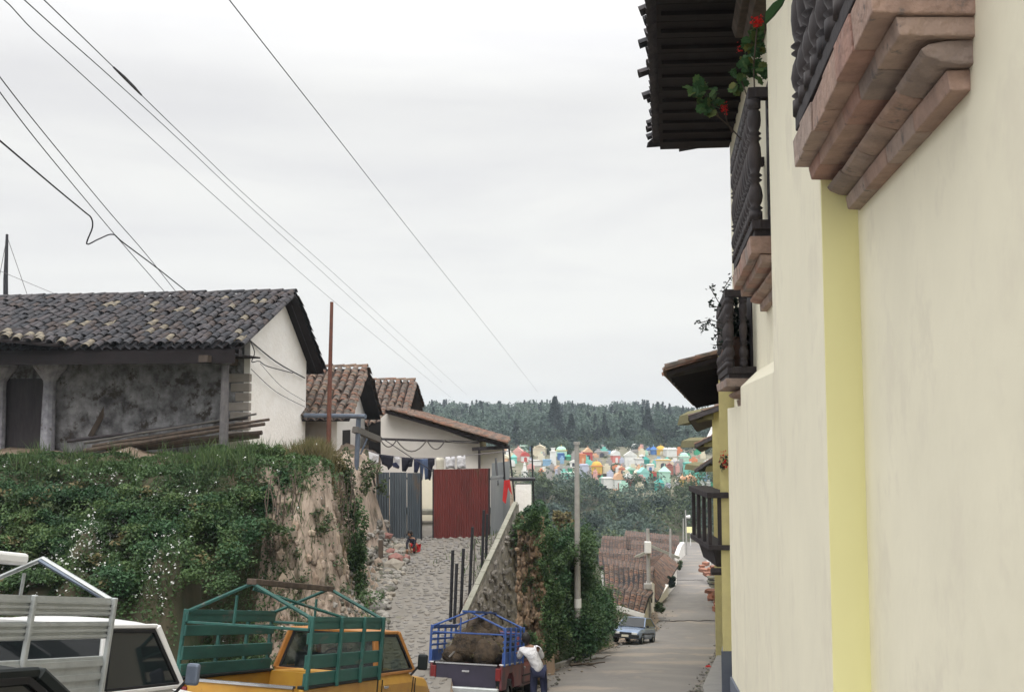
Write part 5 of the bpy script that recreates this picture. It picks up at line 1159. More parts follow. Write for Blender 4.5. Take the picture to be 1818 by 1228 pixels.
for px, tp, Y, k, lab in ((985, 704, 275, .26, 'tall dark pine breaking the ridge line above the cemetery'), (963, 742, 272, .24, 'pine stepping down beside the tallest pine, on the side of the white house'), (1014, 735, 273, .24, 'dark pine on the street side of the tallest pine'), (1036, 750, 270, .22, 'slim dark pine behind the top of the tall concrete pole'),
        (916, 748, 274, .22, 'dark pine close to the white house roof end'), (1078, 762, 268, .25, 'dark squat pine behind the orange and red tombs'), (1105, 752, 269, .25, 'broad dark pine behind the pink arched tomb'), (1150, 728, 272, .30, 'big dark round topped pine behind the blue and yellow tombs'), (1178, 735, 272, .30, 'dark pine crown over the white crenellated tomb'), (1203, 755, 268, .28, 'dark pine over the mint domed tomb'), (1222, 762, 268, .3, 'dark pine touching the row of stepped eaves')):
    c = at(px, tp, Y); z0 = gz(c.x, Y); h = c.z-z0; t = thing('pine_tree', lab, 'tree', (c.x, Y, z0), group='dark pines behind the cemetery')
    n = 2600; foliage('crown', conifer(c.x, Y, z0, h, h*k*1.25, n), RNG.uniform(0, 1, n), .8, 'leaf_pine', t, up=.1); obj('trunk', MB().tube([(c.x, Y, z0-.5), (c.x, Y, z0+h*.9)], [.3, .06], 6), 'bark', t)
# ================================================================== CEMETERY
CM = {}
def cmat(c):
    c = tuple(c)
    if c not in CM:
        k = 'tomb_%d' % len(CM); MM(k, c, tuple(x*.82 for x in c), scale=1.2, bump=.2, rough=.9, stain=tuple(x*.5+.02 for x in c), stain_at=.66, stain_scale=.9); CM[c] = k
    return CM[c]
WHT, CRM, PNK, RED, ORG, YEL, MNT, TEA, TUR, BLU, SKY_, LIL, GRN, GRY, PCH = (.72, .72, .7), (.66, .60, .46), (.66, .36, .33), (.50, .08, .07), (.62, .22, .10), (.62, .40, .08), (.42, .66, .54), (.05, .30, .26), (.20, .55, .47), (.07, .17, .42), (.25, .42, .60), (.50, .52, .64), (.06, .34, .20), (.34, .32, .31), (.70, .42, .26)
def tomb(px, pb, w_, h_, col, kind, trim, door, label, rot=None):
    g_ = ground_at(px, pb, 178, 300); Y = g_.y; s = Y/F; W_ = w_*s*1.2; Hh = h_*s*1.15; D = min(W_*1.1, 2.6); g_.z = gz(g_.x, Y)-.1 if False else g_.z-.15
    rz = random.uniform(-.22, .22) if rot is None else rot; t = thing('tomb', label, 'tomb', g_, Matrix.Rotation(rz, 3, 'Z'))
    m = cmat(col); tm = cmat(trim) if trim else m; hb = Hh*{'gable': .72, 'dome': .66, 'flat': .94, 'arch': .66, 'pyramid': .68, 'tower': .8, 'cren': .84, 'step': .7, 'statue': .5}[kind]
    mb = MB(); mb.box((0, D/2, hb/2), (W_*.92, D, hb)); body = obj('body', mb, m, t, rel=True)
    mb = MB(); mb.box((0, D/2, .12), (W_, D+.2, .3)); obj('base', mb, tm, t, rel=True)
    mb = MB(); mb.box((0, D/2-.03, hb-.04), (W_*1.03, D+.14, .14)); obj('cornice', mb, tm, t, rel=True)
    mb = MB()
    if kind == 'gable': mb.prism([(-W_*.52, -.08, hb+.03), (W_*.52, -.08, hb+.03), (0, -.08, Hh)], (0, D+.12, 0))
    elif kind == 'pyramid': b = len(mb.v); mb.v += [(-W_*.5, 0, hb+.03), (W_*.5, 0, hb+.03), (W_*.5, D, hb+.03), (-W_*.5, D, hb+.03), (0, D/2, Hh)]; mb.f += [(3, 2, 1, 0), (0, 1, 4), (1, 2, 4), (2, 3, 4), (3, 0, 4)]
    elif kind == 'dome': r_ = W_*.45; mb.lathe([(r_*math.cos(a), hb+.03+(Hh-hb)*math.sin(a)) for a in (0, .3, .6, .9, 1.2, 1.5)], (0, D/2, 0), 10)
    elif kind == 'arch': mb.prism([(W_*.47*math.cos(a), -.05, hb+.03+(Hh-hb)*math.sin(a)) for a in [i*math.pi/10 for i in range(11)]], (0, D, 0))
    elif kind == 'flat': mb.box((0, D/2, hb+Hh*.03), (W_*.8, D*.8, Hh*.06))
    elif kind == 'tower': mb.box((0, D/2, (hb+Hh)/2), (W_*.55, D*.5, Hh-hb)); mb.box((0, D/2, Hh-.08), (W_*.7, D*.6, .12))
    elif kind == 'cren':
        for i in range(5): b_ = W_*(-.4+.2*i); hq = Hh-hb-(.0 if i % 2 == 0 else .12); mb.prism([(b_-W_*.08, -.02, hb+.03), (b_+W_*.08, -.02, hb+.03), (b_, -.02, hb+hq)], (0, D*.9, 0))
    elif kind == 'step': mb.box((0, D/2, hb+(Hh-hb)*.25), (W_*.78, D*.8, (Hh-hb)*.5)); mb.prism([(-W_*.3, 0, hb+(Hh-hb)*.5), (W_*.3, 0, hb+(Hh-hb)*.5), (0, 0, Hh)], (0, D*.8, 0))
    elif kind == 'statue': mb.lathe([(W_*.3, hb), (W_*.32, hb+.3), (W_*.18, hb+(Hh-hb)*.6), (W_*.24, hb+(Hh-hb)*.7), (W_*.12, hb+(Hh-hb)*.82), (W_*.14, hb+(Hh-hb)*.93), (W_*.04, Hh)], (0, D/2, 0), 8)
    obj('roof' if kind != 'statue' else 'statue', mb, tm if kind in ('gable', 'arch') and trim else m, t, rel=True)
    if kind in ('gable', 'dome', 'pyramid', 'arch', 'step') and h_ > 12:
        mb = MB(); mb.box((0, D*.4, Hh+.16), (.09, .09, .5)); mb.box((0, D*.4, Hh+.24), (.3, .09, .09)); obj('cross', mb, tm, t, rel=True)
    if door:
        mb = MB(); dw, dh = W_*.34, hb*.62; pts = [(-dw/2, -.03, .3), (dw/2, -.03, .3), (dw/2, -.03, .3+dh*.75)]+[(dw/2*math.cos(a), -.03, .3+dh*.75+dw*.4*math.sin(a)) for a in (.5, 1.0, 1.57, 2.1, 2.6)]+[(-dw/2, -.03, .3+dh*.75)]
        mb.prism(pts, (0, .05, 0)); obj('niche', mb, cmat(door), t, rel=True)
    return t
DK = (.06, .06, .08)
T = [(884, 809, 9, 14, WHT, 'flat', None, DK, 'white flat tomb peeping past the tiled roof end of the white house'), (896, 808, 11, 12, CRM, 'gable', PCH, DK, 'small cream tomb with peach gable next to the white flat tomb by the roof end'), (891, 822, 19, 14, PCH, 'arch', CRM, DK, 'peach tomb with scalloped top just over the bright grey sheets'),
 (919, 818, 14, 22, PNK, 'gable', None, None, 'salmon pink gabled tomb above the slab topped gate pillar'), (930, 804, 13, 14, MNT, 'cren', WHT, None, 'mint tomb with white crest on the skyline over the gate pillar'), (912, 822, 9, 15, TUR, 'pyramid', None, None, 'narrow turquoise pointed tomb beside the salmon pink one'), (946, 801, 9, 9, BLU, 'flat', None, None, 'small deep blue tomb right of the mint crested tomb'.replace('right of', 'next to')),
 (933, 820, 13, 16, WHT, 'arch', RED, RED, 'white arched tomb framed in red behind the gate pillar'), (932, 850, 9, 27, WHT, 'statue', None, None, 'white statue on a tall plinth rising behind the gate pillar'), (957, 811, 20, 20, CRM, 'step', None, None, 'large cream tomb with stepped pediment, second row behind the white box'), (952, 827, 17, 10, WHT, 'flat', GRY, None, 'long white box tomb beside the sky blue box'), (971, 826, 13, 10, SKY_, 'flat', None, None, 'sky blue box tomb between the long white box and the slim white tower'),
 (982, 825, 10, 27, WHT, 'tower', None, None, 'slim white tower tomb standing over the sky blue box'), (997, 812, 17, 18, MNT, 'dome', YEL, None, 'pale green domed tomb behind the bright blue slab'), (997, 818, 10, 13, BLU, 'flat', None, None, 'bright blue slab tomb in front of the pale green dome'), (1011, 818, 10, 11, GRN, 'pyramid', None, None, 'green pointed tomb beside the bright blue slab'), (1012, 804, 10, 9, BLU, 'gable', LIL, None, 'blue and lilac small tomb on the skyline near the concrete pole top'),
 (1018, 829, 11, 12, WHT, 'gable', None, DK, 'small white gabled tomb touching the tall concrete pole'), (991, 842, 10, 9, LIL, 'flat', None, None, 'lilac low tomb beside the mint columned tomb'), (1007, 837, 16, 7, GRN, 'gable', None, None, 'green roofed low tomb over the mint columned tomb'), (1007, 851, 20, 12, MNT, 'flat', WHT, TEA, 'mint tomb with white columns just behind the tall concrete pole'), (1035, 824, 10, 17, ORG, 'flat', None, PCH, 'orange tomb in front of the dark red framed tomb'),
 (1045, 819, 13, 22, RED, 'gable', PCH, DK, 'dark red tomb with salmon frame and small cross, back row'), (1038, 848, 13, 22, LIL, 'flat', None, None, 'tall lavender block tomb beside the concrete pole'), (1060, 841, 17, 20, YEL, 'dome', ORG, None, 'golden yellow domed tomb with orange crown'), (1069, 814, 20, 12, GRY, 'flat', None, DK, 'grey stone flat tomb in the back row behind the golden dome'), (1095, 822, 12, 20, (.66, .22, .2), 'arch', WHT, WHT, 'coral red arched tomb with white niche, back row'), (1074, 838, 7, 9, SKY_, 'flat', None, None, 'small pale blue tomb beside the golden dome'),
 (1069, 861, 8, 16, GRN, 'pyramid', None, None, 'emerald narrow tomb next to the plain white cube'), (1081, 866, 17, 17, WHT, 'flat', None, None, 'plain white cube tomb in the front row'), (1100, 869, 14, 26, WHT, 'arch', PCH, RED, 'front row arched tomb with white border and red niche'), (1119, 867, 15, 24, PNK, 'gable', WHT, RED, 'pink front row tomb with white trim next to the red niche one'), (1105, 842, 10, 14, PCH, 'step', RED, DK, 'small salmon tomb with stepped crown, above the red niche tomb'), (1121, 843, 15, 13, GRN, 'gable', MNT, None, 'green gabled tomb above the pink front row tomb'),
 (1120, 829, 19, 26, WHT, 'gable', None, None, 'large white gabled tomb in the middle of the cemetery'), (1136, 830, 14, 15, WHT, 'flat', GRY, None, 'white flat tomb leaning against the large white gabled one'), (1129, 801, 13, 12, PNK, 'arch', WHT, DK, 'rose tomb with round window on the highest spot'), (1130, 807, 14, 9, GRY, 'arch', None, None, 'grey rounded tomb under the rose tomb'), (1142, 815, 8, 8, WHT, 'gable', None, DK, 'little white tomb beside the grey rounded tomb'), (1134, 853, 11, 18, CRM, 'gable', None, None, 'beige tomb wedged behind the turquoise front row tomb'),
 (1145, 860, 15, 27, (.3, .62, .56), 'gable', None, None, 'pale turquoise gabled tomb of the front row, near the middle'), (1148, 829, 10, 18, TEA, 'pyramid', None, None, 'dark teal tomb behind the pale turquoise gabled one'), (1154, 809, 9, 14, WHT, 'gable', BLU, None, 'white and blue tomb beside the strong blue one, back row'), (1162, 810, 10, 17, BLU, 'pyramid', SKY_, None, 'strong blue tomb in the back row next to the yellow dome'), (1175, 810, 16, 17, YEL, 'dome', None, CRM, 'mustard yellow domed tomb in the back row'), (1193, 813, 17, 17, WHT, 'cren', None, None, 'white tomb with crenellated top, back row'),
 (1178, 836, 23, 19, CRM, 'flat', YEL, DK, 'wide cream tomb with two dark openings under the mustard dome'), (1155, 839, 12, 14, WHT, 'flat', CRM, BLU, 'white tomb with blue arch opening beside the wide cream tomb'), (1181, 859, 17, 29, MNT, 'pyramid', None, None, 'tall pale mint tomb with pointed top in the front rows'), (1162, 852, 7, 14, RED, 'flat', ORG, None, 'narrow bright red tomb between turquoise and mint tombs'), (1189, 841, 11, 18, (.4, .16, .13), 'step', None, None, 'brick red stepped tomb behind the tall mint tomb'),
 (1204, 839, 13, 19, GRY, 'arch', None, DK, 'grey stone arched tomb near the teal tomb'), (1216, 822, 15, 17, MNT, 'dome', WHT, None, 'mint domed tomb under the darkest pines'), (1222, 845, 14, 22, TUR, 'flat', TEA, None, 'teal flat topped tomb next to the aqua green one'), (1244, 857, 18, 28, (.12, .50, .40), 'gable', MNT, None, 'aqua green gabled tomb closest to the stepped eaves'), (1229, 865, 17, 20, PCH, 'step', None, None, 'peach tomb with pointed crown in the front row'), (1213, 863, 9, 17, YEL, 'gable', PCH, None, 'small yellow orange tomb attached to the peach one'),
 (1172, 873, 14, 22, TEA, 'pyramid', MNT, DK, 'dark teal pointed tomb at the very front of the cemetery'), (1197, 827, 6, 8, BLU, 'flat', None, None, 'tiny blue tomb behind the grey stone arch'), (1186, 865, 8, 7, LIL, 'flat', None, None, 'tiny indigo tomb at the foot of the tall mint tomb'), (1070, 879, 9, 6, WHT, 'arch', None, None, 'low white rounded grave alone below the plain white cube')]
for a in T: tomb(*a)
gcol = [(WHT, 'white'), (CRM, 'cream'), (PNK, 'pink'), (TUR, 'turquoise'), (SKY_, 'pale blue'), (GRY, 'grey'), (GRY, 'grey'), (WHT, 'white'), (CRM, 'cream'), (MNT, 'mint'), (PCH, 'peach'), (LIL, 'lilac'), (GRN, 'green'), (ORG, 'orange')]
for i in range(170):
    px = random.uniform(900, 1262); pb = random.uniform(804, 874)
    if px < 960 and pb > 835: continue
    if px < 1060 and pb > 852: continue
    g_ = ground_at(px, pb, 178, 300); w_ = random.uniform(.8, 1.9); h_ = random.uniform(.7, 2.0); mb = MB(); mb.box((g_.x, g_.y, g_.z+h_/2-.1), (w_, 1.4, h_)); mb.box((g_.x, g_.y-.5, g_.z+h_*.9), (w_*.5, .15, h_*.7))
    gc = random.choice(gcol); tb = min(T, key=lambda q: abs(q[0]-px)+1.5*abs(q[1]-pb)); sh = re.split(r' (?:behind|beside|over|in|next|between|near|touching|just|rising|peeping|on|under|wedged|leaning|closest|attached|above|at|standing|alone|standing)\b', tb[4+4])[0]
    gl = 'small low %s grave %s the %s' % (gc[1], 'before' if pb > tb[1] else 'behind' if pb < tb[1]-2 else 'beside', ' '.join(sh.split()[:8]))
    top(obj('grave', mb, cmat(gc[0])), gl, 'grave', 'small graves among the tombs')
PP = []; RR = []
for _ in range(90):
    px = random.uniform(900, 1262); pb = random.uniform(806, 882); g_ = ground_at(px, pb, 178, 300); a, b = clumps((g_.x, g_.y, g_.z+.4), (1.2, 1, .8), 70, k=6); PP.append(a); RR.append(b)
foliage('cemetery_weeds', np.concatenate(PP), np.concatenate(RR), .45, 'leaf_mid', kind='stuff')
# ================================================================== VEHICLES
def smooth_outline(pts, n=4):
    return pts
def skew(f, side, pts, th):  # polygon panel in a side plane
    pass
def wheel(parent, x, y, z, r=.33, w_=.2, m='rubber'):
    s = 1 if y > 0 else -1
    mb = MB(); n = 18; prof = [(r*.62, -w_/2), (r*.93, -w_/2), (r, -w_/2+.03), (r, w_/2-.03), (r*.93, w_/2), (r*.62, w_/2)]
    b = 0
    for rr, yy in prof:
        for k in range(n): a = 2*math.pi*k/n; mb.v.append((x+rr*math.cos(a), y+yy, z+rr*math.sin(a)))
    for i in range(len(prof)-1):
        for k in range(n): mb.f.append((i*n+k, i*n+(k+1) % n, (i+1)*n+(k+1) % n, (i+1)*n+k))
    o = obj('wheel', mb, 'rubber', parent, rel=True, smooth=True)
    mb = MB(); mb.tube([(x, y-w_*.3, z), (x, y+w_*.32*1, z)], r*.63, 14); obj('rim', mb, 'rack_alu', o, rel=True)
    return o
def vloc(x, Y, z, phi, pitch=None):
    """vehicle frame: x forward (heading phi from +X towards +Y), y left, z up; pitched with the street"""
    f = Vector((math.cos(phi), math.sin(phi), -.205*math.sin(phi))).normalized(); l = Vector((0, 0, 1)).cross(f).normalized(); u = f.cross(l)
    return Matrix((f, l, u)).transposed()
def cabin(t, x0, x1, xr, xf, zb, zt, wb, wt, paint, glass, pil=.07, roof_th=.06):
    """greenhouse: base from x0 (rear) to x1 (front), roof from xr to xf"""
    B = lambda x, s, z: (x, s, z)
    hb, ht = wb/2, wt/2
    rl, rrr, fl, fr = (x0, hb, zb), (x0, -hb, zb), (x1, hb, zb), (x1, -hb, zb); RL, RR_, FL, FR = (xr, ht, zt), (xr, -ht, zt), (xf, ht, zt), (xf, -ht, zt)
    mb = MB(); n = 8
    # crowned roof
    for i in range(n+1):
        q = i/n; x = xr+(xf-xr)*q
        for j in range(n+1):
            s = -1+2*j/n; cr_ = roof_th*(1-.75*abs(s)**3)*(1-.6*abs(2*q-1)**4); mb.v.append((x, s*ht, zt+cr_))
    for i in range(n):
        for j in range(n): a = i*(n+1)+j; mb.f.append((a, a+1, a+n+2, a+n+1))
    b = len(mb.v); 
    for p in (RR_, FR, FL, RL): mb.v.append((p[0], p[1], zt-.045))
    k0, k1, k2, k3 = 0, n*(n+1), n*(n+1)+n, n
    mb.f += [(b, b+3, b+2, b+1)]
    def strip(idx, a_, c_):
        for i in range(len(idx)-1): pass
    mb.f.append(tuple([b]+[i*(n+1) for i in range(n+1)]+[b+1])); mb.f.append(tuple([b+3]+[i*(n+1)+n for i in range(n+1)]+[b+2]))
    mb.f.append(tuple([b]+[j for j in range(n+1)]+[b+3])); mb.f.append(tuple([b+1]+[n*(n+1)+j for j in range(n+1)]+[b+2]))
    cab = obj('cab', mb, paint, t, rel=True, smooth=False)
    for p, q in ((rl, RL), (rrr, RR_), (fl, FL), (fr, FR)): obj('pillar', MB().bar(p, q, pil, pil), paint, cab, rel=True, bevel=.012, seg=1)
    e = .012
    def pane(name, a, b_, c, d): 
        mb = MB(); nn = (Vector(b_)-Vector(a)).cross(Vector(d)-Vector(a)).normalized()*.006; P4 = [Vector(p) for p in (a, b_, c, d)]
        mb.hexa([p-nn for p in P4]+[p+nn for p in P4]); obj(name, mb, glass, cab, rel=True)
    pane('rear_window', rl, rrr, RR_, RL); pane('windscreen', fl, fr, FR, FL); pane('side_window', rrr, fr, FR, RR_); pane('side_window', rl, fl, FL, RL)
    for a, b_ in ((rrr, fr), (rl, fl), (rl, rrr), (RR_, FR), (RL, FL), (RR_, RL)): obj('window_trim', MB().bar(a, b_, .05, .045), paint, cab, rel=True, bevel=.01, seg=1)
    for (p_, q_) in ((rrr, fr), (fr, FR), (FR, RR_), (RR_, rrr), (rrr, rl), (rl, RL), (RL, RR_)):
        cc = (Vector(rrr)+Vector(fr)+Vector(FR)+Vector(RR_))/4 if (p_, q_) in ((rrr, fr), (fr, FR), (FR, RR_), (RR_, rrr)) else (Vector(rrr)+Vector(rl)+Vector(RL)+Vector(RR_))/4
        off = Vector((0, -.012, 0)) if cc.y < -.1 else Vector((-.012, 0, 0)); a2 = Vector(p_)+(cc-Vector(p_)).normalized()*.075+off; b2 = Vector(q_)+(cc-Vector(q_)).normalized()*.075+off
        obj('window_seal', MB().bar(a2, b2, .028, .028), 'rubber', cab, rel=True)
    return cab
def rack(t, x0, x1, hw, z0, z1, rows, m, posts, peak, slat_h=None, front=True, tube_m=None, ribs=0):
    """stake rack: slatted sides, posts, two peaked end frames joined by a ridge beam"""
    tube_m = tube_m or m; r_ = obj('rack', MB().bar((x0, hw, z1), (x1, hw, z1), .04, .05).bar((x0, -hw, z1), (x1, -hw, z1), .04, .05), tube_m, t, rel=True)
    for s in (-1, 1):
        for (a, b) in rows:
            obj('slat', MB().box(((x0+x1)/2, s*hw, z0+(z1-z0)*(a+b)/2), (x1-x0, .028, (z1-z0)*(b-a))), m, r_, rel=True, bevel=.006, seg=1)
            for k in range(ribs): obj('slat_rib', MB().box(((x0+x1)/2, s*(hw+.02), z0+(z1-z0)*(a+(b-a)*(k+.5)/ribs)), (x1-x0, .02, (z1-z0)*(b-a)/ribs*.45)), m, r_, rel=True)
        for q in posts: x = x0+(x1-x0)*q; obj('post', MB().bar((x, s*(hw+.035), z0-.04), (x, s*(hw+.035), z1+.03), .045, .045), tube_m, r_, rel=True, bevel=.008, seg=1)
    for x in (x0+.03, x1-.03):
        obj('peak_frame', MB().tube([(x, -hw-.02, z1), (x, 0, z1+peak), (x, hw+.02, z1)], .024, 6), tube_m, r_, rel=True)
        obj('strut', MB().tube([(x, .18, z1+peak*.6), (x, .18, z1-.12)], .018, 5), tube_m, r_, rel=True)
        obj('cross_rail', MB().tube([(x, -hw, z1-.12), (x, hw, z1-.12)], .018, 5), tube_m, r_, rel=True)
    return r_
def pickup(name, label, loc, phi, paint, cab_paint, glass, width=1.62, bed=2.1, rail=1.0, cabh=1.63, tail='paint_red', light_m='lamp_red'):
    rot = vloc(0, 0, 0, phi); t = thing(name, label, 'pickup truck', loc, rot); hw = width/2
    # bed: x from 0 (tailgate) to bed; cab from bed+.05 to bed+1.35; hood to bed+2.35
    wx, fx = bed*.42, bed+1.75
    def side(sg):
        prof = [(0, .48), (wx-.42, .48), (wx-.36, .68), (wx-.18, .80), (wx+.18, .80), (wx+.36, .68), (wx+.42, .48), (bed, .48), (bed, rail), (0, rail)]
        mb = MB(); y = sg*hw; mb.prism([(x, y, z) for x, z in (prof if sg < 0 else prof)], (0, -sg*.06, 0)); return mb
    for sg in (-1, 1): obj('bed_side', side(sg), paint, t, rel=True, bevel=.012, seg=1)
    for sg in (-1, 1): obj('bed_rail', MB().bar((0, sg*(hw-.03), rail+.015), (bed, sg*(hw-.03), rail+.015), .10, .035), 'chrome' if paint == 'paint_red' else 'paint_dark', t, rel=True, bevel=.008)
    obj('bed_floor', MB().box((bed/2, 0, .58), (bed-.05, width-.14, .05)), 'paint_dark', t, rel=True); obj('bed_front', MB().box((bed-.03, 0, .8), (.05, width-.12, .42)), paint, t, rel=True)
    tg = obj('tailgate', MB().box((.02, 0, (rail+.5)/2+.01), (.05, width-.26, rail-.5)), tail, t, rel=True, bevel=.015); obj('handle', MB().box((-.015, 0, rail-.14), (.02, .16, .04)), 'chrome', tg, rel=True)
    obj('tailgate_lip', MB().box((.01, 0, rail+.01), (.07, width-.24, .03)), 'chrome', tg, rel=True)
    for sg in (-1, 1): l = obj('tail_lamp', MB().box((-.006, sg*(hw-.09), .80), (.05, .12, .26)), light_m, t, rel=True, bevel=.015)
    obj('bumper', MB().box((-.12, 0, .46), (.12, width*.95, .14)), 'rack_alu', t, rel=True, bevel=.03)
    # cab body + hood, lofted sections
    X0 = bed+.04; secs = [(X0, .45, rail+.02, hw-.02), (X0+.03, .42, rail+.05, hw), (X0+1.25, .42, rail+.03, hw), (X0+1.45, .42, rail-.03, hw-.01), (X0+2.0, .45, rail-.08, hw-.04), (X0+2.28, .5, rail-.16, hw-.10), (X0+2.36, .55, rail-.30, hw-.16)]
    mb = MB(); 
    for x, zl, zh, h_ in secs:
        mb.v += [(x, -h_*.92, zl), (x, -h_, zl+.12), (x, -h_, zh-.14), (x, -h_*.93, zh-.02), (x, -h_*.5, zh+.02), (x, h_*.5, zh+.02), (x, h_*.93, zh-.02), (x, h_, zh-.14), (x, h_, zl+.12), (x, h_*.92, zl)]
    n = 10
    for i in range(len(secs)-1):
        for k in range(n): a = i*n+k; b = i*n+(k+1) % n; mb.f.append((a, b, b+n, a+n))
    mb.f.append(tuple(range(n))); mb.f.append(tuple((len(secs)-1)*n+k for k in range(n)))
    obj('body', mb, paint, t, rel=True, bevel=.012, seg=1)
    cabin(t, X0+.04, X0+1.38, X0+.16, X0+.98, rail+.04, cabh, width*.93, width*.78, cab_paint, glass)
    mb = MB(); mb.box((X0+.45, 0, rail+.0), (.18, width*.8, .5)); obj('seat', mb, 'seat_cloth', t, rel=True, bevel=.04)
    obj('steering_wheel', MB().tube([(X0+.95+.06*math.sin(a), .35+.17*math.cos(a), rail+.12+.17*math.sin(a)) for a in [k*math.pi/6 for k in range(13)]], .013, 5), 'rubber', t, rel=True)
    for sg in (-1, 1):
        mr = obj('mirror', MB().box((X0+1.28, sg*(hw+.13), rail+.17), (.07, .15, .22)), 'paint_dark' if paint != 'paint_white' else 'pipe_blue', t, rel=True, bevel=.03); obj('mirror_arm', MB().tube([(X0+1.28, sg*(hw+.06), rail+.10), (X0+1.25, sg*(hw-.03), rail-.02)], .016, 5), 'rubber', mr, rel=True)
        obj('door_handle', MB().box((X0+.25, sg*(hw+.012), rail-.12), (.14, .02, .035)), 'chrome', t, rel=True, bevel=.006)
    for sg in (-1, 1):
        mb = MB(); y_ = sg*(hw+.004)
        for p_, q_ in (((X0+.12, rail-.02), (X0+.12, .5)), ((X0+1.28, rail-.04), (X0+1.20, .5)), ((X0+.12, .5), (X0+1.2, .5)), ((X0+1.36, rail-.06), (X0+1.36, .7))): mb.bar((p_[0], y_, p_[1]), (q_[0], y_, q_[1]), .012, .012)
        mb.bar((X0-.02, sg*(hw-.02), rail+.02), (X0-.02, sg*(hw-.02), .5), .03, .05); obj('door_seam', mb, 'rubber', t, rel=True)
        obj('body_moulding', MB().box((X0+.68, sg*(hw+.006), rail-.3), (1.3, .016, .035)), 'rubber', t, rel=True)
    for sg in (-1, 1): obj('headlight', MB().box((X0+2.34, sg*(hw-.34), rail-.28), (.05, .26, .14)), 'lamp_clear', t, rel=True, bevel=.02)
    obj('grille', MB().box((X0+2.36, 0, rail-.3), (.04, .55, .16)), 'rubber', t, rel=True)
    for x in (wx, fx):
        for sg in (-1, 1): wheel(t, x, sg*(hw-.12), .33)
    return t
def place(px_, Y, zrail, railh, phi, hw, x_at=0):
    """loc of the truck origin so that its right rear rail corner sits at px_/depth with height zrail"""
    rot = vloc(0, 0, 0, phi); c = Vector((ray(px_, 745)[0]*Y, Y, zrail)); return c - rot @ Vector((x_at, -hw, railh))
# yellow pickup with green rack
PH = R(74.4)
ty = pickup('pickup_truck', 'weathered yellow pickup with orange cab and tall green slatted stake rack', place(545, 11.0, -2.99, 1.02, PH, .80), PH, 'paint_yellow', 'paint_orange', 'glass_clear', 1.62, 2.12, 1.0, 1.57, tail='paint_yellow')
rack(ty, 0, 2.12, .80, 1.03, 1.76, [(0, .19), (.25, .46), (.62, .79), (.84, 1.0)], 'rack_green', (0.01, .38, .70, .99), .36)
obj('ridge_beam', MB().bar((0, 0, 2.14), (2.12, 0, 2.12), .13, .07), 'old_wood', ty, rel=True, bevel=.01)
obj('stay_tube', MB().tube([(0.03, -.02, 2.06), (1.2, -.80, 1.74)], .02, 6), 'rack_green', ty, rel=True)
# maroon pickup with blue rack and a load of fodder
PH2 = R(77.8)
tr = pickup('pickup_truck', 'battered maroon pickup loaded with brown sacks under a low peaked blue rack', place(892, 21.0, -5.24, 1.0, PH2, .80), PH2, 'paint_red', 'paint_red', 'glass_dark', 1.62, 2.1, .98, 1.6, tail='paint_tailgate')
rk = rack(tr, .02, 2.1, .80, 1.0, 1.74, [(0, .34), (.44, .50), (.60, .66), (.76, .82), (.93, 1.0)], 'rack_blue', (0.01, .28, .55, .8, .99), .34)
obj('ridge_beam', MB().bar((0, 0, 2.08), (2.1, 0, 2.06), .3, .04), 'rack_blue', rk, rel=True)
rot2 = vloc(0, 0, 0, PH2); org2 = WM[tr.name].to_translation()
for i, (x, y, z, sx, sy, sz, lab) in enumerate(((.75, .05, 1.38, .75, .52, .44, 'largest lumpy brown sack in the middle of the blue racked load'), (.45, -.34, 1.2, .44, .36, .34, 'dark sack by the tailgate on the load, towards the leaning man'), (.5, .38, 1.14, .42, .32, .26, 'low sack at the tailgate corner away from the man'), (1.3, .0, 1.62, .62, .46, .34, 'top sack at the front of the load'), (1.25, -.35, 1.28, .5, .3, .3, 'sack pressed against the blue slats near the cab'), (1.3, .45, 1.22, .5, .25, .28, 'flattened sack behind the pale stick'))):
    bm = bmesh.new(); bmesh.ops.create_icosphere(bm, subdivisions=3, radius=1)
    for v_ in bm.verts:
        c = v_.co.copy(); v_.co = Vector((c.x*sx*.75, c.y*sy*.9, c.z*sz*.95))*(1+.22*nse(c.x*2+i*5, c.y*2, c.z*2)+.12*nse(c.x*6, c.y*6+i, c.z*6))
    me = bpy.data.meshes.new('load_sack'); bm.to_mesh(me); bm.free(); me.materials.append(M['sack']); me.shade_smooth(); o = bpy.data.objects.new('load_sack', me)
    link(o, world=Matrix.Translation(org2 + rot2 @ Vector((x, y, z))) @ rot2.to_4x4()); tag(o, lab, 'sack', 'sacks loaded on the maroon pickup')
# loose straw sticking out
pts = []
for k in range(900):
    a = Vector((random.uniform(.2, 1.7), random.gauss(0, .3), random.uniform(1.1, 1.75))); a.z = min(a.z, 1.85-abs(a.y)*.9); pts.append(org2+rot2 @ a)
foliage('loose_fodder', np.array([tuple(p) for p in pts]), RNG.uniform(0, 1, len(pts)), .14, 'leaf_dry', kind='stuff', asp=.12)
mb = MB(); mb.tube([org2+rot2 @ Vector((.1, .42, 1.1)), org2+rot2 @ Vector((.9, .05, 1.68))], .022, 6); top(obj('wooden_stick', mb, 'grey_wood'), 'pale stick leaning on the sacks of the maroon pickup', 'stick')
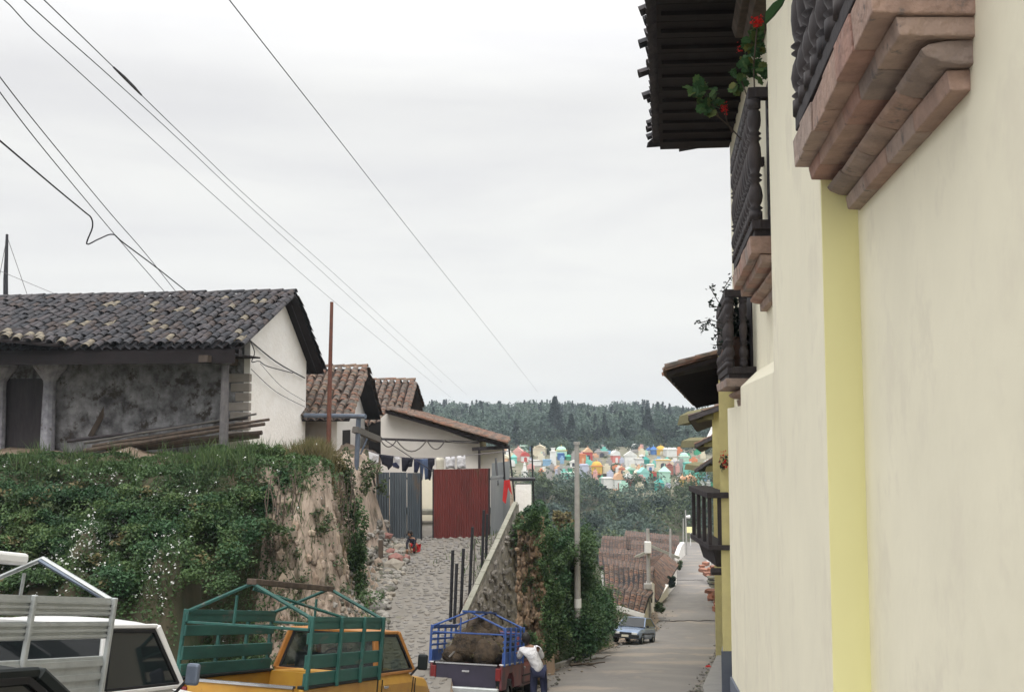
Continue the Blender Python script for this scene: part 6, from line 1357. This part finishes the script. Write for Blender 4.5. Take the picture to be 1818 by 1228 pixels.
# white pickup with aluminium rack
PH3 = R(76)
loc3 = place(190, 9.0, -2.54, 1.0, PH3, .82, x_at=2.1)
tw = pickup('pickup_truck', 'white pickup with dark windows and pale ribbed metal stake rack', loc3, PH3, 'paint_white', 'paint_white', 'glass_dark', 1.66, 2.1, .98, 1.62, tail='paint_white')
rack(tw, 0, 2.1, .82, 1.02, 1.86, [(0, .42), (.60, .78), (.84, 1.0)], 'rack_alu', (0.01, .48, .99), .36, ribs=3, tube_m='rack_alu')
obj('ridge_beam', MB().bar((-.3, .16, 2.22), (1.95, .16, 2.20), .22, .11), 'paint_white', tw, rel=True, bevel=.03); obj('stay_tube', MB().tube([(2.05, .02, 2.2), (2.08, -.78, 1.86)], .02, 6), 'pipe_blue', tw, rel=True)
obj('inner_board', MB().box((1.05, .78, 1.62), (2.0, .03, .12)), 'rack_green', tw, rel=True)
# dark car closest to the camera and the hatchback down the street
def car(name, label, loc, phi, paint, glass, L_=3.8, wd=1.6, h=1.4, bonnet=1.15, boot=.35, wr=.29, face=True):
    rot = vloc(0, 0, 0, phi); t = thing(name, label, 'car', loc, rot); hw = wd/2; belt = h*.63
    secs = [(-L_/2, .42, belt-.22, hw*.88), (-L_/2+.08, .28, belt-.06, hw*.95), (-L_/2+boot, .24, belt, hw), (L_/2-bonnet-.1, .24, belt-.0, hw), (L_/2-bonnet+.12, .24, belt-.05, hw), (L_/2-.35, .26, belt-.12, hw*.97), (L_/2-.06, .30, belt-.2, hw*.92), (L_/2, .36, belt-.30, hw*.88)]
    mb = MB(); n = 10
    for x, zl, zh, h_ in secs: mb.v += [(x, -h_*.92, zl), (x, -h_, zl+.14), (x, -h_, zh-.12), (x, -h_*.93, zh-.01), (x, -h_*.5, zh+.02), (x, h_*.5, zh+.02), (x, h_*.93, zh-.01), (x, h_, zh-.12), (x, h_, zl+.14), (x, h_*.92, zl)]
    for i in range(len(secs)-1):
        for k in range(n): a = i*n+k; b = i*n+(k+1) % n; mb.f.append((a, b, b+n, a+n))
    mb.f.append(tuple(range(n))); mb.f.append(tuple((len(secs)-1)*n+k for k in range(n)))
    obj('body', mb, paint, t, rel=True, bevel=.015, seg=1)
    cabin(t, -L_/2+boot*.5, L_/2-bonnet+.05, -L_/2+boot+.35, L_/2-bonnet-.62, belt+.01, h-.05, wd*.92, wd*.74, paint, glass, pil=.06)
    for x in (-L_/2+.65, L_/2-.65):
        for sg in (-1, 1): wheel(t, x, sg*(hw-.09), wr, wr, .18)
    for sg in (-1, 1):
        obj('headlight', MB().box((L_/2-.02, sg*(hw-.30), belt-.32), (.06, .30, .13)), 'lamp_clear', t, rel=True, bevel=.02); obj('tail_lamp', MB().box((-L_/2+.02, sg*(hw-.2), belt-.25), (.06, .22, .14)), 'lamp_red', t, rel=True)
        obj('mirror', MB().box((L_/2-bonnet-.1, sg*(hw+.07), belt+.06), (.08, .14, .1)), 'rubber', t, rel=True, bevel=.02)
    obj('bumper', MB().box((L_/2+.03, 0, .40), (.12, wd*.94, .16)), 'rubber', t, rel=True, bevel=.03); obj('grille', MB().box((L_/2-.0, 0, belt-.32), (.05, wd*.42, .12)), 'rubber', t, rel=True); obj('number_plate', MB().box((L_/2+.10, 0, .40), (.01, .36, .11)), 'cloth_cream', t, rel=True)
    obj('seat', MB().box((0, 0, belt-.02), (.2, wd*.75, .5)), 'seat_cloth', t, rel=True, bevel=.05)
    for sg in (-1, 1): obj('side_trim', MB().box((0, sg*(hw+.004), .52), (L_*.62, .02, .06)), 'rubber', t, rel=True)
    return t
g = at(1126, 1137, 51); g.z = G(51)+.02
car('parked_hatchback', 'pale blue hatchback parked nose uphill at the foot of the leafy bank', g, R(-112), 'paint_silver', 'glass_dark', h=1.32, wd=1.5, L_=3.6)
car('parked_car', 'dark car of which only the rounded roof shows in front of the white pickup', Vector((-2.70, 3.9, -2.41)), R(76), 'paint_dark', 'glass_dark', h=1.45, wd=1.65)
# ================================================================== PEOPLE
def body(name, J, E, rad, m, parent, sub=2):
    me = bpy.data.meshes.new(name); me.from_pydata([J[k] for k in J], [], []); ks = list(J)
    me = bpy.data.meshes.new(name); me.from_pydata([J[k] for k in ks], [(ks.index(a), ks.index(b)) for a, b in E], [])
    o = bpy.data.objects.new(name, me); link(o, parent, local=Matrix()); me.materials.append(M[m])
    s = o.modifiers.new('skin', 'SKIN'); 
    if not me.skin_vertices: 
        bm = bmesh.new(); bm.from_mesh(me); bm.verts.layers.skin.verify(); bm.to_mesh(me); bm.free()
    for i, k in enumerate(ks): r_ = rad[k]; me.skin_vertices[0].data[i].radius = r_ if isinstance(r_, tuple) else (r_, r_)
    me.skin_vertices[0].data[0].use_root = True
    s.use_smooth_shade = True; d = o.modifiers.new('sub', 'SUBSURF'); d.levels = sub; d.render_levels = sub; return o
def head(t, c, r_, face, hair_m='hair'):
    bm = bmesh.new(); bmesh.ops.create_uvsphere(bm, u_segments=16, v_segments=12, radius=1)
    fd = Vector(face).normalized(); q = fd.to_track_quat('Y', 'Z').to_matrix()
    for v_ in bm.verts:
        p = v_.co.copy(); s = .80 if p.z > 0 else .80-.22*(-p.z); k = Vector((p.x*s, p.y*(.92 if p.y > 0 else 1.0), p.z*1.12))
        if p.y > .75 and abs(p.x) < .3 and -.35 < p.z < .05: k.y += .16
        v_.co = q @ (k*r_)+Vector(c)
    me = bpy.data.meshes.new('head'); bm.to_mesh(me); bm.free(); me.materials.append(M['skin']); me.shade_smooth(); o = bpy.data.objects.new('head', me); link(o, t, local=Matrix())
    bm = bmesh.new(); bmesh.ops.create_uvsphere(bm, u_segments=14, v_segments=10, radius=1)
    for v_ in bm.verts:
        p = v_.co.copy(); k = Vector((p.x*.9, p.y*.98-.16, p.z*1.16+.10)); k *= 1+.08*nse(p.x*4, p.y*4, p.z*4); v_.co = q @ (k*r_*1.04)+Vector(c)
    me = bpy.data.meshes.new('hair'); bm.to_mesh(me); bm.free(); me.materials.append(M[hair_m]); me.shade_smooth(); h_ = bpy.data.objects.new('hair', me); link(h_, o, local=Matrix())
    for sg in (-1, 1):
        for nm, off, s_, mm in (('eye', (sg*.3, .80, .06), .09, 'petal_white'), ('ear', (sg*.84, -.02, -.02), .18, 'skin')):
            mb = MB(); c2 = Vector(c)+q @ (Vector(off)*r_); mb.lathe([(s_*r_*.3, -s_*r_), (s_*r_, -s_*r_*.4), (s_*r_, s_*r_*.4), (s_*r_*.3, s_*r_)], c2, 8); obj(nm, mb, 'hair' if nm == 'eye' else mm, o, rel=True)
    obj('mouth', MB().box(Vector(c)+q @ (Vector((0, .80, -.5))*r_), (.3*r_, .05*r_, .05*r_)), 'clay', o, rel=True)
    return o
def hand(t, w_, d, r_=.009):
    d = Vector(d).normalized(); u = Vector((0, 0, 1)) if abs(d.z) < .8 else Vector((0, 1, 0)); s = d.cross(u).normalized(); n_ = s.cross(d)
    mb = MB(); w_ = Vector(w_); mb.tube([w_, w_+d*.04, w_+d*.085], [.024, .036, .034], 8)
    for k, ln in ((-1.5, .062), (-.5, .075), (.5, .07), (1.5, .055)): b = w_+d*.08+s*(k*.018); mb.tube([b, b+d*ln*.5-n_*.008, b+d*ln*.8-n_*.025], [r_, r_*.95, r_*.7], 6)
    b = w_+d*.03-s*.03; mb.tube([b, b-s*.03+d*.025, b-s*.035+d*.055], [r_*1.2, r_*1.1, r_*.8], 6); return obj('hand', mb, 'skin', t, rel=True, smooth=True)
# man in white shirt leaning on the maroon pickup, seen from behind
fz = -6.22; mx0 = .50; mY = 21.3
t = thing('person', 'man in loose white shirt and dark trousers leaning on the side of the maroon pickup', 'person', (mx0, mY, fz))
J = {'pelvis': (.08, 0, .80), 'waist': (.04, .0, .93), 'chest': (-.06, .02, 1.12), 'neckb': (-.13, .03, 1.27), 'neck': (-.155, .035, 1.33),
     'hl': (-.02, 0, .78), 'kl': (-.03, .05, .42), 'al': (-.02, 0, .07), 'tl': (-.03, .14, .03), 'hr': (.17, 0, .78), 'kr': (.20, .05, .42), 'ar': (.19, 0, .07), 'tr': (.20, .14, .03),
     'sl': (-.28, .04, 1.22), 'el': (-.36, .16, 1.02), 'wl': (-.30, .30, 1.08), 'sr': (.08, .03, 1.24), 'er': (.17, .14, 1.02), 'wr': (.02, .30, 1.06)}
E = [('pelvis', 'waist'), ('waist', 'chest'), ('chest', 'neckb'), ('neckb', 'neck'), ('pelvis', 'hl'), ('hl', 'kl'), ('kl', 'al'), ('al', 'tl'), ('pelvis', 'hr'), ('hr', 'kr'), ('kr', 'ar'), ('ar', 'tr'), ('neckb', 'sl'), ('sl', 'el'), ('el', 'wl'), ('neckb', 'sr'), ('sr', 'er'), ('er', 'wr')]
rad = dict(pelvis=(.15, .11), waist=(.14, .10), chest=(.165, .11), neckb=(.09, .08), neck=.05, hl=.09, kl=.06, al=.045, tl=.035, hr=.09, kr=.06, ar=.045, tr=.035, sl=.06, el=.045, wl=.03, sr=.06, er=.045, wr=.03)
body('body', J, E, rad, 'skin', t)
JS = {k: J[k] for k in ('waist', 'chest', 'neckb', 'sl', 'el', 'sr', 'er')}; JS = {'hem': (.10, 0, .74), **JS}
body('shirt', JS, [('hem', 'waist'), ('waist', 'chest'), ('chest', 'neckb'), ('neckb', 'sl'), ('sl', 'el'), ('neckb', 'sr'), ('sr', 'er')], dict(hem=(.205, .15), waist=(.185, .14), chest=(.20, .14), neckb=(.11, .10), sl=.085, el=.065, sr=.085, er=.065), 'cloth_white', t)
JT = {k: J[k] for k in ('pelvis', 'hl', 'kl', 'al', 'hr', 'kr', 'ar')}
body('trousers', JT, [('pelvis', 'hl'), ('hl', 'kl'), ('kl', 'al'), ('pelvis', 'hr'), ('hr', 'kr'), ('kr', 'ar')], dict(pelvis=(.165, .125), hl=.105, kl=.08, al=.07, hr=.105, kr=.08, ar=.07), 'cloth_navy', t)
head(t, (-.20, .07, 1.46), .105, (-.4, 1, -.25)); hand(t, J['wl'], (-.6, .5, .1)); hand(t, J['wr'], (-.6, .5, .1))
# crouching child by the gate
cpos = at(735, 978, 28.8); cz = P(28.8)+.03
t = thing('person', 'small child in dark top and red bottoms crouching at the foot of the grey gate', 'person', (cpos.x, 28.8, cz))
J = {'pelvis': (.04, 0, .16), 'waist': (.02, -.02, .25), 'chest': (-.03, -.05, .36), 'neckb': (-.07, -.08, .43), 'neck': (-.085, -.09, .46), 'hl': (-.02, -.03, .15), 'kl': (-.12, -.16, .28), 'al': (-.06, -.10, .05), 'tl': (-.08, -.18, .03), 'hr': (.09, -.03, .15), 'kr': (.06, -.2, .27), 'ar': (.08, -.12, .05), 'tr': (.08, -.2, .03),
     'sl': (-.15, -.08, .41), 'el': (-.2, -.17, .27), 'wl': (-.17, -.26, .13), 'sr': (.02, -.08, .41), 'er': (.05, -.2, .3), 'wr': (-.03, -.28, .15)}
rad = dict(pelvis=.085, waist=.075, chest=(.085, .07), neckb=.05, neck=.03, hl=.055, kl=.042, al=.028, tl=.022, hr=.055, kr=.042, ar=.028, tr=.022, sl=.034, el=.027, wl=.019, sr=.034, er=.027, wr=.019)
body('body', J, E, rad, 'skin', t)
JS = {k: J[k] for k in ('waist', 'chest', 'neckb', 'sl', 'el', 'wl', 'sr', 'er', 'wr')}; body('top', JS, [('waist', 'chest'), ('chest', 'neckb'), ('neckb', 'sl'), ('sl', 'el'), ('el', 'wl'), ('neckb', 'sr'), ('sr', 'er'), ('er', 'wr')], dict(waist=.095, chest=.10, neckb=.06, sl=.045, el=.035, wl=.028, sr=.045, er=.035, wr=.028), 'cloth_black', t)
JT = {k: J[k] for k in ('pelvis', 'hl', 'kl', 'hr', 'kr')}; body('trousers', JT, [('pelvis', 'hl'), ('hl', 'kl'), ('pelvis', 'hr'), ('hr', 'kr')], dict(pelvis=.115, hl=.075, kl=.055, hr=.075, kr=.055), 'cloth_red', t)
head(t, (-.11, -.12, .56), .085, (-.4, -1, -.5)); hand(t, J['wl'], (0, -.5, -1), .006); hand(t, J['wr'], (0, -.5, -1), .006)
# ================================================================== BALCONY PLANTS
def leaf_disc(m, n=9, wav=.12):
    mb = MB(); mb.v = [(0, 0, -.06)]+[((1+wav*math.cos(k*math.pi))*.5*math.cos(2*math.pi*k/(2*n)), (1+wav*math.cos(k*math.pi))*.5*math.sin(2*math.pi*k/(2*n)), .04*math.sin(k*1.7)) for k in range(2*n)]
    mb.f = [(0, k+1, (k+1) % (2*n)+1) for k in range(2*n)]; me = bpy.data.meshes.new('leaf'); me.from_pydata(mb.v, [], mb.f); me.materials.append(M[m]); 
    a = me.attributes.new('rnd', 'FLOAT', 'FACE'); a.data.foreach_set('value', [.5]*len(mb.f)); return me
LM = []
for q in (.15, .4, .6, .8, 1.0):
    me = leaf_disc('leaf_geranium'); me.attributes['rnd'].data.foreach_set('value', [q]*len(me.polygons)); LM.append(me)
def geranium(label, spots, flowers, size, base, stems):
    t = thing('geranium', label, 'plant', base)
    for (px, py, Y, rw, rh, n) in spots:
        for _ in range(n):
            a = random.uniform(0, 6.28); q = random.random()**.5; p = at(px+rw*q*math.cos(a), py+rh*q*math.sin(a), Y+random.uniform(-.12, .12)); s = size*random.uniform(.6, 1.25)
            d = Vector((random.gauss(0, .6), random.gauss(-.7, .5), random.gauss(.5, .6))).normalized(); inst('leaf', random.choices(LM, (4, 5, 4, 2, 1))[0], t, world=Matrix.Translation(p) @ d.to_track_quat('Z', 'Y').to_matrix().to_4x4() @ Matrix.Rotation(random.uniform(0, 6), 4, 'Z') @ Matrix.Scale(s, 4))
    for (px, py, Y, r_, n) in flowers:
        PP = np.array([tuple(at(px, py, Y)+Vector((random.gauss(0, r_), random.gauss(0, r_), random.gauss(0, r_*1.3)))) for _ in range(n)]); foliage('flower', PP, RNG.uniform(0, 1, n), r_*1.3, 'petal_red', t, asp=.9)
    for s_ in stems:
        obj('stem', MB().tube([at(*p) for p in s_], .008, 5), 'leaf_geranium' if False else 'old_wood', t)
    return t
geranium('geranium with scalloped leaves reaching out through the tall balcony, red bloom underneath', [(1238, 158, 10.4, 18, 16, 22), (1262, 178, 10.4, 20, 22, 34), (1256, 200, 10.4, 16, 10, 10)], [(1286, 192, 10.4, .022, 60)], .10, at(1330, 420, 10.4), [[(1272, 205, 10.4), (1295, 225, 10.4), (1318, 250, 10.4), (1330, 300, 10.4)], [(1250, 170, 10.4), (1268, 190, 10.4), (1276, 208, 10.4)], [(1286, 192, 10.4), (1290, 215, 10.4), (1300, 236, 10.4)]])
geranium('geranium crowding the top rail of the tall balcony under the door cornice', [(1322, 128, 10.0, 26, 24, 40), (1338, 90, 9.9, 16, 34, 44), (1345, 60, 9.8, 9, 22, 20), (1310, 150, 10.1, 12, 16, 14), (1352, 130, 9.7, 9, 16, 12)], [(1346, 40, 9.7, .026, 90), (1312, 88, 10.2, .014, 20)], .10, at(1345, 180, 9.8), [[(1340, 170, 9.8), (1338, 120, 9.8), (1344, 50, 9.7)], [(1330, 180, 9.9), (1315, 140, 10.0)]])
mb = MB(); c = [at(1358, 42, 5.4), at(1359, 22, 5.4), at(1372, 6, 5.4), at(1393, -8, 5.4), at(1400, -20, 5.4), at(1388, 8, 5.4), at(1374, 26, 5.4)]
v = c; mb.v = [tuple(p) for p in v]+[tuple(p+Vector((.01, .02, 0))) for p in v]; mb.f = [tuple(range(7)), tuple(reversed(range(7, 14)))]+[(i, (i+1) % 7, 7+(i+1) % 7, 7+i) for i in range(7)]
me = bpy.data.meshes.new('blade'); me.from_pydata(mb.v, [], mb.f); me.materials.append(M['leaf_geranium']); a = me.attributes.new('rnd', 'FLOAT', 'FACE'); a.data.foreach_set('value', [.5]*9)
t = thing('balcony_plant', 'single long green leaf hanging down from the topmost balcony', 'plant', at(1405, -40, 5.4)); o = bpy.data.objects.new('blade', me); link(o, t); obj('stem', MB().tube([at(1398, -15, 5.4), at(1410, -60, 5.4)], .006, 5), 'leaf_geranium' if False else 'old_wood', t)
# potted climber on the small balcony
t = thing('potted_climber', 'wiry potted climber in a round clay pot on the small lower balcony', 'plant', at(1312, 686, 14.9))
mb = MB(); mb.lathe([(.14, 0), (.2, .15), (.235, .32), (.2, .48), (.15, .56), (.17, .6)], W(1.08, 14.9, .68), 14); obj('pot', mb, 'clay', t, smooth=True)
PP = []; RR = []
for px, py, rw, rh, n in ((1312, 575, 22, 46, 1100), (1300, 535, 20, 12, 260), (1325, 600, 12, 40, 380), (1296, 640, 8, 30, 120)):
    c, r_ = blob(px, py, 14.8, rw, rh); a, b = clumps(c, r_, n, k=14, spread=.35); PP.append(a); RR.append(b)
foliage('foliage', np.concatenate(PP), np.concatenate(RR), .055, 'leaf_dark', t)
tw_ = [[(1296, 560), (1275, 535), (1262, 512), (1268, 508)], [(1290, 540), (1270, 545), (1262, 541)], [(1295, 530), (1285, 512), (1299, 490)], [(1286, 575), (1262, 568), (1240, 574), (1236, 570)], [(1262, 570), (1250, 580), (1247, 588)], [(1290, 600), (1276, 592), (1268, 598)], [(1288, 585), (1272, 582), (1258, 572)], [(1290, 520), (1280, 516)], [(1285, 610), (1274, 612), (1266, 613)]]
LP = []
for s_ in tw_:
    P_ = [at(px, py, 14.7) for px, py in s_]; obj('twig', MB().tube(P_, .007, 4), 'bark', t)
    for p, q in zip(P_, P_[1:]):
        for _ in range(12): e = p+(q-p)*random.random(); LP.append(tuple(e+Vector((random.gauss(0, .03), random.gauss(0, .03), random.gauss(0, .035)))))
foliage('outer_leaves', np.array(LP), RNG.uniform(0, 1, len(LP)), .055, 'leaf_dark', t, asp=.85)
t = thing('flower_plant', 'plant with dark red flowers tied to the wall above the lowest balcony', 'plant', at(1285, 850, 19)); PP, rr2 = clumps(tuple(at(1284, 822, 18.6)), (.12, .1, .25), 120, k=5); foliage('foliage', PP, rr2, .06, 'leaf_dark', t); PP, rr2 = clumps(tuple(at(1284, 822, 18.5)), (.14, .1, .27), 40, k=5); foliage('flower', PP, rr2, .06, 'petal_red', t)
# ================================================================== heaps along the far kerb
br = MB().box((0, 0, 0), (.8, .5, .3)).mesh('loose_brick', 'brick_loose')
for k, (px, pb, n, w_, lab) in enumerate(((1267, 1040, 26, 2.4, 'heap of reddish bricks on the kerb beneath the lowest balcony'), (1269, 1085, 16, 1.2, 'stack of reddish bricks and curved tiles nearer than the reddish brick heap'))):
    g_ = ground_at(px, pb, 40, 140); t = thing('brick_heap', lab, 'brick heap', (g_.x, g_.y, G(g_.y)))
    for i in range(n):
        inst('brick', br, t, world=Matrix.Translation((g_.x+random.uniform(-.3, 1)*w_*.5+.3, g_.y+random.uniform(-1, 3)*w_, G(g_.y)+.3+random.random()*1.1*(1-abs(random.random()-.5)))) @ Matrix.Rotation(random.uniform(0, 3), 4, 'Z') @ Matrix.Rotation(random.uniform(-.3, .3), 4, 'X') @ Matrix.Scale(random.uniform(.6, 1.1), 4))
g_ = ground_at(1271, 1068, 40, 140); t = thing('slab_stack', 'stack of pale slabs between the two brick heaps', 'slab stack', (g_.x, g_.y, G(g_.y)))
for i in range(6): obj('slab', MB().box((g_.x+.2+random.uniform(-.1, .1), g_.y+i*.25, G(g_.y)+.25+i*.28), (1.1, .9, .13)), 'wall_cap', t, rel=False)
g_ = ground_at(1262, 1036, 60, 140); mb = MB(); mb.tube([(g_.x, g_.y, G(g_.y)), (g_.x, g_.y, G(g_.y)+.8)], [.3, .26], 10); mb.tube([(g_.x, g_.y, G(g_.y)+.7), (g_.x+.3, g_.y, G(g_.y)+.75)], .12, 6); top(obj('oil_drum', mb, 'paint_dark'), 'dark drum beside the farther brick heap', 'drum')
g_ = ground_at(1258, 1186, 20, 60)
top(obj('litter', MB().hexa([(g_.x-.1, g_.y, g_.z+.02), (g_.x+.12, g_.y-.05, g_.z+.02), (g_.x+.1, g_.y+.2, g_.z+.02), (g_.x-.08, g_.y+.18, g_.z+.02), (g_.x-.05, g_.y+.03, g_.z+.1), (g_.x+.08, g_.y, g_.z+.06), (g_.x+.06, g_.y+.15, g_.z+.09), (g_.x-.04, g_.y+.15, g_.z+.07)]), 'cloth_red'), 'crumpled red and white litter by the kerb of the cream house', 'litter')
top(obj('white_finial', MB().lathe([(.55, 0), (.3, .5), (.02, 1.5)], at(1270, 776, 60), 6), 'paint_white'), 'small white pointed finial peeking over the middle stepped eave', 'finial')
# ================================================================== the air
hz = bpy.data.materials.new('haze'); hz.use_nodes = True; t_ = hz.node_tree; t_.nodes.clear()
o_ = nd('ShaderNodeOutputMaterial', t_); pv = nd('ShaderNodeVolumePrincipled', t_); pv.inputs['Color'].default_value = (.78, .90, 1, 1); pv.inputs['Density'].default_value = .00046; pv.inputs['Anisotropy'].default_value = .2
t_.links.new(pv.outputs[0], o_.inputs['Volume'])
mb = MB(); mb.box((25, 445, -6), (900, 930, 52)); me = bpy.data.meshes.new('haze'); me.from_pydata(mb.v, [], mb.f); me.materials.append(hz)
hb = bpy.data.objects.new('haze', me); link(hb); hb['kind'] = 'stuff'
